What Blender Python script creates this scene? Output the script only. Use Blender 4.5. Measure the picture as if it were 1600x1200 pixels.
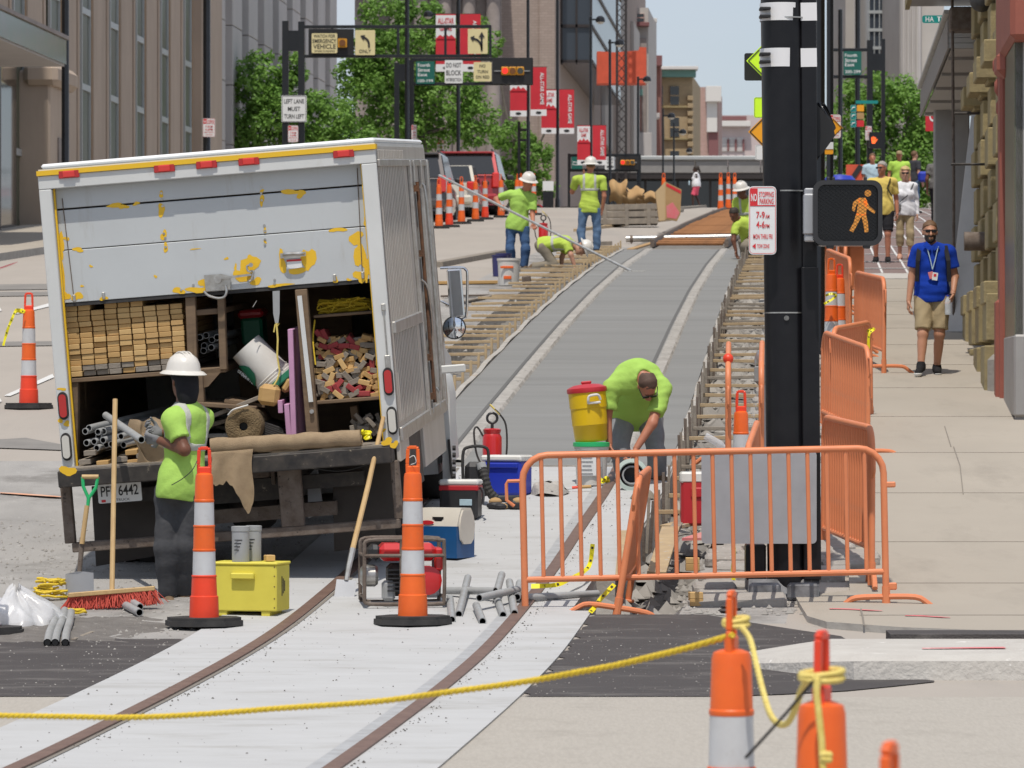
import bpy,bmesh,math,random
import numpy as np
from mathutils import Vector,Matrix
random.seed(7);RNG=np.random.default_rng(7)
S=bpy.context.scene
for o in list(bpy.data.objects):bpy.data.objects.remove(o)
#  camera, world, sun, exposure
EYE=1.6
cd=bpy.data.cameras.new('camera');cam=bpy.data.objects.new('camera',cd);S.collection.objects.link(cam)
cam.location=(0,0,EYE);cam.rotation_euler=(math.radians(90),0,0)
cd.sensor_width=36;cd.lens=157.5;cd.clip_start=0.5;cd.clip_end=4000
cd.dof.use_dof=True;cd.dof.focus_distance=33;cd.dof.aperture_fstop=11
S.camera=cam
SUN_EL,SUN_AZ=66,188
w=bpy.data.worlds.new('World');S.world=w;w.use_nodes=True
nt=w.node_tree;bg=nt.nodes['Background']
sky=nt.nodes.new('ShaderNodeTexSky');sky.sky_type='NISHITA';sky.sun_disc=False
sky.sun_elevation=math.radians(SUN_EL);sky.sun_rotation=math.radians(SUN_AZ)
sky.air_density=1.0;sky.dust_density=1.2;sky.ozone_density=4.0
_tc0=nt.nodes.new('ShaderNodeTexCoord');_mp=nt.nodes.new('ShaderNodeMapping');_mp.inputs['Scale'].default_value=(2.2,2.2,7);nt.links.new(_tc0.outputs['Generated'],_mp.inputs[0])
_nz=nt.nodes.new('ShaderNodeTexNoise');_nz.inputs['Scale'].default_value=1.7;_nz.inputs['Detail'].default_value=7;nt.links.new(_mp.outputs[0],_nz.inputs[0])
_mr=nt.nodes.new('ShaderNodeMapRange');_mr.inputs[1].default_value=.35;_mr.inputs[2].default_value=.7;_mr.inputs[3].default_value=.40;_mr.inputs[4].default_value=.85;nt.links.new(_nz.outputs[0],_mr.inputs[0])
_mx=nt.nodes.new('ShaderNodeMix');_mx.data_type='RGBA';nt.links.new(_mr.outputs[0],_mx.inputs[0]);nt.links.new(sky.outputs[0],_mx.inputs[6]);_mx.inputs[7].default_value=(5.4,5.75,6.4,1)
nt.links.new(_mx.outputs[2],bg.inputs[0]);bg.inputs[1].default_value=0.125
ld=bpy.data.lights.new('sun','SUN');ld.energy=3.9;ld.angle=math.radians(0.55);ld.color=(1,0.935,0.84)
sun=bpy.data.objects.new('sun',ld);S.collection.objects.link(sun)
_az=math.radians(SUN_AZ);_el=math.radians(SUN_EL)
SUN=Vector((math.sin(_az)*math.cos(_el),math.cos(_az)*math.cos(_el),math.sin(_el)))
sun.rotation_euler=SUN.to_track_quat('Z','Y').to_euler();sun.location=(0,-5,40)
S.view_settings.view_transform='Standard';S.view_settings.look='None'
S.view_settings.exposure=-0.07;S.view_settings.gamma=1;S.view_settings.use_curve_mapping=False
S.cycles.max_bounces=8;S.cycles.transparent_max_bounces=12;S.cycles.use_denoising=True
#  terrain profile (height along the street)
F=7000.0
_py=[-60,0,20.9,25,29.4,33,37.8,44,50.7,58,67,77,88.2,102,117,140,160,180,200,230,300,1500]
_pz=[-.1,-.14,-.185,-.1,.0,.27,.715,1.27,1.815,2.36,2.97,3.62,4.24,5.08,5.92,7.05,7.9,8.62,8.0,7.2,6.5,6.0]
_yy=np.arange(-80,400,.25);_zz=np.interp(_yy,_py,_pz)
_k=np.hanning(19);_k /= _k.sum()
_zz=np.convolve(np.pad(_zz,9,mode='edge'),_k,'valid')
def zg(y):return float(np.interp(y,_yy,_zz))
_xy=[-20,10,15,20.9,24.1,27,29.4,31.5,35,37.8,44,50.7,67,88,117,180,400]
_xx=[-3.6,-1.75,-1.28,-.80,-.46,-.19,-.02,.2,.53,.82,1.26,1.71,2.75,4.19,6.7,11.6,27]
_xs=np.interp(_yy,_xy,_xx);_xs=np.convolve(np.pad(_xs,9,mode='edge'),_k,'valid')
def xr(y):return float(np.interp(y,_yy,_xs))
def W(px,py,D):return Vector(((px-800)*D/F,D,EYE-(py-600)*D/F))
_gd=np.arange(8,178,.05);_gp=np.array([600+(EYE-zg(d))*F/d for d in _gd])
def GD(py):
 i=int(np.argmin(np.abs(_gp-py)));return float(_gd[i])
def G(px,py,dz=0.0):
 d=GD(py);return Vector(((px-800)*d/F,d,zg(d)+dz))
def U(u,y,dz=0.0):return Vector((xr(y)+u,y,zg(y)+dz))
STREET=math.radians(-3.83)
#  objects, tags
COL=S.collection
def thing(name,label,cat,loc=(0,0,0),rz=0.0,group=None,mw=None):
 o=bpy.data.objects.new(name,None);COL.objects.link(o);o.empty_display_size=.1
 if mw is not None:o.matrix_world=mw
 else:o.location=loc;o.rotation_euler=(0,0,rz)
 o['label']=label;o['category']=cat
 if group:o['group']=group
 return o
def tag(o,label=None,cat=None,group=None,kind=None):
 if label:o['label']=label
 if cat:o['category']=cat
 if group:o['group']=group
 if kind:o['kind']=kind
 return o
KIDS={}
def link(name,me,parent=None,loc=None,rot=None):
 o=bpy.data.objects.new(name,me);COL.objects.link(o)
 if parent is not None:o.parent=parent;KIDS.setdefault(parent,[]).append(o)
 if loc is not None:o.location=loc
 if rot is not None:o.rotation_euler=rot
 return o
def dup(root,loc=None,rz=None,label=None,group=None,mw=None,scale=None):
 r=root.copy();COL.objects.link(r)
 if loc is not None:r.location=loc
 if rz is not None:r.rotation_euler=(0,0,rz)
 if mw is not None:r.matrix_world=mw
 if scale is not None:r.scale=scale
 if label:r['label']=label
 if group:r['group']=group
 for ch in KIDS.get(root,[]):
  c=ch.copy();COL.objects.link(c);c.parent=r;KIDS.setdefault(r,[]).append(c)
  for g in KIDS.get(ch,[]):
   d=g.copy();COL.objects.link(d);d.parent=c;KIDS.setdefault(c,[]).append(d)
 return r
#  materials
def _n(nt,t,**k):
 n=nt.nodes.new(t)
 for a,b in k.items():setattr(n,a,b)
 return n
def c4(c):return (c[0],c[1],c[2],1)
def mat(name,c,r=.6,m=0.0,c2=None,sc=6,amt=.6,c3=None,sc3=20,th3=.62,bump=0.0,bsc=60,st=(1,1,1),spec=.5,em=None,ems=0,alpha=1,trans=0,coat=0,world=False,det=6,soft3=.05,c5=None,sc5=2,th5=.6,soft5=.15,st5=None):
 M=bpy.data.materials.new(name);M.use_nodes=True;t=M.node_tree;b=t.nodes['Principled BSDF']
 b.inputs['Base Color'].default_value=c4(c);b.inputs['Roughness'].default_value=r;b.inputs['Metallic'].default_value=m
 b.inputs['Specular IOR Level'].default_value=spec;b.inputs['Alpha'].default_value=alpha
 b.inputs['Transmission Weight'].default_value=trans;b.inputs['Coat Weight'].default_value=coat
 M.diffuse_color=c4(c)
 if em:b.inputs['Emission Color'].default_value=c4(em);b.inputs['Emission Strength'].default_value=ems
 if c2 is None and c3 is None and not bump:return M
 if world:co=_n(t,'ShaderNodeNewGeometry').outputs['Position']
 else:co=_n(t,'ShaderNodeTexCoord').outputs['Object']
 mp=_n(t,'ShaderNodeMapping');mp.inputs['Scale'].default_value=st;t.links.new(co,mp.inputs[0])
 src=None
 if c2 is not None:
  n=_n(t,'ShaderNodeTexNoise');n.inputs['Scale'].default_value=sc;n.inputs['Detail'].default_value=det;n.inputs['Roughness'].default_value=.62
  t.links.new(mp.outputs[0],n.inputs[0])
  rp=_n(t,'ShaderNodeValToRGB');rp.color_ramp.elements[0].position=.5-.32*amt-.02;rp.color_ramp.elements[1].position=.5+.32*amt+.02
  t.links.new(n.outputs[0],rp.inputs[0])
  mx=_n(t,'ShaderNodeMix',data_type='RGBA');t.links.new(rp.outputs[0],mx.inputs[0])
  mx.inputs[6].default_value=c4(c);mx.inputs[7].default_value=c4(c2);src=mx.outputs[2]
 for c3,sc3,th3,soft3,s5 in ((c5,sc5,th5,soft5,st5),(c3,sc3,th3,soft3,None)):
  if c3 is None:continue
  mq=mp
  if s5:mq=_n(t,'ShaderNodeMapping');mq.inputs['Scale'].default_value=s5;t.links.new(co,mq.inputs[0])
  n=_n(t,'ShaderNodeTexNoise');n.inputs['Scale'].default_value=sc3;n.inputs['Detail'].default_value=8;n.inputs['Roughness'].default_value=.7
  t.links.new(mq.outputs[0],n.inputs[0])
  rp=_n(t,'ShaderNodeValToRGB');rp.color_ramp.elements[0].position=th3;rp.color_ramp.elements[1].position=th3+soft3
  t.links.new(n.outputs[0],rp.inputs[0])
  mx=_n(t,'ShaderNodeMix',data_type='RGBA');t.links.new(rp.outputs[0],mx.inputs[0])
  if src:t.links.new(src,mx.inputs[6])
  else:mx.inputs[6].default_value=c4(c)
  mx.inputs[7].default_value=c4(c3);src=mx.outputs[2]
 if src:t.links.new(src,b.inputs['Base Color'])
 if bump:
  n=_n(t,'ShaderNodeTexNoise');n.inputs['Scale'].default_value=bsc;n.inputs['Detail'].default_value=7;t.links.new(mp.outputs[0],n.inputs[0])
  bp=_n(t,'ShaderNodeBump');bp.inputs['Strength'].default_value=bump;bp.inputs['Distance'].default_value=.02
  t.links.new(n.outputs[0],bp.inputs['Height']);t.links.new(bp.outputs[0],b.inputs['Normal'])
 return M
M={}
def mk(k,*a,**kw):M[k]=mat(k,*a,**kw);return M[k]
#  mesh builder
I4=Matrix.Identity(4)
class MB:
 def __init__(s):s.v=[];s.f=[];s.m=[]
 def add(s,vs,fs,mi=0,T=None):
  k=len(s.v)
  if T is not None:vs=[T@Vector(p) for p in vs]
  s.v+=[tuple(p) for p in vs];s.f+=[tuple(i+k for i in f) for f in fs];s.m+=[mi]*len(fs);return s
 def box(s,c,d,T=None,mi=0,b=0.0,R=None):
  hx,hy,hz=d[0]/2,d[1]/2,d[2]/2;c=Vector(c)
  b=min(b,hx*.9,hy*.9,hz*.9)
  vs=[];fs=[]
  sg=[(x,y,z) for x in (-1,1) for y in (-1,1) for z in (-1,1)]
  if b<=0:
   vs=[Vector((x*hx,y*hy,z*hz)) for x,y,z in sg]
   fs=[(0,1,3,2),(4,6,7,5),(0,4,5,1),(2,3,7,6),(0,2,6,4),(1,5,7,3)]
  else:
   ix={}
   for x,y,z in sg:
    for k,p in enumerate(((x*hx,y*(hy-b),z*(hz-b)),(x*(hx-b),y*hy,z*(hz-b)),(x*(hx-b),y*(hy-b),z*hz))):
     ix[x,y,z,k]=len(vs);vs.append(Vector(p))
   def q(L,n):
    a,bb,cc=[vs[i] for i in L[:3]]
    return tuple(L) if (bb-a).cross(cc-a).dot(Vector(n))>0 else tuple(L[::-1])
   for g in (-1,1):
    fs.append(q([ix[g,y,z,0] for y,z in ((-1,-1),(1,-1),(1,1),(-1,1))],(g,0,0)))
    fs.append(q([ix[x,g,z,1] for x,z in ((-1,-1),(1,-1),(1,1),(-1,1))],(0,g,0)))
    fs.append(q([ix[x,y,g,2] for x,y in ((-1,-1),(1,-1),(1,1),(-1,1))],(0,0,g)))
    for h in (-1,1):
     fs.append(q([ix[g,h,-1,0],ix[g,h,1,0],ix[g,h,1,1],ix[g,h,-1,1]],(g,h,0)))
     fs.append(q([ix[g,-1,h,0],ix[g,1,h,0],ix[g,1,h,2],ix[g,-1,h,2]],(g,0,h)))
     fs.append(q([ix[-1,g,h,1],ix[1,g,h,1],ix[1,g,h,2],ix[-1,g,h,2]],(0,g,h)))
   for x,y,z in sg:fs.append(q([ix[x,y,z,0],ix[x,y,z,1],ix[x,y,z,2]],(x,y,z)))
  if R is not None:vs=[R@p for p in vs]
  return s.add([p+c for p in vs],fs,mi,T)
 def beam(s,a,b,w,h,T=None,mi=0,up=(0,0,1),bev=0.0):
  a=Vector(a);b=Vector(b);d=(b-a);L=d.length
  if L<1e-6:return s
  d /= L;up=Vector(up);x=d.cross(up)
  if x.length<1e-4:x=d.cross(Vector((0,1,0)))
  x.normalize();z=x.cross(d);R=Matrix((x,d,z)).transposed()
  return s.box((a+b)/2,(w,L,h),T,mi,bev,R)
 def tube(s,pts,r,n=8,T=None,mi=0,caps=True,closed=False):
  P=[Vector(p) for p in pts];k=len(P);rr=r if isinstance(r,(list,tuple)) else [r]*k
  tg=[]
  for i in range(k):
   a=P[(i-1)%k] if (closed or i>0) else P[i];b=P[(i+1)%k] if (closed or i<k-1) else P[i]
   t=b-a;tg.append(t.normalized() if t.length>1e-9 else Vector((0,0,1)))
  x=tg[0].orthogonal().normalized();vs=[]
  for i in range(k):
   x=x-tg[i]*x.dot(tg[i])
   x=x.normalized() if x.length>1e-6 else tg[i].orthogonal().normalized()
   y=tg[i].cross(x)
   for j in range(n):
    an=2*math.pi*j/n;vs.append(P[i]+(x*math.cos(an)+y*math.sin(an))*rr[i])
  fs=[]
  for i in range(k if closed else k-1):
   i2=(i+1)%k
   for j in range(n):
    j2=(j+1)%n;fs.append((i*n+j,i*n+j2,i2*n+j2,i2*n+j))
  if caps and not closed:fs.append(tuple(range(n-1,-1,-1)));fs.append(tuple((k-1)*n+j for j in range(n)))
  return s.add(vs,fs,mi,T)
 def cyl(s,a,b,r,r2=None,n=16,T=None,mi=0,caps=True):return s.tube([a,b],[r,r if r2 is None else r2],n,T,mi,caps)
 def pipe(s,a,b,r,ri,n=12,T=None,mi=0,mi2=None):
  a=Vector(a);b=Vector(b);d=(b-a).normalized();x=d.orthogonal().normalized();y=d.cross(x);vs=[]
  for p,q in ((a,r),(b,r),(b,ri),(a,ri)):
   for j in range(n):
    an=2*math.pi*j/n;vs.append(p+(x*math.cos(an)+y*math.sin(an))*q)
  fs=[];ms=[]
  for k in range(4):
   k2=(k+1)%4
   for j in range(n):
    j2=(j+1)%n;fs.append((k*n+j,k*n+j2,k2*n+j2,k2*n+j))
  s.add(vs,fs,mi,T)
  if mi2 is not None:
   for j in range(n):s.m[-2*n+j]=mi2
  return s
 def lathe(s,prof,n=20,T=None,mi=0,cap0=True,cap1=True,sx=1,sy=1):
  vs=[];fs=[]
  for r,z in prof:
   for j in range(n):
    an=2*math.pi*j/n;vs.append((r*sx*math.cos(an),r*sy*math.sin(an),z))
  for i in range(len(prof)-1):
   for j in range(n):
    j2=(j+1)%n;fs.append((i*n+j,i*n+j2,(i+1)*n+j2,(i+1)*n+j))
  if cap0:fs.append(tuple(range(n-1,-1,-1)))
  if cap1:fs.append(tuple((len(prof)-1)*n+j for j in range(n)))
  return s.add(vs,fs,mi,T)
 def prism(s,pts,vec,T=None,mi=0):
  P=[Vector(p) for p in pts];v=Vector(vec);n=len(P)
  nn=sum(((P[i]-P[0]).cross(P[i+1]-P[0]) for i in range(1,n-1)),Vector())
  if nn.dot(v)>0:P=P[::-1]
  return s.add(P+[p+v for p in P],[tuple(range(n)),tuple(range(2*n-1,n-1,-1))]+[(i,i+n,(i+1)%n+n,(i+1)%n) for i in range(n)],mi,T)
 def sph(s,c,r,n=12,T=None,mi=0):
  r=r if isinstance(r,(tuple,list)) else (r,r,r);m=max(4,n // 2);vs=[];fs=[]
  for i in range(m+1):
   a=math.pi*i/m
   for j in range(n):
    b=2*math.pi*j/n;vs.append((c[0]+r[0]*math.sin(a)*math.cos(b),c[1]+r[1]*math.sin(a)*math.sin(b),c[2]+r[2]*math.cos(a)))
  for i in range(m):
   for j in range(n):
    j2=(j+1)%n;fs.append((i*n+j,(i+1)*n+j,(i+1)*n+j2,i*n+j2))
  return s.add(vs,fs,mi,T)
 def grid(s,fn,nu,nv,T=None,mi=0):
  vs=[fn(i/nu,j/nv) for i in range(nu+1) for j in range(nv+1)]
  return s.add(vs,[(i*(nv+1)+j,(i+1)*(nv+1)+j,(i+1)*(nv+1)+j+1,i*(nv+1)+j+1) for i in range(nu) for j in range(nv)],mi,T)
 def build(s,name,mats,parent=None,loc=None,rot=None,sm=35,fix=False):
  return link(name,s.mesh(name,mats,sm,fix),parent,loc,rot)
 def mesh(s,name,mats,sm=35,fix=False):
  me=bpy.data.meshes.new(name);me.from_pydata(s.v,[],s.f)
  for m_ in (mats if isinstance(mats,(list,tuple)) else [mats]):me.materials.append(M[m_] if isinstance(m_,str) else m_)
  if any(s.m):me.polygons.foreach_set('material_index',s.m)
  if fix:
   bm=bmesh.new();bm.from_mesh(me);bmesh.ops.recalc_face_normals(bm,faces=bm.faces);bm.to_mesh(me);bm.free()
  if sm:me.shade_smooth();me.set_sharp_from_angle(angle=math.radians(sm))
  me.update();return me
def bez(pts,n=6):
 P=[Vector(p) for p in pts];out=[]
 for i in range(len(P)-1):
  a=P[max(i-1,0)];b=P[i];c=P[i+1];d=P[min(i+2,len(P)-1)]
  for k in range(n):
   t=k/n;out.append(.5*((2*b)+(c-a)*t+(2*a-5*b+4*c-d)*t*t+(3*b-a-3*c+d)*t ** 3))
 return out+[P[-1]]
_tc={}
def text_mesh(st,w,h,m_,bold=.0,ex=.0015,al='C'):
 key=(st,round(w,4),round(h,4),m_,bold)
 if key in _tc:return _tc[key]
 cu=bpy.data.curves.new('lettering','FONT');cu.body=st;cu.size=1;cu.offset=bold;cu.resolution_u=3;cu.align_x='CENTER' if al=='C' else 'LEFT'
 ob=bpy.data.objects.new('lettering',cu);me=bpy.data.meshes.new_from_object(ob);bpy.data.objects.remove(ob);bpy.data.curves.remove(cu)
 co=np.empty(len(me.vertices)*3);me.vertices.foreach_get('co',co);co=co.reshape(-1,3)
 lo,hi=co.min(0),co.max(0);q=np.zeros_like(co)
 q[:,0]=((co[:,0]-lo[0])/max(hi[0]-lo[0],1e-6)-.5)*w;q[:,2]=((co[:,1]-lo[1])/max(hi[1]-lo[1],1e-6)-.5)*h
 me.vertices.foreach_set('co',q.ravel());me.materials.clear();me.materials.append(M[m_]);me.update();me.name='lettering'
 _tc[key]=me;return me
def text(parent,st,w,h,loc,m_,bold=.0,rot=None,name='lettering'):
 return link(name,text_mesh(st,w,h,m_,bold),parent,loc,rot)
def rrect(w,h,r,n=4):
 o=[]
 for cx,cz,a0 in ((w/2-r,h/2-r,0),(-w/2+r,h/2-r,90),(-w/2+r,-h/2+r,180),(w/2-r,-h/2+r,270)):
  for k in range(n+1):
   a=math.radians(a0+90*k/n);o.append((cx+r*math.cos(a),0,cz+r*math.sin(a)))
 return o
#  shared materials
mk('white_paint',(.62,.63,.62),.42,c5=(.40,.37,.32),sc5=2.2,th5=.57,soft5=.25,st5=(2,2,.6),c2=(.54,.55,.54),sc=1.6,amt=.7,c3=(.36,.34,.3),sc3=14,th3=.74)
mk('yellow_paint',(.75,.46,.02),.5)
mk('aluminium',(.42,.40,.375),.42,.55,c2=(.30,.28,.26),sc=3,amt=.6,st=(1,1,.25),c3=(.2,.16,.12),sc3=22,th3=.72)
mk('rail_alu',(.5,.5,.48),.4,.6,c2=(.33,.3,.27),sc=9)
mk('rust',(.19,.085,.04),.85,.2,c2=(.08,.05,.035),sc=14,bump=.3)
mk('black_steel',(.022,.021,.022),.6,.3,c2=(.07,.06,.052),sc=10,amt=.6,c3=(.34,.29,.22),sc3=20,th3=.63,soft3=.12)
mk('rusty_steel',(.11,.08,.062),.8,.3,c2=(.2,.165,.14),sc=12,c3=(.05,.04,.035),sc3=20,th3=.6,bump=.2)
mk('rubber',(.016,.016,.017),.75,c2=(.045,.042,.04),sc=9)
mk('flap',(.03,.025,.022),.8,c2=(.05,.042,.036),sc=3)
mk('black',(.008,.008,.009),.55)
mk('gloss_black',(.007,.007,.008),.25,c2=(.012,.012,.013),sc=3,spec=.5)
mk('pole_black',(.006,.006,.008),.34,c2=(.011,.011,.013),sc=6,c3=(.3,.28,.25),sc3=9,th3=.765,spec=.3)
mk('red_lens',(.42,.012,.014),.2,coat=.6)
mk('red_lens2',(.62,.03,.025),.25,coat=.6)
mk('clear_lens',(.55,.54,.5),.18,coat=.6)
mk('chrome',(.72,.72,.72),.14,1.0)
mk('zinc',(.55,.55,.53),.35,.85,c2=(.35,.33,.3),sc=20)
mk('galv',(.42,.43,.45),.45,.35,c2=(.33,.34,.36),sc=5,amt=.8,c3=(.25,.22,.18),sc3=30,th3=.75)
mk('wood',(.52,.33,.13),.75,c2=(.40,.24,.09),sc=5,amt=.8,st=(1,6,6))
mk('wood2',(.60,.41,.18),.75,c2=(.48,.30,.12),sc=6,amt=.8)
mk('wood3',(.44,.265,.10),.75,c2=(.54,.35,.15),sc=8,amt=.8)
mk('wood_grey',(.19,.165,.14),.85,c2=(.29,.25,.2),sc=7,st=(1,1,1),bump=.2)
mk('wood_shelf',(.20,.135,.08),.8,c2=(.12,.08,.05),sc=4,st=(1,1,5))
mk('form_edge',(.33,.31,.28),.9,c2=(.42,.40,.37),sc=6,c3=(.34,.25,.16),sc3=5,th3=.58,bump=.4)
mk('navy_plastic',(.03,.03,.12),.45)
mk('wood_form',(.47,.35,.2),.8,c2=(.34,.25,.155),sc=6,c3=(.42,.40,.37),sc3=14,th3=.6)
mk('wood_red',(.38,.045,.05),.75,c2=(.25,.04,.04),sc=9)
mk('handle_wood',(.52,.36,.17),.55,c2=(.42,.27,.12),sc=5,st=(4,4,1))
mk('pvc',(.36,.37,.375),.45,c2=(.27,.275,.27),sc=7,c3=(.2,.19,.17),sc3=16,th3=.68)
mk('pink_foam',(.52,.28,.44),.8,c2=(.44,.24,.38),sc=7)
mk('burlap',(.36,.265,.165),.95,c2=(.27,.195,.12),sc=14,bump=.5,bsc=220)
mk('hay',(.22,.155,.08),.95,c2=(.13,.09,.045),sc=40,bump=.9,bsc=90)
mk('bucket_white',(.62,.61,.58),.4,c2=(.5,.48,.44),sc=5)
mk('label_green',(.012,.16,.085),.5)
mk('lime_green',(.02,.42,.14),.4)
mk('corr_black',(.03,.027,.026),.5)
mk('orange_plastic',(.80,.135,.014),.45,c5=(.52,.13,.04),sc5=6,th5=.58,soft5=.2,c2=(.68,.10,.012),sc=5,c3=(.5,.42,.36),sc3=12,th3=.745)
mk('red_plastic',(.80,.055,.016),.42,c2=(.65,.045,.014),sc=5,c3=(.62,.52,.46),sc3=12,th3=.74)
mk('reflect',(.54,.55,.56),.45,c5=(.36,.34,.32),sc5=9,th5=.56,soft5=.2,c2=(.46,.46,.47),sc=7,c3=(.4,.2,.1),sc3=10,th3=.755)
mk('barrier',(.70,.235,.10),.5,c5=(.50,.22,.13),sc5=7,th5=.56,soft5=.2,c2=(.6,.19,.08),sc=4,c3=(.55,.34,.24),sc3=14,th3=.735)
mk('barrier_worn',(.66,.27,.15),.45,c2=(.6,.3,.2),sc=5)
mk('yellow_plastic',(.72,.48,.004),.38,c2=(.62,.4,.006),sc=3,c3=(.25,.16,.03),sc3=16,th3=.76)
mk('red_cooler',(.45,.022,.03),.4)
mk('red_enamel',(.5,.016,.018),.3,c3=(.6,.5,.48),sc3=9,th3=.69,coat=.3)
mk('blue_cooler',(.012,.028,.40),.38,c2=(.016,.04,.33),sc=4)
mk('blue_cooler2',(.006,.085,.26),.4,c2=(.008,.07,.2),sc=5)
mk('white_plastic',(.68,.68,.66),.4,c2=(.58,.57,.53),sc=4)
mk('cream_plastic',(.62,.59,.52),.4,c2=(.5,.46,.4),sc=4,amt=.9)
mk('dark_plastic',(.018,.018,.02),.45,c2=(.03,.03,.032),sc=6)
mk('box_yellow',(.66,.58,.075),.6,c2=(.58,.5,.06),sc=4,c3=(.28,.23,.05),sc3=18,th3=.735)
mk('grey_plastic',(.33,.34,.35),.45,c2=(.27,.28,.28),sc=4)
mk('bristle',(.62,.10,.065),.8,c2=(.45,.06,.045),sc=22)
mk('rope',(.72,.52,.03),.7,c2=(.55,.38,.02),sc=60)
mk('rope_pale',(.75,.62,.2),.7,c2=(.6,.46,.1),sc=50)
mk('tape',(.78,.70,.012),.45)
mk('bag',(.75,.76,.78),.25,alpha=.55)
mk('sign_white',(.72,.73,.73),.4,c2=(.66,.67,.67),sc=3)
mk('sign_cream',(.68,.60,.33),.45,c2=(.62,.54,.29),sc=5)
mk('sign_green',(.006,.11,.085),.45)
mk('sign_teal',(.004,.22,.2),.45)
mk('sign_red',(.58,.022,.03),.5)
mk('sign_black',(.012,.012,.013),.5)
mk('ink',(.018,.018,.02),.6)
mk('fluoro_glow',(.52,.80,.02),.4,em=(.5,.85,.02),ems=.12)  # fluorescent sign colour with a faint added glow; the plates are no lamps
mk('sign_orange',(.80,.34,.012),.45)
mk('banner_red',(.56,.02,.035),.7,c2=(.48,.016,.03),sc=2)
mk('banner_white',(.68,.68,.69),.7)
mk('signal_yellow',(.55,.25,.012),.5)
mk('lamp_red',(.8,.03,.02),.3,em=(1,.03,.02),ems=.75)
mk('lamp_amber_off',(.16,.06,.012),.3)
mk('lamp_green_off',(.05,.055,.045),.3)
mk('led_orange',(.75,.32,.06),.5,em=(1,.40,.07),ems=.42)
mk('led_hand',(.8,.15,.03),.5,em=(1,.12,.02),ems=1.1)
mk('glass_dark',(.012,.014,.016),.06,spec=.8)
mk('mirror',(.8,.82,.85),.03,1.0)
mk('skin_tan',(.46,.235,.145),.5,c2=(.40,.19,.115),sc=9,spec=.35)
mk('skin_pale',(.52,.29,.20),.5,c2=(.47,.24,.16),sc=9,spec=.35)
mk('skin_red',(.44,.185,.115),.5,c2=(.38,.15,.09),sc=9,spec=.35)
mk('skin_brown',(.17,.068,.038),.45,c2=(.13,.052,.03),sc=9,spec=.4)
mk('skin_dark',(.06,.026,.018),.45,c2=(.048,.021,.015),sc=9,spec=.4)
def cloth(k,c,c2=None,sc=8,**kw):mk(k,c,.88,c2=c2 or tuple(x*.78 for x in c),sc=sc,bump=.4,bsc=17,spec=.2,**kw)
cloth('hiviz',(.38,.60,.13),(.32,.52,.10),5)
cloth('hiviz_y',(.46,.60,.10),(.385,.51,.075),5)
cloth('retro',(.46,.47,.42),(.40,.41,.36),20)
cloth('jeans_dark',(.042,.044,.05),(.072,.073,.078),9)
cloth('jeans_blue',(.075,.135,.24),(.12,.19,.3),5)
cloth('jeans_deep',(.04,.085,.19),(.065,.12,.235),5)
cloth('jeans_grey',(.20,.22,.245),(.29,.30,.31),6,c3=(.05,.04,.035),sc3=5,th3=.66)
cloth('khaki',(.36,.285,.17),(.32,.25,.15),5)
cloth('khaki_grey',(.26,.225,.175),(.19,.165,.13),5)
cloth('royal',(.008,.045,.36),(.006,.035,.29),4)
cloth('polo_yellow',(.66,.52,.14),(.6,.46,.12),4)
cloth('white_cloth',(.70,.70,.72),(.64,.64,.67),5)
cloth('black_cloth',(.014,.014,.017),(.024,.024,.028),6)
cloth('lime_shirt',(.40,.62,.10),(.34,.54,.085),5)
cloth('grey_shirt',(.16,.155,.15),(.12,.118,.115),5)
cloth('charcoal_shirt',(.035,.037,.045),(.05,.052,.06),5)
cloth('sky_shirt',(.42,.55,.62),(.36,.48,.55),5)
cloth('pink_cloth',(.78,.12,.19),(.68,.10,.16),5)
cloth('boot',(.19,.13,.08),(.12,.085,.055),9)
cloth('shoe_black',(.012,.012,.013),(.02,.02,.021),8)
cloth('glove',(.22,.225,.235),(.16,.16,.17),12)
mk('sole_white',(.6,.6,.58),.6)
mk('hat_white',(.66,.64,.6),.3,c2=(.58,.55,.5),sc=5,c3=(.35,.3,.25),sc3=14,th3=.72)
mk('hair_dark',(.02,.014,.01),.7,c2=(.035,.024,.016),sc=30)
mk('hair_stubble',(.10,.058,.042),.75,c2=(.075,.043,.03),sc=40)
mk('hair_grey',(.36,.34,.31),.7,c2=(.25,.235,.21),sc=30)
mk('hair_blonde',(.55,.41,.19),.7,c2=(.42,.29,.12),sc=30)
mk('hair_brown',(.16,.085,.04),.7,c2=(.10,.052,.025),sc=30)
mk('cap_tan',(.33,.25,.14),.8)
mk('car_red',(.34,.018,.02),.22,.2,coat=.9)
mk('car_cream',(.60,.56,.47),.25,.1,coat=.9)
mk('car_dark',(.06,.05,.048),.22,.3,coat=.9)
mk('headlamp',(.6,.6,.62),.15,coat=.8)
mk('cardboard',(.42,.27,.12),.85,c2=(.36,.22,.1),sc=5)
mk('rust_rail',(.15,.092,.072),.6,.25,c2=(.21,.135,.105),sc=8,c3=(.34,.28,.25),sc3=10,th3=.7)
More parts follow.
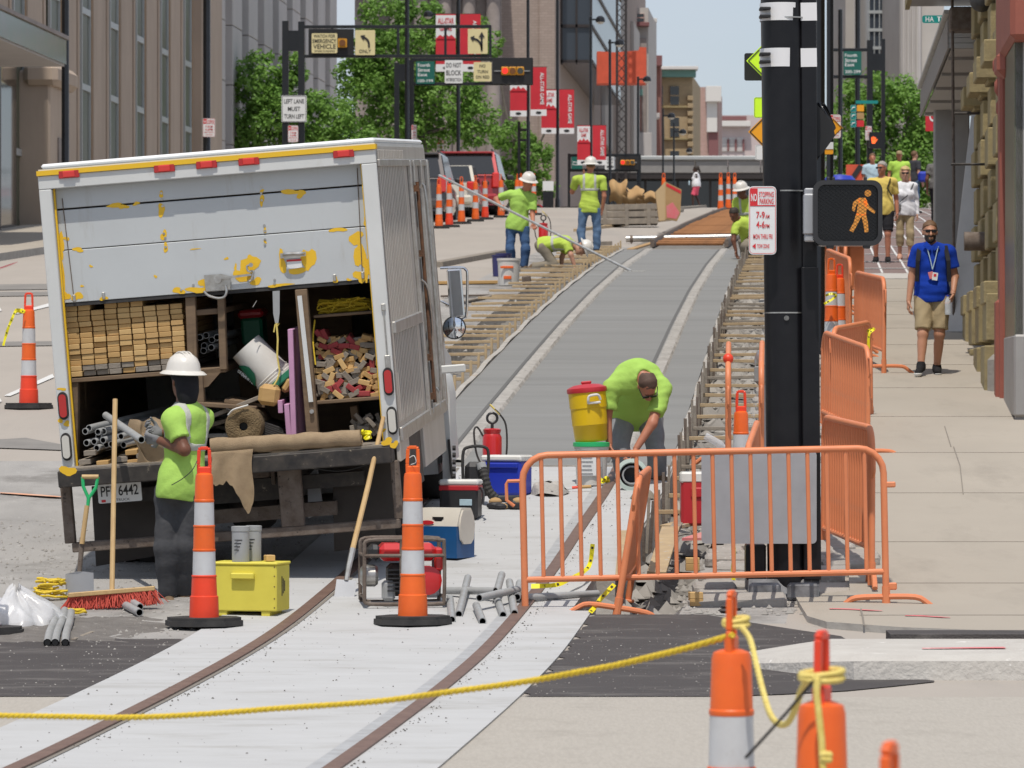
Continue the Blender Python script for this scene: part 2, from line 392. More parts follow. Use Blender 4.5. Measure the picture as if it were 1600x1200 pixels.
#  ground materials (world space, real relief and wear only)
mk('g_road',(.38,.342,.30),.9,c5=(.27,.25,.228),sc5=.35,th5=.55,soft5=.2,st5=(1.2,.25,1),c2=(.31,.278,.245),sc=.7,amt=.9,c3=(.20,.185,.17),sc3=3.2,th3=.63,soft3=.2,bump=.25,bsc=45,st=(1,.35,1),world=True)
mk('g_grit',(.36,.345,.325),.95,c5=(.17,.16,.148),sc5=.8,th5=.5,soft5=.16,st5=(1,.8,1),c2=(.25,.24,.23),sc=1.6,amt=.8,c3=(.52,.51,.49),sc3=7,th3=.6,soft3=.2,bump=.5,bsc=60,st=(1,.5,1),world=True)
mk('g_slab',(.47,.475,.478),.9,c5=(.32,.312,.295),sc5=2.3,th5=.53,soft5=.22,st5=(.35,1.0,1),c2=(.40,.40,.397),sc=2.2,amt=.9,c3=(.35,.34,.33),sc3=3.0,th3=.61,soft3=.22,bump=.15,bsc=70,st=(.7,1.6,1),world=True)
mk('g_fresh',(.228,.225,.213),.62,c5=(.18,.178,.168),sc5=.9,th5=.5,soft5=.18,st5=(.12,1.5,1),c2=(.195,.193,.183),sc=1.3,amt=.9,c3=(.25,.25,.243),sc3=1.0,th3=.55,soft3=.2,bump=.10,bsc=14,st=(.22,2.2,1),world=True,spec=.25)
mk('g_grout',(.43,.41,.38),.95,c2=(.25,.235,.215),sc=5,amt=.8,c3=(.05,.048,.045),sc3=9,th3=.63,soft3=.04,bump=.6,bsc=40,world=True)
mk('g_walk',(.375,.335,.28),.9,c5=(.275,.245,.205),sc5=.8,th5=.54,soft5=.25,st5=(1.5,.5,1),c2=(.325,.29,.243),sc=.9,amt=.9,c3=(.25,.22,.19),sc3=4,th3=.66,soft3=.15,bump=.18,bsc=80,st=(1,.6,1),world=True)
mk('g_cross',(.40,.37,.325),.9,c5=(.29,.265,.23),sc5=2.0,th5=.54,soft5=.25,st5=(1,1,1),c2=(.335,.308,.27),sc=16,amt=.7,c3=(.31,.285,.255),sc3=2.5,th3=.66,soft3=.2,bump=.2,bsc=26,st=(3.5,.5,1),world=True)
mk('g_asphalt',(.050,.044,.043),.9,c5=(.15,.138,.128),sc5=2.4,th5=.53,soft5=.2,st5=(.5,1.4,1),c2=(.066,.058,.057),sc=2.2,amt=.8,c3=(.22,.2,.19),sc3=26,th3=.71,soft3=.04,bump=.5,bsc=90,st=(.6,1,1),world=True)
mk('g_trench',(.13,.12,.108),.95,c2=(.24,.225,.205),sc=4,amt=.8,c3=(.4,.385,.36),sc3=9,th3=.6,soft3=.1,bump=.9,bsc=22,world=True)
mk('g_brick',(.165,.115,.105),.85,c2=(.205,.145,.13),sc=2.2,amt=.8,c3=(.12,.085,.08),sc3=8,th3=.64,world=True)
mk('g_kerb',(.50,.48,.445),.9,c2=(.40,.375,.345),sc=4,amt=.8,c3=(.62,.60,.57),sc3=8,th3=.62,bump=.6,bsc=30,world=True)
mk('g_line',(.66,.66,.65),.8,c2=(.52,.51,.49),sc=3,amt=.9,world=True)
mk('g_joint',(.2,.18,.155),.95)
mk('g_groove',(.42,.43,.44),.6,c2=(.3,.3,.3),sc=8,world=True)
mk('g_tyre',(.42,.42,.43),.9,c2=(.48,.485,.49),sc=1.2,amt=.5,world=True)
mk('g_block',(.37,.345,.315),.92,c2=(.27,.25,.23),sc=5,amt=.8,c3=(.5,.48,.45),sc3=9,th3=.6,bump=.5,bsc=30,world=True)
mk('g_pebble',(.20,.185,.17),.9,c2=(.42,.4,.37),sc=.9,amt=.5,world=True)
mk('g_debris',(.05,.046,.042),.9,c2=(.13,.115,.1),sc=.8,amt=.6,world=True)
mk('spray_pink',(.70,.10,.13),.85,c2=(.55,.25,.24),sc=7,amt=.9)
mk('spray_orange',(.75,.30,.14),.85,c2=(.52,.38,.30),sc=6,amt=.9)
mk('conc_side',(.42,.40,.37),.9,c2=(.27,.255,.235),sc=5,amt=.9,bump=.3,bsc=25,world=True)
def xs(y):return .845+.067*(y-37.8)
YS=[-15,0,8]+[round(10+.5*i,2) for i in range(160)]+[90+i for i in range(0,112,2)]+[205,215,230,260,300,420,700,1500]
def stru(o,label=None):o['kind']='structure';return o
def in_r_trench(u,y):return .5<u<1.05 and 30.2<y<88 or (.34<u<.5 and 30.2<y<32.2)
def in_l_trench(u,y):return -2.62<u<-1.99 and 40.5<y<89
us=[-90,-60,-40,-25,-18,-15,-12,-9,-7,-5.5,-4.5,-3.6,-3,-2.64,-2.60,-2.3,-1.995,-1.985,-1.0,0,.33,.35,.49,.51,.75,1.03,1.07,1.4,1.8,2.5,3.5,4.5,6,8,12,18,30,60,90]
g=MB();vs=[];
rr=np.random.default_rng(3)
for y in YS:
 for u in us:
  dz=0
  if in_r_trench(u,y):dz=-.34+.09*rr.random()
  if in_l_trench(u,y):dz=-.28+.08*rr.random()
  if -1.9<u<.3 and y<90:dz=-.06
  if .5<u<1.05 and 29.9<y<=30.7:dz*=.5
  vs.append((xr(y)+u,y,zg(y)+dz))
nu=len(us);fs=[];
for j in range(len(YS)-1):
 for i in range(nu-1):
  fs.append((j*nu+i,j*nu+i+1,(j+1)*nu+i+1,(j+1)*nu+i))
g.add(vs,fs)
for k,(j,i) in enumerate(((j,i) for j in range(len(YS)-1) for i in range(nu-1))):
 um=(us[i]+us[i+1])/2;ym=(YS[j]+YS[j+1])/2
 if in_r_trench(um,ym) or in_l_trench(um,ym):g.m[k]=1
 elif 27.6<ym<40 and -9<um<-1.9:g.m[k]=2
 elif -3.6<um<-1.9 and 40<ym<90:g.m[k]=2
 elif .3<um<1.9 and 29.5<ym<92:g.m[k]=2
ground=stru(g.build('road',['g_road','g_trench','g_grit'],sm=25))
def sheet(name,fl,fr,ys,dz,m_,th=0.0,nu=2,X=True,sm=25,jit=0):
 b=MB();vs=[];n=nu+1
 for y in ys:
  a,c=fl(y),fr(y)
  for i in range(n):
   x=a+(c-a)*i/nu;vs.append((x,y,zg(y)+(dz(y) if callable(dz) else dz)))
 fs=[(j*n+i,j*n+i+1,(j+1)*n+i+1,(j+1)*n+i) for j in range(len(ys)-1) for i in range(nu)]
 b.add(vs,fs)
 if th:
  for i in (0,nu):
   vv=[]
   for j in range(len(ys)):p=vs[j*n+i];vv+=[p,(p[0],p[1],p[2]-th)]
   b.add(vv,[(2*j,2*j+2,2*j+3,2*j+1) if i==0 else (2*j,2*j+1,2*j+3,2*j+2) for j in range(len(ys)-1)],1)
  for j in (0,len(ys)-1):
   p=vs[j*n];q=vs[j*n+nu];b.add([p,q,(q[0],q[1],q[2]-th),(p[0],p[1],p[2]-th)],[(0,3,2,1) if j==0 else (0,1,2,3)],1)
 return b.build(name,[m_,'conc_side'] if not isinstance(m_,list) else m_,sm=sm)
PVD=lambda y:float(np.interp(y,[27.5,28.6,34],[.12,.05,.012]))
def yr(a,b,st=.5):
 n=max(1,int(round((b-a)/st)));return [a+(b-a)*i/n for i in range(n+1)]
stru(sheet('cross_street',lambda y:-60,lambda y:60,yr(6,24.45),.003,'g_cross'))
stru(sheet('asphalt_strip',lambda y:-40 if y<27.3 else -3.9+.5*math.sin(4*y),lambda y:xr(y)-1.96+.025*math.sin(9*y)+.02*math.sin(23*y),yr(24.45,28.4,.07),.006,'g_asphalt'))
stru(sheet('asphalt_patch',lambda y:xr(y)+.475+.03*math.sin(8*y)+.02*math.sin(21*y+1),lambda y:float(np.interp(y,[24.45,24.6,24.8,25.1,25.4,25.6,28.6,30],[1.1,1.5,1.85,2.15,2.42,2.3,2.1,1.3])),yr(24.45,30.0,.07),.006,'g_asphalt'))
stru(sheet('track_slab',lambda y:xr(y)-1.97,lambda y:xr(y)+.476,yr(8,30.15,.4),.014,'g_slab',.3))
stru(sheet('track_slab',lambda y:xr(y)-1.97,lambda y:xr(y)+.335,yr(30.15,32.2,.3),.014,'g_slab',.42))
stru(sheet('track_slab',lambda y:xr(y)-1.97,lambda y:xr(y)+.476,yr(32.2,39.4,.4),.014,'g_slab',.42))
stru(sheet('wet_concrete',lambda y:xr(y)-1.95,lambda y:xr(y)+.46,yr(39.4,87.3,.5),.03,'g_fresh',.3,nu=8))
fw=sheet('pavement',lambda y:(3.0 if y<28.3 else max(1.95,3.0-1.1*(y-28.3))) if y<31 else xs(y)+1.95,lambda y:40 if y<44.6 else xs(y)+5.5,yr(27.55,44.5,.4)+[44.62]+yr(45,71.5,.5),PVD,'g_walk',.16);stru(fw)
stru(sheet('asphalt_band',lambda y:2.3,lambda y:60,[27.22,27.4,27.56],.128,['g_asphalt','g_asphalt'],.14))
kb=MB();n=60;rk=np.random.default_rng(5)
prev=[]
for i in range(n+1):
 x=1.42+(i/n) ** 1.6*40;t=min(1,max(0,(x-1.42)/.5));fade=1 if x<4 else .25
 yb=25.5+(1-t)*.75+.03*fade*(rk.random()-.5);zt=zg(25.5)+.005+.135*(.55+.45*t)
 prev.append([(x,27.22-(1-t)*.3,zt+.0),(x,yb+.10,zt-.003),(x,yb+.02,zt-.03),(x,yb-.02+.02*fade*rk.random(),zg(25)-.03)])
kb.add([p for r_ in prev for p in r_],[(i*4+k,i*4+k+1,(i+1)*4+k+1,(i+1)*4+k) for i in range(n) for k in range(3)],0)
kb.add(prev[0]+[(1.42,26.9,zg(26)-.05)],[(0,4,3,2,1)])
stru(kb.build('kerb',['g_kerb'],sm=30,fix=True))
stru(sheet('brick_crossing',lambda y:xs(y)+1.6,lambda y:xs(y)+6,yr(73.5,176,2),.02,'g_brick',.1))
stru(sheet('crossing_edge',lambda y:xs(y)+1.9,lambda y:xs(y)+6,[71.5,72,72.6,73.5],.025,'g_kerb',.1))
pj=MB()
for y in [75.5,79,84,89.5,96,103,111,120,130,142]:
 pj.box((xs(y)+3.6,y,zg(y)+.026),(4.6,.16+.12*(y/100),.012))
for k in range(9):
 u=2.0+.42*k
 for a,c in zip(yr(73.6,150,6)[:-1],yr(73.6,150,6)[1:]):pj.beam((xs(a)+u,a,zg(a)+.025),(xs(c)+u,c,zg(c)+.025),.035,.010)
stru(pj.build('crossing_joints',['g_line']))
stru(sheet('far_pavement',lambda y:-11.4+.067*(y-98),lambda y:-11.4+.067*(y-98)+3.4,yr(60,190,2),.14,'g_walk',.16,nu=3))
stru(sheet('side_street',lambda y:-60,lambda y:-11.4+.067*(y-98),yr(40,92,2),.012,'g_walk',.02))
pm=MB()
def bar(pts,m_=0):
 q=[G(x,y,.011) for x,y in pts];pm.add(q,[tuple(range(len(q)-1,-1,-1))],m_)
for (x0,y0,x1,y1,wd) in ((18,491,76,477,5),(-60,500,0,484,5),(6,620,82,588,6),(-70,654,0,626,6)):
 bar([(x0,y0),(x0+10,y0+.5),(x1+3,y1+wd*.5),(x1,y1-wd*.4)])
for y0,h in ((458,7),(536,7),(446,9)):
 bar([(-80,y0+h),(140,y0+h-3),(140,y0-2),(-80,y0)],1)
bar([(-30,690),(40,686),(120,700),(120,706),(-30,700)],1)
stru(pm.build('road_markings',['g_line',mat('patch_tar',(.17,.16,.15),.9,c2=(.24,.225,.205),sc=2,world=True)],sm=0,fix=True))
cj=MB()
def groove(pts,wd=.006,dz=.134):
 q=[Vector(p) for p in pts]
 for a,b in zip(q[:-1],q[1:]):
  cj.beam(a,b,wd,.004)
for y in (29.6,31.6,34.2,37.4,40.6,44.0,47.4,50.6,54,57.2,60.4,64,68):
 x0=max(1.9,xs(y)+2.0);groove([(x0+(x1_*(xs(y)+5.6-x0)),y+.01*math.sin(7*x1_),zg(y)+PVD(y)+.002) for x1_ in (0,.25,.5,.75,1)])
for u in ():
 groove([(xs(y)+u-(.35 if y<36 else 0),y,zg(y)+PVD(y)+.002) for y in yr(29.6,44,.6)])
def crack(px,wd=.008):groove([G(x,y,PVD(GD(y))+.003) for x,y in px],wd)
crack([(1345,962),(1348,975),(1350,990),(1360,1000)][:3],.012);crack([(1490,700),(1500,730),(1505,775)]);crack([(1476,668),(1486,700)])
stru(cj.build('pavement_joints',['g_joint'],sm=0))
sp=MB()
def spray(pts,m_=0,dz=.137):
 q=[G(x,y,dz) for x,y in pts];sp.add(q,[tuple(range(len(q)))],m_)
def stroke(a,b,w0,m_=0,dz=None):
 dz=PVD(GD(a[1]))+.005 if dz is None else dz;pa,pb=G(*a,dz),G(*b,dz);n=8;vs=[]
 for i in range(n+1):
  t=i/n;p=pa.lerp(pb,t);ww=w0*(.3+.7*math.sin(math.pi*min(1,t*.9+.1)));p.y+=.04*math.sin(5*t);vs+=[p+Vector((0,ww,ww*.02)),p-Vector((0,ww,ww*.02))]
 sp.add(vs,[(2*i,2*i+1,2*i+3,2*i+2) for i in range(n)],m_)
def S2(px,py,D,z):return W(px,py,D)
stroke((1296,962),(1378,964),.05);stroke((1414,973),(1484,976),.05)
for (x0,x1_,yb) in ((1440,1572,1012),):
 z=zg(25.5)+.145;D=26.2
 sp.add([Vector(((x0-800)*D/F,D-.06,z)),Vector(((x0-800)*D/F,D,z)),Vector(((x1_-800)*D/F,D+.12,z)),Vector(((x1_-800)*D/F,D-.02,z))],[(0,1,2,3)])
stroke((0,772),(104,778),.12,1,.01);stroke((0,398),(10,400),.4,0,.03);stroke((-10,425),(28,412),.3,0,.03)
stru(sp.build('spray_marks',['spray_pink','spray_orange'],sm=0,fix=True))
def rail_strip(name,u0,y0,y1,wd,h,m_,dz):
 b=MB();prof=[(-wd/2,0),(-wd/2,h*.7),(-wd/2+.012,h),(wd/2-.012,h),(wd/2,h*.7),(wd/2,0)];ys=yr(y0,y1,.4);vs=[]
 for y in ys:
  for a,z in prof:vs.append((xr(y)+u0+a,y,zg(y)+dz+z))
 n=6;b.add(vs,[(j*n+i,j*n+i+1,(j+1)*n+i+1,(j+1)*n+i) for j in range(len(ys)-1) for i in range(n-1)])
 b.add(vs[:6],[(0,5,4,3,2,1)[::-1]]);return b.build(name,[m_],sm=40,fix=True)
for u0,lab in ((0,'rusty rail set in the white concrete, running towards the orange barricade'),(-1.46,'rusty rail set in the white concrete, running under the truck')):
 tag(rail_strip('rail',u0,8,39.3,.085,.014,'rust_rail',.015),lab,'rail')
stru(sheet('rail_groove',lambda y:xr(y)-.125,lambda y:xr(y)-.048,yr(8,39.3,.4),.018,'g_groove'))
stru(sheet('rail_groove',lambda y:xr(y)-1.46+.05,lambda y:xr(y)-1.46+.075,yr(8,39.3,.4),.018,'g_joint'))
def grout(u0):
 b=MB();ys=yr(39.6,87.2,.12);r2=np.random.default_rng(int(100+u0*10));vs=[];n=7
 ph=r2.random(40)*6
 for y in ys:
  e0=.012*(r2.random()-.5);e1=.012*(r2.random()-.5)
  for i in range(n):
   a=-.085+.17*i/(n-1);z=.034+(.016+.012*r2.random())*(1 if 0<i<n-1 else 0)
   vs.append((xr(y)+u0+a+(e0 if i==0 else e1 if i==n-1 else 0),y,zg(y)+z-(.016 if i in (0,n-1) else 0)))
 b.add(vs,[(j*n+i,j*n+i+1,(j+1)*n+i+1,(j+1)*n+i) for j in range(len(ys)-1) for i in range(n-1)])
 return b.build('grout_strip',['g_grout'],sm=50)
for u0 in (0,-1.46):stru(grout(u0));stru(sheet('rail_slot',lambda y:xr(y)+u0-.125,lambda y:xr(y)+u0-.088,yr(39.6,87.2,.6),.036,mat('slot',(.11,.108,.104),.8)))
mk('g_dirt',(.20,.185,.17),.95,c2=(.11,.10,.092),sc=5,amt=.8,c3=(.36,.34,.31),sc3=12,th3=.6,soft3=.1,bump=.9,bsc=50,world=True)
db=MB();rd=np.random.default_rng(17);ny=18;nx=40;vv=[]
for j in range(ny+1):
 y=27.9+2.2*j/ny
 for i in range(nx+1):
  u=i/nx;e=min(u,1-u,j/ny,1-j/ny);x=xr(y)-2.02-2.9*u+.12*math.sin(5*y);vv.append((x,y,zg(y)-.012+min(.034,.16*e)*(.55+.6*rd.random())))
db.add(vv,[(j*(nx+1)+i,(j+1)*(nx+1)+i,(j+1)*(nx+1)+i+1,j*(nx+1)+i+1) for j in range(ny) for i in range(nx)]);stru(db.build('dirt_spread',['g_dirt'],sm=50,fix=True))
def chips(name,n,xf,m_,r0,r1,seed):
 b=MB();r2=np.random.default_rng(seed)
 for _ in range(n):
  x,y,dz=xf(r2);r_=r0+(r1-r0)*r2.random() ** 3;a=r2.random()*6.28;p=Vector((x,y,zg(y)+dz))
  q=[p+Vector((math.cos(a+k*1.57)*r_*(.6+.7*r2.random()),math.sin(a+k*1.57)*r_*(.6+.7*r2.random()),0)) for k in range(4)]+[p+Vector((0,0,r_*(.5+.6*r2.random())))]
  b.add(q,[(0,1,4),(1,2,4),(2,3,4),(3,0,4)])
 return tag(b.build(name,[m_],sm=0),kind='stuff')
def on_slab(r2):
 y=20.5+19*r2.random() ** .8;return xr(y)-1.95+2.4*r2.random(),y,.016
def by_rail(r2):
 y=20.5+18*r2.random();k=(0,-1.46)[int(r2.random()*2)];return xr(y)+k+.06+abs(r2.normal())*.05,y,.016
def on_grit(r2):
 y=27.6+8*r2.random();return xr(y)-1.98-3.2*r2.random(),y,.002
def on_asph(r2):
 y=24.5+3*r2.random();return xr(y)-2.0-2.6*r2.random(),y,.007
def on_patch(r2):
 y=24.5+5*r2.random();return xr(y)+.5+1.6*r2.random(),y,.007
def r_zone(r2):
 y=30+34*r2.random() ** 1.5;return xr(y)+1.05+.9*r2.random(),y,.002
def r_tr(r2):
 y=30.4+50*r2.random() ** 1.4;return xr(y)+.52+.5*r2.random(),y,-.26
def l_zone(r2):
 y=41+46*r2.random() ** 1.3;return xr(y)-2.0-1.4*r2.random(),y,.0
chips('grit',950,on_slab,'g_debris',.0025,.009,1);chips('grit',700,by_rail,'g_debris',.003,.010,2);chips('gravel',3200,on_grit,'g_pebble',.004,.018,3)
chips('grit',420,on_asph,'g_pebble',.0025,.009,4);chips('grit',420,on_patch,'g_pebble',.0025,.008,5);chips('rubble',1500,r_zone,'g_pebble',.008,.04,6)
chips('rubble',900,r_tr,'g_pebble',.02,.13,7);chips('rubble',1200,l_zone,'g_pebble',.006,.035,8)
pv=stru(bpy.data.objects.new('block_paving',None));COL.objects.link(pv)
bm_=[MB().box((0,0,0),(w_,.27,.09),b=.02).mesh('paving_block','g_block') for w_ in (.22,.3,.36)]
y=30.6;r2=np.random.default_rng(11)
while y<62:
 x=xr(y)+1.08+.12*r2.random()
 while x<xs(y)+1.85:
  k=int(r2.random()*3);wd=(.22,.3,.36)[k]
  if r2.random()<.86 and not (1.6<x<2.3 and y<31.8):
   o=link('paving_block',bm_[k],pv,(x+wd/2,y+.03*(r2.random()-.5),zg(y)+.012+.03*r2.random()),(.05*(r2.random()-.5)+.07,.05*(r2.random()-.5),.08*(r2.random()-.5)))
  x+=wd+.012
 y+=.285 if y<45 else .36
def form_board(u0,y0,y1,label,wd=.05):
 b=MB();ys=yr(y0,y1,.3);r3=np.random.default_rng(int(y0*7));vs=[]
 for y in ys:
  a=u0+.01*math.sin(y*1.7)+.006*(r3.random()-.5);z=zg(y)+.045+.006*r3.random()
  vs+=[(xr(y)+a-wd/2,y,z-.26),(xr(y)+a-wd/2,y,z),(xr(y)+a+wd/2,y,z),(xr(y)+a+wd/2,y,z-.26)]
 b.add(vs,[(j*4+i,j*4+i+1,(j+1)*4+i+1,(j+1)*4+i) for j in range(len(ys)-1) for i in range(3)]);b.add(vs[:4],[(0,3,2,1)])
 return tag(b.build('form_board',['form_edge'],sm=0,fix=True),label,'form board','edge boards of the concrete pour')
for k in range(10):
 y0=39.6+4.76*k
 form_board(-1.985,y0,y0+4.7,'concrete splashed edge board along the pour, on its stake side by the parked cars',.06)
 form_board(.495,y0,y0+4.7,'concrete splashed edge board along the pour, on its sidewalk side')
def brace(name,label,L,side,grp,mt='wood_form'):
 t=thing(name,label,'brace',(0,0,0),0,grp)
 MB().box((side*(L/2+.03),0,.06),(L,.034,.036),b=.004).build('board',[mt],t)
 MB().box((side*.025,-.05,.0),(.03,.03,.34),b=.004).build('stake',['wood_form' if side<0 else 'wood_grey'],t);return t
BL=[brace('form_brace','pale timber brace and stake holding the edge board on the street side',L,-1,'timber braces on the street side of the pour') for L in (.72,.86,.98)]
BR=[brace('form_brace','timber brace and stake holding the edge board on the sidewalk side',L,1,'timber braces on the sidewalk side of the pour',m_) for L,m_ in ((.62,'wood_form'),(.8,'wood_form'),(.72,'wood_grey'))]
r2=np.random.default_rng(21);used=set()
def place_b(lst,u0,y):
 k=int(r2.random()*3);o=lst[k] if (id(lst),k) not in used else dup(lst[k]);used.add((id(lst),k))
 o.location=U(u0,y,.0+.03*r2.random());o.rotation_euler=(0,.05*(r2.random()-.5),STREET+.16*(r2.random()-.5))
y=41.0
while y<88:place_b(BL,-2.02,y);y+=1.0+.3*r2.random()
y=35.5
while y<88:place_b(BR,.53,y);y+=.95+.3*r2.random()
sk=[MB().box((0,0,0),(.024,.024,.44),b=.003).mesh('steel_stake',m_) for m_ in ('rusty_steel','wood_grey')]
for k in range(66):
 y=34+52*(k/66) ** 1.1+.2*r2.random();o=link('stake',sk[k%2]);o.location=U(.54+.03*r2.random(),y,.0+.1*r2.random());o.rotation_euler=(.1*(r2.random()-.5),.12*(r2.random()-.5),0)
 tag(o,'thin grey stake driven in beside the wet concrete on the sidewalk side','stake','stakes along the sidewalk edge of the pour')
pl=G(978,381,.1);prr=G(1150,381,.1)
pp=thing('screed_pipe','long steel screed pipe lying across the far end of the wet concrete','pipe',pl)
MB().tube([(0,0,0),prr-pl+Vector((.3,0,.05))],.065,14).build('tube',['zinc'],pp)
cl=MB()
for t in (.05,.3,.55,.8,.95):p=(prr-pl)*t;cl.cyl(p-Vector((.03,0,0)),p+Vector((.03,0,0)),.078,n=14);cl.box(p+Vector((0,-.04,-.1)),(.03,.03,.3))
cl.build('collar',['rusty_steel'],pp)
mk('rebar',(.30,.13,.045),.8,c2=(.2,.085,.03),sc=5)
bed=stru(sheet('track_bed',lambda y:xr(y)-1.9,lambda y:xr(y)+.45,yr(88.2,129,2),.02,'g_trench',.1))
tm=thing('rebar_mat','rust brown reinforcing bars laid between the rails beyond the wet concrete','reinforcement',U(-.7,88.4))
me=MB().cyl((-.66,0,0),(.66,0,0),.035,n=6).mesh('bar','rebar')
y=88.6
while y<127:
 link('bar',me,tm,U(-.73,y,.1+.03*r2.random())-tm.location,(0,0,.03*(r2.random()-.5)));y+=.62
for u0,lab in ((.0,'dark open rail beyond the screed pipe, on the sidewalk side'),(-1.46,'dark open rail beyond the screed pipe, on the cone side')):
 tag(rail_strip('rail',u0,88.4,128,.08,.15,'rusty_steel',.05),lab,'rail')
#  box truck, seen from behind
_r=math.radians(4.4);fwd=Vector((.067,1,.05)).normalized()
_x0=fwd.cross(Vector((0,0,1))).normalized();_u0=_x0.cross(fwd)
TX=_x0*math.cos(_r)+_u0*math.sin(_r);TZ=_u0*math.cos(_r)-_x0*math.sin(_r)
TM=Matrix.Translation(W(364,844,32))@Matrix((TX,fwd,TZ)).transposed().to_4x4()
TI=TM.inverted()
def TL(px,py,b=0.0):
 p=TI@W(px,py,30);q=TI@W(px,py,40);t=(b-p.y)/(q.y-p.y);return p.lerp(q,t)
def tk(name,label,cat,px,py,b,group=None):
 return thing(name,label,cat,mw=TM@Matrix.Translation(TL(px,py,b)),group=group)
truck=thing('box_truck','white box truck with chipped yellow paint and its roll-up door half open','truck',mw=TM)
A0,A1,BL_=-1.18,1.247,4.0
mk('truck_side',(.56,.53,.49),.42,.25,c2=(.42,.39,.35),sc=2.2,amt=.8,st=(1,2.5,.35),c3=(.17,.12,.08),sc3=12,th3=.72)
b=MB()
b.box((A1-.012,BL_/2,1.67),(.024,BL_,2.1));
rb=b.build('side_wall',['truck_side'],truck)
x=MB()
for k in range(16):x.box((A1+.003,.16+.125*k,1.72),(.006,.05,1.95),b=.0028)
x.build('side_rib',['truck_side'],rb)
MB().box((A0+.012,BL_/2,1.67),(.024,BL_,2.1)).build('side_wall',['white_paint'],truck)
MB().box(((A0+A1)/2,BL_-.02,1.66),(A1-A0-.06,.03,2.1)).build('front_wall',['white_paint'],truck)
x=MB().box(((A0+A1)/2,BL_/2,2.73),(A1-A0-.01,BL_,.03));x.build('roof',['white_paint'],truck)
pr=[(A0-.005,-.03,2.70),(A1+.005,-.03,2.70),(A1+.005,-.03,2.735),(A0-.005,-.03,2.735)]
MB().prism(pr,(0,.12,0)).build('roof_trim',['yellow_paint'],truck,fix=True)
x=MB()
x.box(((A0+A1)/2,BL_/2+.04,2.765),(A1-A0-.02,BL_-.1,.035),b=.015);x.build('roof_skin',['sign_white'],truck)
MB().box(((A0+A1)/2,BL_/2,.585),(A1-A0-.05,BL_-.05,.05)).build('floor',['wood_grey'],truck)
b=MB().box(((A0+A1)/2,.03,2.65),(A1-A0,.09,.098),b=.006);b.build('rear_header',['white_paint'],truck)
MB().box((A0+.045,.04,1.60),(.09,.11,2.0),b=.006).build('rear_post',['white_paint'],truck)
MB().box((A1-.055,.04,1.60),(.11,.11,2.0),b=.006).build('rear_post',['white_paint'],truck)
for q in (A0+.098,A1-.116):MB().box((q,.06,1.6),(.012,.03,2.0)).build('door_channel',['yellow_paint'],truck)
def lamp_oval(px,py,lens,lab=None):
 p=TL(px,py,-.02);t=MB().prism([(q[0]*.075/.1,q[1],q[2]) for q in rrect(.098,.2,.048,6)],(0,-.018,0)).build('lamp_bezel',['rubber'],truck,loc=p,fix=True)
 MB().prism(rrect(.052,.165,.0255,6),(0,-.012,0)).build('lens',[lens],t,loc=(0,-.018,0),fix=True);return t
for px,py,l in ((99,634,'red_lens'),(104,698,'clear_lens'),(607,596,'red_lens'),(613,657,'clear_lens')):lamp_oval(px,py,l)
for px,py in ((108,272),(257,263),(323,257),(389,252),(537,240)):
 t=MB().box((0,-.008,0),(.15,.016,.056),b=.004).build('marker_lamp',['red_lens'],truck,loc=TL(px,py,-.015));MB().box((0,-.02,0),(.086,.014,.044),b=.004).build('lens',['red_lens2'],t)
zs=[2.62,2.447,2.157,1.777]
mk('door_paint',(.49,.515,.525),.42,c5=(.36,.35,.32),sc5=2,th5=.58,soft5=.25,st5=(3,1,.5),c2=(.45,.47,.48),sc=1.4,c3=(.40,.41,.41),sc3=9,th3=.7)
for i in range(3):
 MB().box(((A0+A1)/2,.10,(zs[i]+zs[i+1])/2),(A1-A0-.2,.03,zs[i]-zs[i+1]-(.018 if i==0 else .006)),b=.004).build('door_panel',['door_paint'],truck)
MB().box(((A0+A1)/2,.105,1.765),(A1-A0-.21,.03,.022)).build('door_seal',['rubber'],truck)
MB().tube([TL(401,470,.09),TL(395,480,.05)],.003).build('stay',['zinc'],truck)
for x0,y0,x1,y1 in ((97,310,116,470),(558,262,566,428)):MB().tube([TL(x0,y0,.08),TL(x1,y1,.08)],.0035,5).build('door_cable',['rusty_steel'],truck)
x=MB()
for px,py in ((116,466),(567,430),(162,462),(523,434)):x.box(TL(px,py,.08),(.022,.02,.05),b=.004)
for px,py in ((252,302),(253,312),(254,322),(256,365),(258,372),(259,386),(408,292),(408,302),(409,313),(413,352),(414,361),(414,374),(414,382),(429,437),(429,443),(283,453),(302,445)):x.cyl(TL(px,py,.086),TL(px,py,.079),.009,n=8)
x.build('rivets',['zinc'],truck)['kind']='stuff'
ch=MB();r2=np.random.default_rng(77)
def chip(px,py,wx,wy,bb=.0835,n=14):
 c=TL(px,py,bb);k0=r2.random(4)*6.28;q=[]
 for i in range(n):
  a=6.283*i/n;rr_=.72+.22*math.sin(2*a+k0[0])+.14*math.sin(3*a+k0[1])+.12*r2.random();q.append(c+Vector((math.cos(a)*wx*rr_/438,-.0006*r2.random(),math.sin(a)*wy*rr_/438)))
 ch.add(q,[tuple(range(n))])
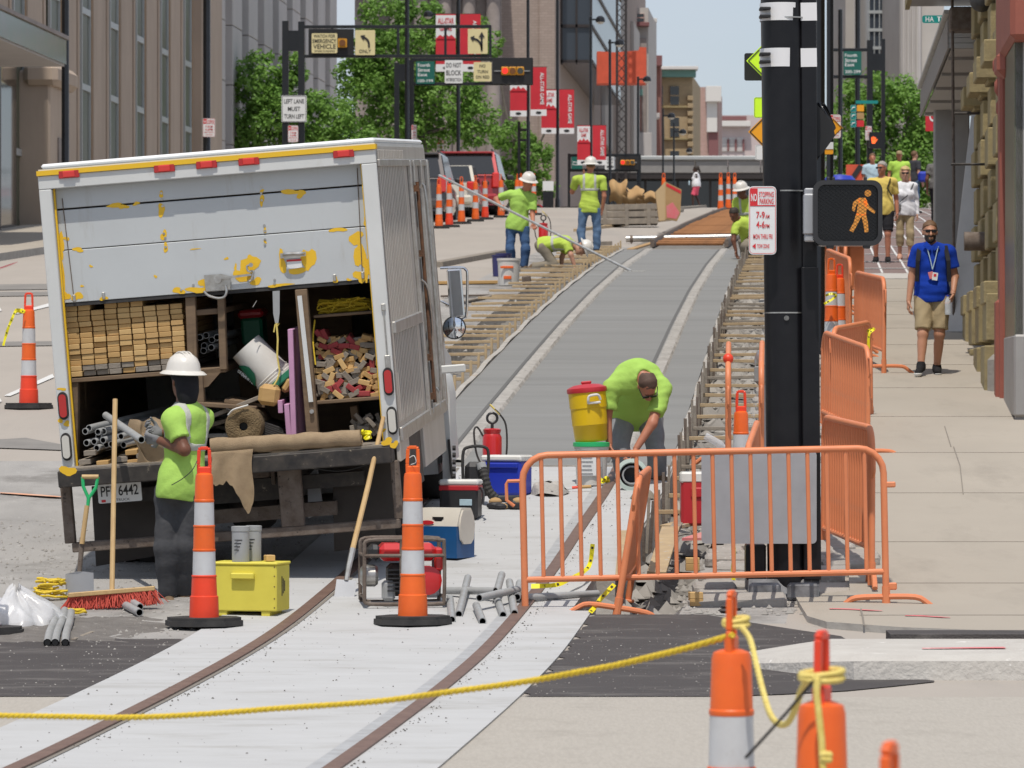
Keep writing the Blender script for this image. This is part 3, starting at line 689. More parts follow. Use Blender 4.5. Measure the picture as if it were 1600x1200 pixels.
for a in ((252,304,10,12),(252,328,16,24),(256,368,12,20),(259,387,10,18),(409,313,9,22),(409,299,8,9),(414,360,7,10),(414,377,6,9),(180,321,40,8),(193,323,18,10),(213,318,14,7),(455,300,46,10),(470,303,20,14),(122,390,22,10),(104,373,12,8),(96,380,14,34),(95,400,10,20),(97,430,12,70),(103,462,16,18),(121,463,20,18),(142,416,8,5),(128,447,6,6),(162,466,14,10),(243,432,7,6),(279,454,24,13),(310,453,44,14),(320,443,24,20),(354,404,8,6),(392,402,14,10),(388,418,44,40),(376,432,30,22),(400,440,20,16),(368,418,6,14),(430,447,26,6),(441,410,16,40),(482,405,26,50),(462,420,40,20),(528,359,30,10),(556,372,34,22),(563,400,20,60),(562,432,22,24),(524,437,12,12),(571,345,8,16),(573,420,10,50),(545,437,10,5),(305,389,26,2),(440,445,60,4)):chip(*a)
for a in ((97,608,18,6),(95,656,12,12),(104,662,14,10),(106,736,30,22),(600,672,8,6),(605,690,20,16),(616,695,14,16)):chip(*a,bb=-.0165 if a[1]>600 and a[1]<680 else -.2415)
for a in ((280,478,4,3),(75,300,3,3)):pass
cho=ch.build('paint_chips',['yellow_paint'],truck,sm=0,fix=False);cho['kind']='stuff'
x=MB();p=lambda px,py,bb=.07:TL(px,py,bb)
x.prism([p(319,430),p(346,428),p(361,432),p(360,452),p(322,455)],(0,-.012,0));x.beam(p(337,436,.05),p(393,429,.05),.016,.022,up=(0,1,0));x.cyl(p(340,437,.06),p(340,437,.02),.026,n=14)
x.tube(bez([p(352,446,.045),p(354,456,.04),p(350,464,.04),p(340,466,.04),p(326,462,.04),p(319,455,.045)],4),.010,8);x.tube(bez([p(393,414,.05),p(386,416,.05),p(388,424,.05),p(396,424,.05),p(393,436,.045),p(390,440,.04)],4),.008,8)
x.cyl(p(392,414,.06),p(392,414,.03),.016,n=10);x.build('latch',['zinc'],truck,fix=True)
x=MB();x.prism([p(438,396),p(478,393),p(478,400),p(438,404)],(0,-.01,0));x.tube(bez([p(443,398,.06),p(446,397,.03),p(470,396,.03),p(474,396,.06)],4),.012,8);x.build('grab_handle',['zinc'],truck,fix=True)
st_=MB();st_.prism([p(448,407,.081),p(471,405,.081),p(472,418,.081),p(449,421,.081)],(0,-.002,0));sto=st_.build('sticker',['sign_white'],truck,fix=True,sm=0)
MB().prism([p(448,406,.0785),p(471,404.5,.0785),p(471,407.5,.0785),p(448,409,.0785)],(0,-.001,0)).build('sticker_stripe',['sign_red'],sto,sm=0,fix=True)
MB().box(((A0+A1)/2-.02,-.11,.54),(A1-A0-.04,.26,.12),b=.008).build('bumper',['black_steel'],truck)
MB().box(((A0+A1)/2,-.1,.607),(A1-A0-.1,.26,.012)).build('deck',['wood_grey'],truck)
x=MB();x.box((0,-.02,.035),(2.36,.09,.068),b=.006);x.build('underride_bar',['rusty_steel'],truck,loc=(.03,0,0))
for px,py,wd in ((108,808,.075),(456,780,.165),(621,770,.06)):
 q=TL(px,py);MB().box((q.x,-.02,.275),(wd,.08,.415),b=.006).build('strut',['rusty_steel'],truck)
q=TL(187,768,-.02);x=MB().prism(rrect(.315,.152,.012),(0,-.004,0));lp=x.build('licence_plate',['sign_white'],truck,loc=q,fix=True)
text(lp,'PFL 6442',.27,.075,(0,-.006,.008),'ink',.012);text(lp,'TRUCK',.10,.018,(.02,-.006,-.058),'ink');MB().box((-.12,-.005,-.06),(.03,.003,.018)).build('plate_sticker',['sign_red'],lp)
x=MB()
for a in (-.42,.42):x.box((a,3.2,.34),(.09,6.2,.2))
for bb in (.25,1.0,2.4,3.6):x.box((0,bb,.36),(1.9,.08,.1))
x.cyl((-.8,1.3,.13),(.8,1.3,.13),.07,n=12);x.sph((0,1.3,.13),(.2,.2,.19),14);x.box((-.1,.5,.33),(.9,.5,.16));x.build('chassis',['black_steel'],truck)
x=MB();p1=TL(400,740,.25);x.box(p1+Vector((-.05,0,0)),(.32,.12,.06),b=.01);x.box(p1+Vector((.13,0,-.0)),(.03,.14,.17),b=.006);x.box(TL(430,800,.3),(.9,.1,.1));x.build('tow_bracket',['rusty_steel'],truck)
x=MB();x.prism([TL(480,745,.5),TL(495,730,.5),TL(505,800,.5),TL(482,810,.5)],(0,.05,0));x.cyl(TL(478,800,.6),TL(500,797,.6),.03,n=10);x.build('spring_hanger',['galv'],truck,fix=True)
def flap(c0,c1):
 a=[TL(*q,.34) for q in c0];MB().prism(a,(0,.015,0)).build('mud_flap',[c1],truck,fix=True,sm=0)
flap([(143,760),(246,752),(246,868),(150,885)],'flap');flap([(520,728),(612,718),(618,850),(522,862)],'flap')
hs=MB().tube(bez([TL(440,725,.0),TL(490,732,.0),TL(540,735,.0),TL(600,716,.0)],6),.006,6);hs.build('hose',['black'],truck)
def wheel(px,b0,r=.42,wd=.24):
 pass
tp=[(.20,-.115),(.36,-.12),(.405,-.1),(.42,-.06),(.42,.06),(.405,.1),(.36,.12),(.20,.115)]
wm=MB().lathe(tp,28,T=Matrix.Rotation(math.pi/2,4,'Y'),cap0=False,cap1=False).mesh('tyre','rubber',fix=True)
rm=MB().lathe([(.05,.05),(.08,.05),(.15,-.02),(.20,.09),(.21,.1),(.21,-.1)],24,T=Matrix.Rotation(math.pi/2,4,'Y')).mesh('rim','white_paint',fix=True)
gz=-.29
for a,bb in ((-1.0,1.3),(-.74,1.3),(1.06,1.3),(.8,1.3),(-.95,5.2),(1.02,5.2)):
 o=link('wheel',wm,truck,(a,bb,gz+.42+(.11 if a>0 else -.0)));link('rim',rm,o)
x=MB();x.prism([(1.1,.78,.6),(1.1,.72,.2),(1.1,1.88,.2),(1.1,1.82,.6)],(.13,0,0));x.build('wheel_arch',['black_steel'],truck,fix=True)
MB().box((1.235,.36,.56),(.03,.7,.18),b=.004).build('skirt',['truck_side'],truck);MB().box((1.235,2.85,.48),(.03,1.9,.36),b=.004).build('skirt',['truck_side'],truck)
x=MB();x.box((A1+.014,1.3,1.42),(.028,2.3,.085),b=.006);x.box((A1+.014,2.0,.66),(.026,3.9,.10),b=.006);x.box((A1+.012,2.0,2.60),(.024,3.95,.05),b=.004);x.build('rub_rail',['rail_alu'],truck)
x=MB()
for bb,wd in ((2.38,.09),(2.66,.07),(3.3,.05),(3.9,.12)):x.box((A1+.016,bb,1.64),(.032,wd,1.95),b=.005)
x.build('door_post',['rail_alu'],truck)
MB().box((A1+.004,2.53,1.62),(.008,.17,1.9)).build('door_slot',['black'],truck)
x=MB();x.tube([(A1+.05,2.56,.75),(A1+.05,2.56,2.45)],.014,8)
for zz in (.8,1.1,1.9,2.4):x.box((A1+.03,2.56,zz),(.05,.08,.05))
x.build('bolt_bar',['rust'],truck)
x=MB();x.tube(bez([(A1+.04,2.9,.85),(A1+.08,2.9,.95),(A1+.08,2.9,2.3),(A1+.04,2.9,2.4)],4),.012,8);x.tube(bez([(A1+.03,2.45,1.7),(A1+.07,2.5,1.62),(A1+.07,2.6,1.3),(A1+.03,2.62,1.15)],4),.01,8);x.build('grab_rail',['zinc'],truck)
x=MB();q=TL(599,480,-.02);q2=TL(606,566,-.02);x.tube([q,q2],.007,6);x.box(q,(.03,.02,.05),b=.004);x.box(q2,(.04,.02,.1),b=.004);x.build('hold_bar',['zinc'],truck)
cb=MB();cy0,cy1=4.12,5.75;sh=[(-1.12,cy0,.1),(-1.12,cy0,1.95),(-1.12,cy0+1.1,1.95),(-1.12,cy1,1.05),(-1.12,cy1+.5,.95),(-1.12,cy1+.5,.1)]
cb.prism(sh,(2.26,0,0));cab=cb.build('cab',['white_paint'],truck,fix=True)
MB().prism([(1.142,cy0+.25,1.1),(1.142,cy0+.25,1.78),(1.142,cy0+1.0,1.78),(1.142,cy1-.1,1.1)],(.006,0,0)).build('window',['glass_dark'],cab,fix=True)
MB().prism([(-1.05,cy0+1.13,1.9),(1.07,cy0+1.13,1.9),(1.07,cy1+.02,1.08),(-1.05,cy1+.02,1.08)],(0,.012,.012)).build('windscreen',['glass_dark'],cab,fix=True)
x=MB();x.box((1.15,cy0+.6,.62),(.02,1.0,.9),b=.01);x.build('door',['white_paint'],cab)
x=MB();x.prism([TL(690,585,4.05),TL(697,592,4.05),TL(703,620,4.05),TL(703,765,4.05),TL(692,765,4.05)],(0,.6,0));x.build('fender',['white_paint'],truck,fix=True)
x=MB()
for k in range(7):x.cyl(TL(707,700+11*k,4.0),TL(712,700+11*k,4.0),.02,n=8)
x.box(TL(705,735,4.02),(.02,.03,.5));x.build('side_marker_strip',['rubber'],truck)
x=MB();x.box(TL(698,577,3.6),(.30,.03,.065),b=.01);x.build('mirror_brace',['white_paint'],truck)
mx=MB();mp_=lambda px,py:TL(px,py,5.5)
mx.tube(bez([mp_(688,419),mp_(718,418),mp_(727,421),mp_(730,432),mp_(729,488),mp_(724,498),mp_(712,503)],4),.012,8);mx.tube([mp_(688,470),mp_(704,478)],.01,6);mir=mx.build('mirror_arm',['chrome'],truck)
q=mp_(712,458);MB().box(q,(.125,.05,.40),b=.012).build('mirror_shell',['chrome'],mir);MB().box(q+Vector((0,-.028,0)),(.10,.004,.375)).build('mirror_glass',['mirror'],mir)
q=mp_(710,512);T=Matrix.Translation(q)@Matrix.Rotation(math.pi/2,4,'X');MB().lathe([(.02,-.03),(.08,-.02),(.098,.0),(.098,.012),(.09,.014)],24,T=T).build('round_mirror_shell',['dark_plastic'],mir)
MB().lathe([(.001,.03),(.03,.0285),(.06,.024),(.09,.013)],24,T=T,cap0=False,cap1=False).build('round_mirror_glass',['mirror'],mir,fix=True)
#  shelving inside (part of the truck)
def shelf(px0,py0,px1,py1,b0,dep,th,m_='wood_shelf',name='shelf'):
 a,c=TL(px0,py0,b0),TL(px1,py1,b0);MB().box(((a.x+c.x)/2,b0+dep/2,(a.z+c.z)/2-th/2),(abs(c.x-a.x),dep,th),b=.004).build(name,[m_],truck)
def post(px,py0,py1,b0,wd,dep=.09,m_='wood_shelf',px1=None):
 a,c=TL(px,py0,b0),TL(px if px1 is None else px1,py1,b0);MB().beam(a,c,wd,dep,up=(0,1,0),bev=.004).build('shelf_post',[m_],truck)
shelf(108,592,298,577,.14,2.0,.03);shelf(490,497,598,480,.25,1.6,.02);shelf(494,625,602,620,.16,1.6,.025)
post(296,464,592,.16,.05,px1=301);post(114,590,720,.2,.085);post(130,596,700,1.0,.06)
shelf(300,484,350,482,.15,1.5,.04);shelf(302,577,352,573,.15,1.5,.04);post(346,463,577,.16,.05,px1=350);post(303,463,577,.16,.03,px1=306);post(312,577,690,.16,.05,px1=318)
MB().prism([TL(316,580,.15),TL(352,573,.15),TL(325,604,.15),TL(318,606,.15)],(0,.04,0)).build('bracket',['wood_shelf'],truck,fix=True)
post(471,452,690,.1,.085,px1=490,m_='wood_shelf');MB().beam(TL(468,462,.045),TL(486,628,.045),.032,.012,up=(0,1,0)).build('post_strip',['white_paint'],truck)
MB().cyl(TL(487,643,.05),TL(487,643,.03),.016,n=10).build('post_bolt',['zinc'],truck);post(553,634,665,.4,.055,px1=558)
MB().box((.3,2.2,1.6),(.9,.02,2.0)).build('bulkhead',['wood_shelf'],truck)
MB().box((A0+.035,2.0,1.65),(.02,3.9,2.05)).build('lining',['wood_shelf'],truck);MB().box((A1-.035,2.0,1.65),(.02,3.9,2.05)).build('lining',['wood_shelf'],truck)
#  load: lumber ends, one board each
bmesh_=[MB().box((0,.8,0),(.0865,1.6,.0365),b=.003).mesh('lumber_board',m_) for m_ in ('wood','wood2','wood3','wood_grey')]
a0=TL(109,588,.16).x;a1=TL(293,575,.16).x;c0=TL(200,583,.16).z;cw=(a1-a0)/9;r2=np.random.default_rng(5)
for j in range(13):
 off=.006*(r2.random()-.5)
 for i in range(9):
  if j==12 and i in (2,6,7,8):continue
  if j==0 and i in (5,6) and r2.random()<.0:continue
  gy=j<2 and r2.random()<.6
  o=link('lumber_board',bmesh_[3 if gy else int(r2.random()*3)])
  o.matrix_world=TM@Matrix.Translation((a0+cw*(i+.5)+off+.004*(r2.random()-.5),.15+.03*r2.random() ** 2,c0+.0205+.0392*j+.0015*r2.random()))@Matrix.Rotation(.02*(r2.random()-.5),4,'Y')
  tag(o,'pale sawn board end in the tall board stack inside the truck','board','boards stacked in the truck') if not gy else tag(o,'weathered grey board at the bottom of the board stack in the truck','board','boards stacked in the truck')
for k,(px,py) in enumerate(((132,722),(160,724),(190,718),(208,722),(140,708),(205,707),(222,712))):
 o=link('lumber_board',bmesh_[(3,0,3,2)[k%4]]);o.matrix_world=TM@Matrix.Translation(TL(px,py,-.06))@Matrix.Rotation(.05*(k%3-1),4,'Z')
 tag(o,'short board lying flat on the truck deck under the grey pipes','board','boards on the truck deck')
sm_=[MB().box((0,.12,0),(w_,.24,h_),b=.003).mesh('scrap_block',m_) for m_,w_,h_ in (('wood2',.085,.036),('wood',.075,.034),('wood_red',.082,.036),('wood_grey',.085,.038),('wood3',.065,.032),('wood_grey',.07,.036))]
NM=('pale','pale','red-painted','grey','brown','grey');n=0;GR='block ends heaped in the truck bin'
for row in range(11):
 for col in range(13):
  px=497+8.1*col+3*(r2.random()-.5)+(4 if row%2 else 0);py=618-9.6*row+5*(r2.random()-.5)-col*.15
  if px>597+2 or py<520+12*abs(math.sin((px-500)/28))*.8:continue
  k=int(r2.random() ** 1.1*6)%6;ang=r2.normal()*.55-.15 if r2.random()<.8 else r2.random()*3
  o=link('scrap_block',sm_[k]);o.matrix_world=TM@Matrix.Translation(TL(px,py,.2+.01*row+.06*r2.random()))@Matrix.Rotation(-ang,4,'Y')@Matrix.Rotation(.3*(r2.random()-.5),4,'Z')
  tag(o,f'{NM[k]} block end in the jumbled heap of blocks inside the truck','wood block',GR);n+=1
pmk={}
def pvc(a,c,r=.024,label='',grp=None,name='pvc_pipe',mt='pvc'):
 L=(c-a).length;key=(round(L,2),r,mt)
 if key not in pmk:pmk[key]=MB().pipe((0,0,0),(0,L,0),r,r*.78,14,mi2=1).mesh('pipe',[mt,'black'])
 o=link(name,pmk[key]);d=(c-a).normalized();o.matrix_world=Matrix.Translation(a)@d.to_track_quat('Y','Z').to_matrix().to_4x4();return tag(o,label,'pipe',grp)
for px,py in ((139,669),(153,675),(162,674),(154,682),(135,692),(147,690),(161,688),(151,700),(166,695),(174,694),(189,682),(193,695),(133,674)):
 a=TM@TL(px,py,-.02+.06*r2.random());c=TM@(TL(px,py,0)+Vector((.55+.1*r2.random(),1.9,.06)));c=a+(c-a).normalized()*1.9
 pvc(a,c,.024,'grey plastic pipe in the loose bundle on the truck bed','pipes bundled in the truck')
for px,py in ((312,527),(322,524),(331,531),(319,540),(330,543),(318,548),(339,527)):
 a=TM@TL(px,py,.3+.1*r2.random());c=a+(TM.to_3x3()@Vector((.02,1,.0)))*1.2;pvc(a,c,.024,'grey pipe end inside the square wooden cubby hole of the truck','pipes in the cubby hole')
t=tk('bucket','white plastic bucket with green label lying tilted in the truck','bucket',412,572,.3)
d=(TL(450,600,.3)-TL(385,528,.3)).normalized();T=d.to_track_quat('Z','Y').to_matrix().to_4x4()
MB().lathe([(.125,-.19),(.138,.08),(.146,.085),(.14,.1),(.15,.105),(.145,.12),(.15,.125),(.147,.14)],28,T=T).build('bucket_body',['bucket_white'],t)
MB().lathe([(.150,.14),(.158,.142),(.158,.18),(.15,.19)],28,T=T).build('bucket_lid',['label_green'],t)
lb=MB();T2=T@Matrix.Rotation(math.radians(-98),4,'Z');vs=[]
for i in range(11):
 for j in range(9):
  an=-.9+1.8*i/10;zz=-.12+.19*j/8;hh=math.sqrt(max(0,1-(an/.95) ** 2));zz=-.03+(zz+.03)*hh
  rr_=.1285+(zz+.19)/.27*.013+.003;vs.append((rr_*math.cos(an),rr_*math.sin(an),zz))
lb.add(vs,[(i*9+j,(i+1)*9+j,(i+1)*9+j+1,i*9+j+1) for i in range(10) for j in range(8)],T=T2);lo=lb.build('label',['label_green'],t,fix=False)
for k,(s_,w_) in enumerate((('WHITE',.11),('SERIES',.1))):
 q=T2@Vector((.147,0,-.01-.04*k));o=text(t,s_,w_,.02,q+Vector((0,-.012,0)),'sign_white');o.rotation_euler=(math.radians(-6),math.radians(40),math.radians(4))
t=tk('hanging_wood_block','square wooden block hanging on a knotted yellow cord from the door strap','wood block',421,617,.1)
MB().box((0,0,0),(.15,.12,.15),b=.03,R=Matrix.Rotation(math.radians(12),3,'Y')).build('block',['wood'],t)
o0=TL(421,617,.1)
MB().tube([TL(x_,y_,.06)-o0 for x_,y_ in ((432,505),(434,530),(433,555),(437,580),(434,592),(428,602))],.007,6).build('cord',['rope_pale'],t)
MB().tube([TL(x_,y_,.06)-o0 for x_,y_ in ((428,519),(430,507),(436,506),(432,512),(430,506))],.006,6).build('knot',['rope_pale'],t)
x=MB();q=[TL(*p_,.07) for p_ in ((426,455),(437,454),(437,488),(435,505),(430,505),(427,490))];x.prism(q,(0,-.004,0));x.build('door_strap',['grey_plastic'],truck,fix=True)
for px,y0,y1,wd,lab in ((461,512,700,.038,'tall pink foam board standing beside the wooden post in the truck'),(455,628,706,.036,'short pink foam board with a low top leaning before the tall one'),(445,622,642,.034,'small stub of pink foam board left of the other two')):
 a,c=TL(px,y0,.35),TL(px+(6 if y1>690 else 1),y1,.35);o=thing('foam_board',lab,'foam board',mw=TM@Matrix.Translation(c));MB().beam((0,0,0),a-c,wd,.6,up=(0,1,0),bev=.004).build('slab',['pink_foam'],o)
t=tk('drainage_board_stack','stack of black corrugated sheets tipped behind the round straw roll','sheets',412,668,.35);R=Matrix.Rotation(math.radians(-24),3,'Y');sb=MB().box((0,0,0),(.42,.5,.011),b=.002).mesh('sheet','corr_black')
for k in range(13):
 o=link('sheet',sb,t,R.transposed().inverted()@Vector((.004*(k%3),0,-.09+.015*k)),Matrix.Rotation(math.radians(24),3,'Y').to_euler())
t=tk('straw_roll','rolled round bale end of brown straw matting on the truck bed','roll',381,666,-.02)
T=Matrix.Rotation(math.pi/2,4,'X');MB().lathe([(.03,.02),(.06,.035),(.1,.04),(.128,.03),(.136,0),(.136,-.5)],30,T=T,cap0=False).build('roll_body',['hay'],t,fix=True);MB().tube(bez([(-.1,-.045,.09),(-.06,-.06,.125),(0,-.05,.14),(.05,-.045,.15)],5),.006,6).build('tie',['white_plastic'],t);MB().lathe([(.03,-.02),(.028,-.03)],16,T=T).build('roll_core',['black'],t)
q0=TL(330,698,-.2);q1=TL(564,684,-.2);t=thing('burlap_roll','long tan roll of burlap lying along the truck tailboard','roll',mw=TM@Matrix.Translation(q0));v=q1-q0
MB().tube([v*(k/24)+Vector((0,0,.004*math.sin(k*1.3))) for k in range(25)],[.058+.003*math.sin(k*.9) for k in range(25)],18).build('roll_body',['burlap'],t)
MB().tube([v+Vector((.004,0,0))+Vector((0,math.cos(a_/3)*a_*.0028,math.sin(a_/3)*a_*.0028)) for a_ in range(2,20)],.004,5).build('roll_spiral',['burlap'],t)
def drape(name,lab,fn,nu,nv):
 o=MB().grid(fn,nu,nv).build(name,['burlap'],None,sm=180);o.matrix_world=TM;return tag(o,lab,'cloth')
ed=lambda s_,k:s_+.012*math.sin(k*37.0)+.008*math.sin(k*91)
def d1(u,v):
 px=330+66*u;top=TL(px,706-6*u,-.235);low=752+46*max(0,1-abs(u-.85)/.5)+6*math.sin(9*u);c=TL(px,low,-.25)
 if v<.3:return top+Vector((0,.2-.2*v/.3,.012+.006*math.sin(8*u)))
 w_=(v-.3)/.7;return top.lerp(c,w_)+Vector((.01*math.sin(6*w_+3*u),-.02-.022*w_*(1+math.sin(11*u+w_*2)),.008*math.sin(40*u)*(w_>.95)))
drape('burlap_cloth','frayed burlap flap hanging over the truck bumper below the roll',d1,26,22)
def d2(u,v):
 px=395+150*u;a=TL(px,702-8*u,-.22);return a+Vector((0,-.01+.22*v,.008+.004*math.sin(14*u+3*v)-(.05*(1-v*6) if v<.17 else 0)*(.4+.6*math.sin(5*u) ** 2)))
drape('burlap_cloth','flat edge of burlap lying on the tailboard under the long roll',d2,30,10)
def d3(u,v):
 px=203+62*u;py=655+75*v;s_=math.sin(7*u+4*v)*.018+math.sin(13*u-9*v)*.012;return TL(px-6*math.sin(6*v)+10*v,py+5*math.sin(7*u),-.2)+Vector((s_,-.03*math.sin(math.pi*u)*(1+math.sin(5*v))-s_,s_*.6))
drape('burlap_cloth','crumpled burlap bunched up beside the grey pipes by the worker',d3,24,24)
t=tk('yellow_rope_heap','tangle of yellow rope on the top right shelf of the truck','rope',540,474,.5);x=MB()
for k in range(26):
 pts=[(-.2+.4*r2.random(),-.15*r2.random(),-.06+.1*r2.random()) for _ in range(5)];x.tube(bez(pts,5),.006,5)
x.tube(bez([TL(492,500,.3)-TL(540,474,.5),TL(489,530,.25)-TL(540,474,.5),TL(493,570,.2)-TL(540,474,.5)],5),.006,5);x.build('strands',['rope'],t)
t=tk('tape_roll','crumpled yellow caution tape at the right end of the burlap roll','tape',573,680,-.15);x=MB()
for k in range(9):
 pts=[(-.03+.06*r2.random(),-.03+.06*r2.random(),-.03+.07*r2.random()) for _ in range(4)];x.tube(bez(pts,4),.012,4)
x.build('tape_loops',['tape'],t)
t=tk('loose_planks','loose brown planks tossed across the middle of the truck bed','planks',350,640,.4)
for k,(x_,y_,L,a_,m_) in enumerate(((352,632,.5,.15,'wood_shelf'),(372,634,.4,-.3,'wood_grey'),(388,628,.3,.2,'wood_shelf'),(340,660,.5,-.2,'wood_grey'),(345,678,.35,.05,'pvc'),(360,668,.4,.4,'corr_black'))):
 MB().box(TL(x_,y_,.3+.05*k)-TL(350,640,.4),(L,.4,.03),b=.004,R=Matrix.Rotation(a_,3,'Y')).build('plank',[m_],t)
t=tk('wood_wedge','pale rounded wood offcut jammed beside the tilted white bucket','wood',450,602,.2);MB().box((0,0,0),(.11,.1,.06),b=.02,R=Matrix.Rotation(-.9,3,'Y')).build('offcut',['wood'],t)
t=tk('storage_tub','red and green storage tub on the dark back shelf of the truck','tub',396,500,1.2);MB().box((0,0,-.08),(.16,.3,.2),b=.02).build('tub',['label_green'],t);MB().box((0,0,.05),(.19,.32,.06),b=.02).build('lid',['red_cooler'],t)
t=tk('scrap_heap','loose dark offcuts heaped on the floor under the block bin','offcuts',575,668,.2);x=MB()
for k in range(30):x.box((-.12+.24*r2.random(),.2*r2.random(),-.03+.1*r2.random()),(.09,.05,.03),R=Matrix.Rotation(r2.random()*3,3,'Y'),b=.003)
x.build('offcut_pile',['wood_grey'],t)
#  people: one blended distance field per body, meshed with surface nets
def surfnet(fn,lo,hi,h):
 lo=np.array(lo,float)-2*h;hi=np.array(hi,float)+2*h;n=np.ceil((hi-lo)/h).astype(int)+1
 ax=[(lo[k]+h*np.arange(n[k])).astype(np.float32) for k in range(3)]
 X,Y,Z=np.meshgrid(*ax,indexing='ij');P=np.stack([X,Y,Z],-1);V=fn(P)
 ins=V<0;c=np.zeros((n[0]-1,n[1]-1,n[2]-1),np.int8)
 for dx in (0,1):
  for dy in (0,1):
   for dz in (0,1):c+=ins[dx:n[0]-1+dx,dy:n[1]-1+dy,dz:n[2]-1+dz]
 act=(c>0) & (c<8);I,J,K=np.nonzero(act);idx=-np.ones(act.shape,int);idx[act]=np.arange(len(I))
 acc=np.zeros((len(I),3));cnt=np.zeros(len(I))
 for a in range(3):
  for o1 in (0,1):
   for o2 in (0,1):
    d0=[0,0,0];b1,b2=[k for k in range(3) if k != a];d0[b1]=o1;d0[b2]=o2;d1=list(d0);d1[a]=1
    v0=V[I+d0[0],J+d0[1],K+d0[2]];v1=V[I+d1[0],J+d1[1],K+d1[2]];m=(v0<0) != (v1<0)
    t=np.where(m,v0/np.where(m,v0-v1,1),0);p=np.zeros((len(I),3));p[:,b1]=o1;p[:,b2]=o2;p[:,a]=t
    acc+=p*m[:,None];cnt+=m
 vs=lo+h*(np.stack([I,J,K],1)+acc/np.maximum(cnt,1)[:,None]);F=[]
 for a in range(3):
  b1,b2=[(1,2),(2,0),(0,1)][a];s0=[slice(None)]*3;s1=[slice(None)]*3;s0[a]=slice(0,-1);s1[a]=slice(1,None)
  e=ins[tuple(s0)] != ins[tuple(s1)];sg=ins[tuple(s0)];ii=np.array(np.nonzero(e)).T
  ok=(ii[:,b1]>0) & (ii[:,b2]>0) & (ii[:,b1]<n[b1]-1) & (ii[:,b2]<n[b2]-1);ii=ii[ok];sgn=sg[ii[:,0],ii[:,1],ii[:,2]]
  q=[]
  for o1,o2 in ((1,1),(0,1),(0,0),(1,0)):
   j=ii.copy();j[:,b1]-=o1;j[:,b2]-=o2;q.append(idx[j[:,0],j[:,1],j[:,2]])
  q=np.stack(q,1);q=np.where(sgn[:,None],q,q[:,::-1]);F.append(q)
 F=np.concatenate(F);F=F[(F>=0).all(1)];return vs,F
def smin(a,b,k):
 if k<=0:return np.minimum(a,b)
 h=np.clip(.5+.5*(b-a)/k,0,1);return b+(a-b)*h-k*h*(1-h)
def _v(p):return np.array(p,np.float32)
def d_cap(P,a,b,ra,rb,fr=None,fl=1.0):
 a,b=_v(a),_v(b);pa=P-a;ba=b-a
 if fr is not None:
  fr=_v(fr);q=pa@fr;pa=pa+(q*(1/fl-1))[...,None]*fr;ba=ba+fr*(float(ba@fr)*(1/fl-1))
 t=np.clip((pa@ba)/max(1e-9,float(ba@ba)),0,1);return np.linalg.norm(pa-t[...,None]*ba,axis=-1)-(ra+(rb-ra)*t)
def d_ell(P,c,r,A=None):
 p=P-_v(c)
 if A is not None:p=p@np.asarray(A,np.float32)
 r=_v(r);k0=np.linalg.norm(p/r,axis=-1);k1=np.linalg.norm(p/(r*r),axis=-1);return k0*(k0-1)/np.maximum(k1,1e-6)
def d_pl(P,c,n):return (P-_v(c))@_v(n)
def folds(P,amp,seed=0,f=1.0):
 x,y,z=P[...,0]*f,P[...,1]*f,P[...,2]*f;s=seed*1.7
 w_=4*np.sin(5*x+s)+3*np.sin(6*z+2*y+s)
 return amp*(np.sin(24*z+9*x+w_+s)*.45+np.sin(31*x-17*z+8*y+1.3*w_)*.35+np.sin(55*z+30*y+w_*2)*.2)
def nmesh(name,vs,F,m_,parent):
 me=bpy.data.meshes.new(name);me.from_pydata(vs.tolist(),[],F.tolist());me.materials.append(M[m_]);me.shade_smooth();me.update();return link(name,me,parent)
def unit(v):
 v=np.array(v,float);return v/max(1e-9,np.linalg.norm(v))
def bounds(pts,m):P=np.array(pts,float);return P.min(0)-m,P.max(0)+m
def hand_mesh(wr,d,pn,sc=1.0,curl=.5,side=1,thumb=.6):
 """wr wrist, d direction to the knuckles, pn direction the palm faces, side +1 / -1 where the thumb is (along pn x d)"""
 d=unit(d);pn=unit(np.array(pn)-d*np.dot(pn,d));s_=np.cross(pn,d)*side;wr=np.array(wr,float);caps=[]
 kn=wr+d*.088*sc
 for k,(o,L) in enumerate(((.030,.92),(.010,1.0),(-.011,.94),(-.031,.76))):
  p=kn+s_*o*sc-d*(.006*abs(k-1))*sc;a=curl*.55*(1+.12*k);r_=.0092*sc
  for j,l_ in enumerate((.042,.028,.022)):
   v=d*math.cos(a)+pn*math.sin(a)+s_*(.03*(1.5-k));q=p+v*l_*L*sc;caps.append((p,q,r_*(1-.1*j),r_*(.9-.1*j),.006));p=q;a+=curl*.95
 for o in (.028,.009,-.011,-.029):caps.append((wr+s_*o*.6*sc+d*.015*sc,kn+s_*o*sc,.014*sc,.0125*sc,.012))
 caps.append((wr-d*.03*sc,wr+d*.02*sc,.024*sc,.022*sc,.015))
 b=wr+d*.022*sc+s_*.024*sc;v=unit(s_*.85+d*.6+pn*.35*thumb);q=b+v*.042*sc;v2=unit(s_*.35+d*.85+pn*.55*thumb);q2=q+v2*.03*sc
 caps+=[(b,q,.0145*sc,.0115*sc,.012),(q,q2,.0108*sc,.0085*sc,.004),(q2,q2+unit(v2+pn*.3)*.022*sc,.009*sc,.0075*sc,.004)]
 pts=[c[0] for c in caps]+[c[1] for c in caps];lo,hi=bounds(pts,.02)
 def fn(P):
  r_=None
  for a,b_,ra,rb,k in caps:v=d_cap(P,a,b_,ra,rb);r_=v if r_ is None else smin(r_,v,k)
  return r_
 return surfnet(fn,lo,hi,.0042*max(sc,1))
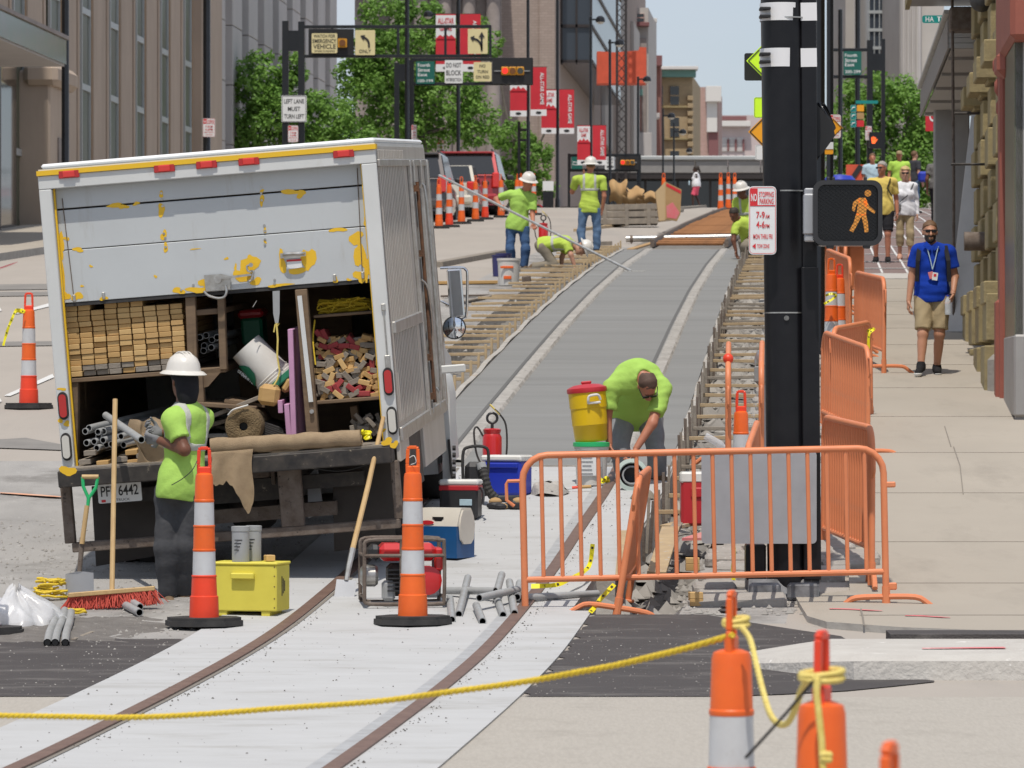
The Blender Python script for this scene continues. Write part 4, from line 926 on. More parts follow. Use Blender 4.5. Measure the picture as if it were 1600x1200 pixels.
def person(label,root,J,front,skin='skin_tan',h=.0115,shirt=None,pants=None,shoes='boot',shorts=False,sleeve=.62,head_fr=None,head_up=(0,0,1),fat=1.0,hs=1.0,group=None,hands=True,glove=None,hair=None,hat=None,stripes=False,fem=False,long_sleeve=False,curl=(.5,.5),palm=None,hem=0.0,cuff=.03,neckline=.0,seed=1,sleeveless=False,loose=1.0,extra=None):
 """J: joints in root space: pel, che (upper chest), nec, hea, shL shR elL elR wrL wrR hiL hiR knL knR anL anR toL toR"""
 J={k:np.array(v,float) for k,v in J.items()};t=thing('person',label,'person',root,0,group)
 up=unit(J['che']-J['pel']);side=unit(J['shL']-J['shR']);side=unit(side-up*(side@up));f0=np.array(front,float);f0=unit(f0-up*(f0@up));fr=np.cross(side,up);fr=fr if fr@f0>0 else -fr;fr=unit(fr*.6+f0*.4) if abs(fr@f0)>.3 else f0;fr=unit(fr-up*(fr@up));s0=np.cross(fr,up);side=s0 if s0@side>0 else -s0;A=np.stack([side,fr,up],1)
 hu=unit(head_up);hf=np.array(front if head_fr is None else head_fr,float);hf=unit(hf-hu*(hf@hu));hsd=np.cross(hf,hu);HA=np.stack([hsd,hf,hu],1);H=J['hea']
 def hp(x,y,z):return H+(hsd*x+hf*y+hu*z)*hs
 wa=J['pel']*.5+J['che']*.5;f=fat;shw=np.linalg.norm(J['shL']-J['shR'])
 arms=[(J['sh'+s_],J['el'+s_],J['wr'+s_]) for s_ in 'LR'];legs=[(J['hi'+s_],J['kn'+s_],J['an'+s_],J['to'+s_]) for s_ in 'LR']
 q=.88 if fem else 1.0
 def torso(P,e=0.0,k=.05):
  d=d_ell(P,J['pel']+up*.02,np.array([.160*(1.06 if fem else 1),.118,.14])*f+e,A)
  d=smin(d,d_ell(P,wa-up*.02,np.array([.140*q,.105,.17])*f+e,A),k)
  d=smin(d,d_ell(P,J['che']-up*.10,np.array([min(.168,shw*.48)*q,.115,.18])*np.array([.5+.5*f,f,1])+e,A),k)
  d=smin(d,d_cap(P,J['shL']*.86+J['che']*.14,J['shR']*.86+J['che']*.14,.062*q+e,.062*q+e),k*1.3)
  d=smin(d,d_cap(P,J['che']+up*.01,J['nec'],.075*q+e*.6,.055*q+e*.3),k)
  if fem:
   for s_ in (-1,1):d=smin(d,d_ell(P,J['che']-up*.14+fr*.085+side*.075*s_,np.array([.075,.07,.075])+e,A),.04)
  return d
 def arm(P,a,e=0.0,frac=None):
  sh,el,wr=a;u_=.054*q*(.6+.4*f)+e;
  d=d_cap(P,sh,el,u_,.042*q+e)
  if frac is not None and frac<=1:
   n=unit(el-sh);c=sh+(el-sh)*frac;return np.maximum(d_cap(P,sh,el,u_+.004,.05*q+e+.012),d_pl(P,c,n))
  d2=d_cap(P,el,wr,.043*q+e,.0285*q+e);return smin(d,d2,.02)
 def leg(P,l,e=0.0,boots=False):
  hi,kn,an,to=l;d=smin(d_cap(P,hi,kn,.088*q*(.5+.5*f)+e,.056*q+e*.9),d_cap(P,kn,an,.056*q+e*.9,.038*q+e*.8),.03)
  v=unit(an-kn);c=kn+(an-kn)*.3-fr*.02;return smin(d,d_cap(P,c,kn+(an-kn)*.55-fr*.012,.046*q+e,.036*q+e),.03)
 def head(P):
  d=d_ell(P,hp(0,-.012,.028),_v([.076,.097,.092])*hs,HA);d=smin(d,d_ell(P,hp(0,.022,-.045),_v([.058,.070,.072])*hs,HA),.035)
  d=smin(d,d_cap(P,hp(0,.065,-.095),hp(0,.055,-.08),.026*hs,.03*hs),.03)
  d=smin(d,d_cap(P,hp(0,.092,.005),hp(0,.112,-.036),.010*hs,.016*hs),.012)
  d=smin(d,d_cap(P,hp(-.03,.082,.022),hp(.03,.082,.022),.012*hs,.012*hs),.012)
  for s_ in (-1,1):
   d=smin(d,d_ell(P,hp(.077*s_,-.008,-.012),_v([.010,.020,.032])*hs,HA),.006);d=np.maximum(d,-smin(d_ell(P,hp(.032*s_,.1,.0),_v([.017,.02,.011])*hs,HA),9+0*d,.0));
   d=smin(d,d_ell(P,hp(.031*s_,.076,.0),_v([.014,.014,.013])*hs,HA),.003)
  d=smin(d,d_cap(P,hp(-.02,.086,-.066),hp(.02,.086,-.066),.008*hs,.008*hs),.008)
  d=smin(d,d_cap(P,hp(-.018,.086,-.078),hp(.018,.086,-.078),.008*hs,.008*hs),.006);return d
 def body(P):
  d=torso(P)
  for a in arms:d=smin(d,arm(P,a),.03)
  for l in legs:d=smin(d,leg(P,l),.035);d=smin(d,d_cap(P,l[2]+(l[3]-l[2])*.15-np.array([0,0,.02]),l[3],.034,.026),.02)
  d=smin(d,d_cap(P,J['nec']-up*.03,H-hu*.06*hs-hf*.01,.056*q,.052*q),.03);return smin(d,head(P),.018)
 allp=list(J.values())+[hp(0,0,.13),hp(0,0,-.12)];lo,hi=bounds(allp,.19*max(1,f));lo[2]=max(lo[2],min(J['anL'][2],J['anR'][2],J['toL'][2],J['toR'][2])-.12)
 vs,Fc=surfnet(body,lo,hi,h);VS=[vs];FS=[Fc];nv=len(vs);gm=[]
 if hands:
  for i,s_ in enumerate('LR'):
   sh,el,wr=arms[i];d=J.get('hd'+s_);d=(wr-el) if d is None else d-wr
   pn=(np.cross(unit(d),fr)*(1 if s_=='L' else -1) if palm is None else palm[i]);
   if np.linalg.norm(pn)<.05:pn=side
   sd=1 if np.dot(np.cross(unit(pn),unit(d)),fr)>=0 else -1
   hv,hf_=hand_mesh(wr,d,pn,(.98 if not fem else .88)*(1.12 if glove else 1),curl[i],sd)
   if glove:gm.append((hv,hf_))
   else:VS.append(hv);FS.append(hf_+nv);nv+=len(hv)
 bo=nmesh('body',np.concatenate(VS),np.concatenate(FS),skin,t)
 for hv,hf_ in gm:nmesh('glove',hv,hf_,glove,t)
 if shirt:
  e=.016*loose;hemc=J['pel']+up*(hem-.06)
  def sfn(P):
   d=torso(P,e,.06)
   if not sleeveless:
    for a in arms:d=smin(d,arm(P,a,.012*loose,None if long_sleeve else sleeve),.03)
   if long_sleeve:
    for sh,el,wr in arms:d=np.maximum(d,d_pl(P,wr-unit(wr-el)*.01,unit(wr-el))*1.0+0*d) if False else d
   lower=np.maximum(d_cap(P,J['pel']+up*.06,hemc-up*.05,(.152+e)*f,(.158+e)*f,fr,.74),-9)
   d=smin(smin(d,lower,.05),d_ell(P,J['pel']+up*.0,np.array([.188,.146,.30])*f+.008,A),.03)+folds(P,.0085,seed)
   d=np.maximum(d,-d_pl(P,hemc+up*0,up)+.012*np.sin(9*P[...,0]+seed))
   return np.maximum(d,-d_cap(P,J['nec']+up*(.012-neckline)+fr*.012,J['nec']+up*.16+fr*.03,.068,.12))
  pts=[J['che']+up*.12,J['nec'],J['pel'],hemc,J['shL'],J['shR']]
  if not sleeveless:pts+=[J['elL'],J['elR']]
  if long_sleeve:pts+=[J['wrL'],J['wrR']]
  l2,h2=bounds(pts,.20*max(1,f));vs,Fc=surfnet(sfn,l2,h2,h);so=nmesh('shirt',vs,Fc,shirt,t)
  if stripes:
   def stf(P):
    d=sfn(P)-.005;b0=np.abs(d_pl(P,J['che']-up*.20,up))-.027;x=(P-J['che'].astype(np.float32))@_v(side);b1=np.maximum(np.abs(np.abs(x)-.105)-.025,-d_pl(P,J['che']-up*.19,up))
    tor=torso(P,e+.02,.06);return np.maximum(np.maximum(d,np.minimum(b0,b1)),tor)
   vs,Fc=surfnet(stf,l2,h2,h);nmesh('reflective_strip',vs,Fc,'retro',t)
 if pants:
  e=.015*loose
  def pfn(P):
   d=d_ell(P,J['pel']+up*.01,np.array([.182,.136,.15])*f,A)
   for l in legs:
    L=leg(P,l,e);hi_,kn,an,to=l;L=smin(L,d_cap(P,kn,an,.062*q+e,(.066 if not shorts else .07)*q*loose),.03)
    if shorts:L=np.maximum(smin(L,d_cap(P,hi_,kn,.096*q+e,.09*q),.02),d_pl(P,kn+unit(hi_-kn)*.05,unit(kn-hi_)))
    else:L=np.maximum(L,d_pl(P,an+unit(kn-an)*(cuff-.03),unit(an-kn)))
    d=smin(d,L,.03)
   d=d+folds(P,.0085,seed+3,.85)
   return np.maximum(d,d_pl(P,J['pel']+up*((hem-.06+.10) if shirt else .1),up)) if up[2]>.8 else d
  pts=[J['pel']+up*.12,J['hiL'],J['hiR'],J['knL'],J['knR']]+([] if shorts else [J['anL'],J['anR']])
  l2,h2=bounds(pts,.17*max(1,f));vs,Fc=surfnet(pfn,l2,h2,h);nmesh('trousers' if not shorts else 'shorts',vs,Fc,pants,t)
 if shoes:
  for hi_,kn,an,to in legs:
   dr=unit(to-an);z0=min(an[2]-.075,to[2]-.03)
   def bf(P):
    d=d_cap(P,an+np.array([0,0,-.035])-dr*.02,to,.045,.037);d=smin(d,d_cap(P,an+np.array([0,0,.0]),an+np.array([0,0,-.04]),.046,.046),.03);return d
   l2,h2=bounds([an,to,an-dr*.05],.08);vs,Fc=surfnet(bf,l2,h2,h*.8);bo_=nmesh('boot',vs,Fc,shoes,t)
   if shoes=='shoe_black':
    def sf(P):return np.maximum(bf(P)-.006,d_pl(P,(an+to)/2+np.array([0,0,-.048]),(0,0,1)))
    l2[2]-=.01;vs,Fc=surfnet(sf,l2,h2,h*.8);nmesh('sole',vs,Fc,'sole_white',bo_)
 if hair:
  kind,hm=hair
  def hfn(P):
   c=d_ell(P,hp(0,-.016,.034),_v([.084,.104,.096])*hs,HA)+folds(P,.004,seed,2.2)
   p=(P-H.astype(np.float32))@HA.astype(np.float32)
   if kind=='short':return np.maximum(c,np.maximum(.018*hs-p[...,2]+.55*np.maximum(0,p[...,1]+.01)-.5*np.maximum(0,-p[...,1]),p[...,1]-.078))
   if kind=='buzz':return np.maximum(c+.004,np.maximum(.0-p[...,2]+.75*np.maximum(0,p[...,1]+.01)-.9*np.maximum(0,-p[...,1]),p[...,1]-.07))
   if kind=='bob':
    d=smin(c-.012,d_ell(P,hp(0,-.035,-.02),_v([.098,.085,.11])*hs,HA),.03)+folds(P,.005,seed,2);return np.maximum(d,.062*hs*np.maximum(0,np.sign(p[...,1]-.03))*0+np.where((p[...,1]>.035) & (p[...,2]<.065),.03,-1.0)+0*d)
   if kind=='tail':
    d=smin(c-.004,d_cap(P,hp(0,-.09,.08),hp(0,-.17,-.10),.05,.035),.03);return np.maximum(d,np.where((p[...,1]>.05) & (p[...,2]<.06),.03,-1.0))
   if kind=='rag':
    d=smin(c-.004,d_ell(P,hp(0,-.062,-.07),_v([.085,.062,.12]),HA),.04)+folds(P,.003,seed);return np.maximum(d,np.where(p[...,1]>.035,.03,-1.0))
  l2,h2=bounds([hp(0,0,.1),hp(.1,0,0),hp(-.1,0,0),hp(0,-.14,-.16),hp(0,.1,0)],.04);vs,Fc=surfnet(hfn,l2,h2,min(h,.010));nmesh('hair' if kind != 'rag' else 'head_wrap',vs,Fc,hm,t)
 if hat:
  R4=Matrix(HA.tolist()).to_4x4();T=Matrix.Translation(hp(0,0,0))@R4
  if hat=='hard':
   T=T@Matrix.Rotation(.06,4,'X');prof=[(.168,.040),(.172,.044),(.150,.062),(.128,.068),(.124,.085),(.117,.12),(.098,.155),(.068,.178),(.03,.188),(.001,.19)]
   hb=MB().lathe(prof,32,T=T,cap0=False,cap1=False,sx=.93,sy=1.04).build('hard_hat',['hat_white'],t,sm=50);x=MB()
   for off in (-.03,0,.03):x.tube([T@Vector((off,.118*math.cos(a),.074+.122*math.sin(a))) for a in [.35+2.45*k/12 for k in range(13)]],.008 if off==0 else .0055,6)
   x.build('hat_ridge',['hat_white'],hb);x=MB().lathe([(.122,.038),(.122,.05),(.10,.062),(.06,.066)],24,T=T,cap0=False,cap1=False,sx=.93,sy=1.04).build('hat_liner',['dark_plastic'],hb)
  else:
   MB().lathe([(.088,.03),(.092,.05),(.088,.09),(.06,.12),(.02,.13)],20,T=T,sx=.92,sy=1.12).build('cap',[hat],t,sm=50);MB().prism([T@Vector((math.sin(a)*.078,.06+.105*math.cos(a),.042-.01*math.cos(a))) for a in [-1.5+.3*k for k in range(11)]],T.to_3x3()@Vector((0,0,.008))).build('cap_peak',[hat],t,fix=True)
 def glasses(m_='gloss_black'):
  x=MB();R4=Matrix.Translation(H.tolist())@Matrix(HA.tolist()).to_4x4()
  for s_ in (-1,1):x.box((.034*s_,.106,.003),(.056,.010,.034),T=R4,b=.004);x.tube([R4@Vector((.062*s_,.102,.012)),R4@Vector((.08*s_,.02,.008))],.004,6)
  x.box((0,.106,.012),(.03,.008,.008),T=R4);return x.build('sunglasses',[m_],t)
 def beard(m_):
  def bf(P):
   d=smin(d_ell(P,hp(0,.022,-.05),_v([.064,.076,.078]),HA),d_cap(P,hp(0,.07,-.1),hp(0,.055,-.08),.03,.034),.03);p=(P-H.astype(np.float32))@HA.astype(np.float32)
   lip=(np.abs(p[...,0])<.02) & (p[...,2]>-.083) & (p[...,2]<-.066);return np.maximum(d,np.where((p[...,2]>-.038-.3*np.abs(p[...,0])*0+np.maximum(0,np.abs(p[...,0])-.045)*1.6) | (p[...,1]<-.005) | lip,.02,-1.0))
  l2,h2=bounds([hp(.07,.1,-.13),hp(-.07,-.02,.02),hp(0,.11,-.1)],.03);vs,Fc=surfnet(bf,l2,h2,.007);return nmesh('beard',vs,Fc,m_,t)
 t_fns=dict(glasses=glasses,beard=beard,hp=hp,HA=HA,torso=torso,A=A,fr=fr,up=up,side=side)
 return t,J,t_fns
def JP(root,D,d):
 return {k:np.array(W(p[0],p[1],D+p[2])-root) for k,p in d.items()}
#  the people
def base(px,py,dz=0.0):return G(px,py,dz)
def addm(t,name,mb,m_,**k):return mb.build(name,[m_],t,**k)
D=31.0;r0=Vector((W(276,945,D).x,D,zg(D)))
t,J,fn=person('worker in yellow-green vest and white hard hat handling a pipe behind the truck',r0,JP(r0,D,dict(
 pel=(283,762,0),che=(293,652,.0),nec=(290,626,.0),hea=(286,594,0),shL=(270,654,-.13),shR=(318,654,.13),elL=(288,703,-.2),elR=(270,694,.28),wrL=(249,688,-.06),wrR=(252,677,.16),hdL=(231,685,-.02),hdR=(236,673,.12),
 hiL=(263,768,.02),hiR=(299,768,-.0),knL=(259,858,-.02),knR=(290,852,-.02),anL=(262,932,.03),anR=(288,928,.10),toL=(266,942,-.10),toR=(280,938,.24))),(-.72,.69,0),'skin_brown',.0105,'hiviz','jeans_dark','boot',head_fr=(-.55,.83,.05),hat='hard',hair=('rag','black_cloth'),glove='glove',stripes=True,sleeve=.66,hem=-.03,palm=((.2,.6,.4),(.2,-.6,.4)),curl=(1.0,.9),seed=2,fat=.98)
a=W(221,687,D-.05);o=pvc(a,a+Vector((-.35,1.15,.16)),.026,'short grey pipe held in the gloves of the worker behind the truck',None)
D=38.2;r0=Vector((W(1000,755,D).x,D,zg(D)))
t,J,fn=person('bald worker in lime T-shirt bending down beside the yellow drinks cooler',r0,JP(r0,D,dict(
 pel=(988,644,.36),che=(998,580,-.08),nec=(1008,594,-.18),hea=(1012,603,-.30),shR=(956,604,-.10),shL=(1036,606,-.12),elR=(948,652,-.10),elL=(1019,662,-.30),wrR=(952,694,-.12),wrL=(994,701,-.36),hdL=(988,716,-.38),hdR=(954,708,-.14),
 hiR=(972,656,.30),hiL=(1017,658,.30),knR=(968,704,.12),knL=(1026,706,.12),anR=(978,742,.26),anL=(1027,742,.26),toR=(972,752,.08),toL=(1040,751,.12))),(.1,-.75,-.66),'skin_red',.0115,'hiviz','jeans_grey','boot',head_fr=(.15,-.52,-.82),head_up=(.05,-.86,.45),fat=1.22,hair=('buzz','hair_stubble'),sleeve=.74,hem=.02,palm=((-.9,0,.1),(.9,0,.1)),curl=(.8,.7),seed=5,loose=1.2)
fn['glasses']()
D=GD(420);r0=G(812,420)
t,J,fn=person('worker in lime T-shirt and white hard hat pushing a long float pole',r0,JP(r0,D,dict(
 pel=(808,352,0),che=(815,306,-.03),nec=(821,296,-.05),hea=(825,286,-.1),shR=(797,303,-.02),shL=(833,309,-.06),elR=(775,311,.05),elL=(832,336,-.10),wrR=(783,324,-.20),wrL=(833,349,-.28),hdR=(790,330,-.26),hdL=(835,356,-.30),
 hiR=(799,355,0),hiL=(818,355,0),knR=(797,388,-.05),knL=(821,388,-.05),anR=(801,412,.08),anL=(819,416,.0),toR=(803,416,-.1),toL=(826,420,-.17))),(.35,-.93,0),'skin_red',.0125,'hiviz','jeans_deep','boot',head_fr=(.55,-.72,-.42),head_up=(.2,-.3,.93),hat='hard',sleeve=.72,palm=((.3,-.9,.3),(.3,-.9,.3)),curl=(.95,.95),seed=3,hem=-.03,hair=('short','hair_dark'))
pa=W(686,274,D+.3);pb=W(986,427,GD(428)+.2);pb.z=zg(pb.y)+.04
t=thing('float_pole','long grey steel pole slanting down from the worker to the wet concrete','pole',pb);v=pa-pb;MB().tube([(0,0,0),v],.022,10).build('pole',['zinc'],t);MB().box((.06,0,-.01),(.36,.1,.02),b=.004).build('float_blade',['zinc'],t)
D=GD(421);r0=G(862,421)
t,J,fn=person('kneeling worker in khaki trousers and lime vest reaching down to the timber',r0,JP(r0,D,dict(
 pel=(848,384,.08),che=(884,378,-.02),nec=(898,383,-.05),hea=(909,388,-.08),shR=(885,383,-.24),shL=(886,382,.20),elR=(892,398,-.30),elL=(878,402,.22),wrR=(898,416,-.30),wrL=(877,420,.15),hdR=(900,424,-.30),hdL=(880,427,.14),
 hiR=(848,387,-.04),hiL=(850,388,.16),knR=(866,415,-.06),knL=(866,416,.16),anR=(832,416,.0),anL=(834,417,.2),toR=(822,420,.0),toL=(824,420,.2))),(.35,-.1,-.93),'skin_pale',.0125,'hiviz_y','khaki_grey','boot',head_fr=(.25,-.25,-.93),head_up=(.95,-.1,.25),hat='hard',stripes=True,seed=6,sleeve=.7,palm=((-.3,.2,-.9),(-.3,.2,-.9)),hem=.02)
D=GD(398);r0=G(920,398)
t,J,fn=person('worker standing with his back turned in reflective lime T-shirt and blue jeans',r0,JP(r0,D,dict(
 pel=(921,325,0),che=(921,280,0),nec=(921,271,0),hea=(923,260,.03),shL=(900,280,.02),shR=(942,280,.02),elL=(894,300,.22),elR=(944,307,0),wrL=(910,278,.30),wrR=(941,328,.05),hdL=(914,270,.26),hdR=(940,338,.08),
 hiL=(912,328,0),hiR=(930,328,0),knL=(908,361,.0),knR=(933,361,.02),anL=(911,391,-.02),anR=(932,390,.02),toL=(908,396,.16),toR=(934,395,.2))),(0,1,0),'skin_red',.0125,'hiviz_y','jeans_blue','boot',hat='hard',stripes=True,seed=8,sleeve=.68,hair=('short','hair_brown'),hem=-.04)
D=GD(407)+1.5;r0=G(1163,400)
t,J,fn=person('worker in white hard hat half hidden behind the no stopping sign',r0,JP(r0,D,dict(
 pel=(1170,352,0),che=(1166,316,-.05),nec=(1163,307,-.1),hea=(1159,299,-.16),shR=(1150,315,0),shL=(1182,315,0),elR=(1148,336,-.1),elL=(1184,336,-.1),wrR=(1152,354,-.25),wrL=(1180,354,-.25),
 hiR=(1163,354,0),hiL=(1180,354,0),knR=(1160,376,-.25),knL=(1182,376,-.25),anR=(1163,399,0),anL=(1181,399,0),toR=(1160,404,-.18),toL=(1181,404,-.18))),(-.4,-.85,-.3),'skin_brown',.0125,'hiviz_y','khaki_grey','boot',head_fr=(-.6,-.7,-.35),head_up=(-.2,-.25,.93),hat='hard',seed=9,stripes=True)
D=GD(407);r0=G(1158,407)
t,J,fn=person('crouching worker in lime shirt reaching his bare arm down to the slab edge',r0,JP(r0,D,dict(
 pel=(1176,378,.1),che=(1160,348,-.08),nec=(1152,341,-.12),hea=(1147,335,-.18),shR=(1150,352,-.16),shL=(1172,346,.1),elR=(1146,376,-.24),elL=(1172,372,-.1),wrR=(1150,392,-.26),wrL=(1168,392,-.16),hdR=(1151,401,-.26),hdL=(1166,400,-.16),
 hiR=(1170,379,0),hiL=(1184,379,.1),knR=(1164,384,-.34),knL=(1180,384,-.34),anR=(1172,402,-.1),anL=(1186,402,-.05),toR=(1166,406,-.26),toL=(1182,406,-.22))),(-.45,-.75,-.5),'skin_brown',.0125,'hiviz_y','khaki_grey','boot',head_fr=(-.5,-.6,-.6),head_up=(-.35,-.4,.85),hair=('short','hair_dark'),seed=10,hem=.04)
def walker(label,px,py,D,H_,front,dz=.014,stride=0.0,**k):
 r0=Vector(((px-800)*D/F,D,zg(D)+dz));s_=H_/1.78;f=unit(np.array([front[0],front[1],0]));sd=np.array([-f[1],f[0],0.]);wd=k.pop('wd',1.0);lean=k.pop('lean',0)
 def q(x,z,y=0.0):return (sd*x*wd+f*y)*s_+np.array([0,0,z*s_])
 e=stride;J=dict(pel=q(0,.96),che=q(0,1.39,.01+lean),nec=q(0,1.49,.01+lean),hea=q(0,1.645,.03+lean),shL=q(.185,1.41,lean),shR=q(-.185,1.41,lean),elL=q(.225,1.12,-.04-.25*e+lean),elR=q(-.225,1.12,-.02+.2*e+lean),wrL=q(.245,.875,.02-.22*e),wrR=q(-.25,.875,.08+.3*e),
  hiL=q(.095,.92),hiR=q(-.095,.92),knL=q(.10,.50,.04+.35*e),knR=q(-.10,.50,.03-.05*e),anL=q(.10,.085,0+.45*e),anR=q(-.10,.085+.05*abs(e),-.5*e),toL=q(.115,.03,.17+.45*e),toR=q(-.115,.03,.17-.5*e))
 J.update({a:np.array(W(b[0],b[1],D+b[2])-r0) for a,b in k.pop('over',{}).items()})
 return person(label,r0,J,(f[0],f[1],0),**k)
D=49.2
t,J,fn=walker('bearded man in royal blue polo shirt, khaki shorts and sunglasses walking on the sidewalk',1455,586,D,1.75,(.02,-1),stride=.18,skin='skin_tan',h=.0095,shirt='royal',pants='khaki',shorts=True,shoes='shoe_black',hair=('short','hair_brown'),sleeve=.66,hem=-.05,curl=(.7,.55),seed=12,wd=1.0,
 over=dict(shR=(1432,392,0),shL=(1483,392,0),elR=(1425,432,.02),elL=(1492,432,.02),wrR=(1420,470,-.05),wrL=(1489,459,-.12),hdR=(1419,484,-.06),hdL=(1486,471,-.14),che=(1457,394,0),nec=(1455,382,0),hea=(1453,362,-.02),anR=(1439,569,-.2),toR=(1434,583,-.36),knR=(1442,522,-.14),anL=(1464,572,.12),toL=(1466,581,-.05),knL=(1468,522,-.06),hiR=(1444,462,0),hiL=(1468,462,0),pel=(1456,456,0)))
fn['glasses']();fn['beard']('hair_dark')
r0=t.location
x=MB();pt=lambda px,py,dd=-.16:W(px,py,D+dd)-r0
for s_,(sx,ex) in ((0,(1437,1434)),(1,(1477,1482))):x.beam(pt(sx,384,-.05),pt(ex,408,-.155),.05,.02,up=(0,1,.3),bev=.004);x.beam(pt(ex,407,-.155),pt(ex-1+2*s_,440,-.15),.045,.02,up=(0,1,0),bev=.004)
x.build('backpack_strap',['black_cloth'],t);MB().box(pt(1457,415,.18),(.30,.14,.42),b=.05).build('backpack',['black_cloth'],t)
x=MB();x.tube([pt(1448,385,-.13),pt(1454,407,-.165),pt(1457,421,-.168)],.006,5);x.tube([pt(1466,385,-.13),pt(1461,407,-.165),pt(1457,421,-.168)],.006,5);x.build('lanyard',['sky_shirt'],t)
x=MB();x.box(pt(1461,432,-.175),(.06,.006,.085),b=.002,R=Matrix.Rotation(.15,3,'Y'));x.build('badge',['sign_white'],t);MB().box(pt(1455,430,-.17),(.055,.006,.075),b=.002,R=Matrix.Rotation(-.3,3,'Y')).build('badge',['spray_pink'],t);MB().box(pt(1461,430,-.1795),(.03,.003,.03)).build('badge_print',['sign_red'],t)
x=MB();x.prism([pt(1447,377,-.11),pt(1455,384,-.145),pt(1452,392,-.15),pt(1442,384,-.12)],(0,-.008,0));x.prism([pt(1464,377,-.11),pt(1457,384,-.145),pt(1460,392,-.15),pt(1469,384,-.12)],(0,-.008,0));x.build('collar',['royal'],t,fix=True)
MB().tube([W(1487,460,D-.12)-r0+Vector((.033*math.cos(a),.033*math.sin(a),.008*math.cos(a))) for a in [k*.5236 for k in range(12)]],.007,6,closed=True).build('watch_band',['black_cloth'],t)
wt=thing('water_bottle','clear plastic water bottle in the hand of the man in blue','bottle',W(1481,476,D-.19));mk('clear_plastic',(.75,.8,.85),.08,alpha=.45);MB().lathe([(.03,-.11),(.034,-.10),(.034,.02),(.03,.05),(.014,.075),(.014,.09)],14).build('bottle_body',['clear_plastic'],wt);MB().lathe([(.016,.09),(.016,.108)],12).build('cap',['blue_cooler'],wt)
wd_=walker;mk_y=79.5
t,J,fn=wd_('grey-haired man in pale yellow polo and dark shorts carrying a bag strap',1378,403,78.6,1.80,(-.15,-1),stride=.15,skin='skin_red',h=.013,shirt='polo_yellow',pants='black_cloth',shorts=True,shoes='shoe_black',hair=('short','hair_grey'),sleeve=.72,hem=-.08,seed=14,head_fr=(-.55,-.83,0),fat=1.1,wd=1.08)
fn['glasses']()
MB().tube([J['shL']+np.array([-.06,-.10,.05]),J['che']+np.array([.08,-.17,-.1]),J['pel']+np.array([.16,-.16,.2])],.012,6).build('bag_strap',['black_cloth'],t)
t,J,fn=wd_('blonde woman in white top and cropped beige trousers with a grey shoulder bag',1414,393,80.5,1.68,(-.05,-1),stride=.12,skin='skin_pale',h=.013,shirt='white_cloth',pants='khaki',shoes='skin_pale',hair=('bob','hair_blonde'),long_sleeve=True,hem=-.05,fem=True,seed=15,cuff=.2,wd=.96)
fn['glasses']()
x=MB();x.tube([J['shL']+np.array([-.02,-.07,.04]),J['che']+np.array([.04,-.16,-.15]),J['pel']+np.array([-.14,-.15,.1])],.008,6);x.build('bag_strap',['black_cloth'],t);MB().box(J['pel']+np.array([-.18,-.12,.03]),(.2,.1,.15),b=.03).build('shoulder_bag',['grey_shirt'],t)
t,J,fn=wd_('man in lime green polo and tan cap walking behind the couple',1405,338,122,1.78,(0,-1),skin='skin_red',h=.016,shirt='lime_shirt',pants='khaki',shoes='boot',hat='cap_tan',seed=16,hands=True,wd=1.2,fat=1.1)
t,J,fn=wd_('person in charcoal T-shirt turning away by the trees with a dark bag',1428,333,128,1.80,(.8,.6),skin='skin_pale',h=.016,shirt='charcoal_shirt',pants='jeans_blue',shoes='shoe_black',hair=('short','hair_brown'),seed=17);MB().box(J['elR']+np.array([.12,-.1,-.1]),(.3,.16,.3),b=.06).build('bag',['blue_cooler'],t)
t,J,fn=wd_('person in grey shirt and black trousers half hidden by the awning column',1464,343,106,1.80,(.5,.86),skin='skin_brown',h=.016,shirt='grey_shirt',pants='black_cloth',shoes='shoe_black',hair=('short','hair_dark'),seed=18,stride=.12)
t,J,fn=wd_('person in pale blue shirt mostly hidden behind the man in yellow',1363,352,112,1.72,(0,-1),skin='skin_red',h=.016,shirt='sky_shirt',pants='jeans_blue',shoes='shoe_black',hair=('short','hair_brown'),seed=19)
t,J,fn=wd_('woman in white tank top and pink shorts crossing the street far away',1088,326,172,1.62,(-1,.1),stride=.3,skin='skin_dark',h=.016,shirt='white_cloth',pants='pink_cloth',shorts=True,shoes='shoe_black',hair=('tail','hair_dark'),sleeveless=True,fem=True,seed=20,dz=.02,fat=1.15,over=dict(wrL=(1081,287,0),elL=(1090,290,0)))
MB().lathe([(.03,-.08),(.03,.04),(.012,.09)],10).build('bottle',['sky_shirt'],t,loc=J['wrL']+np.array([-.1,-.05,.03]))
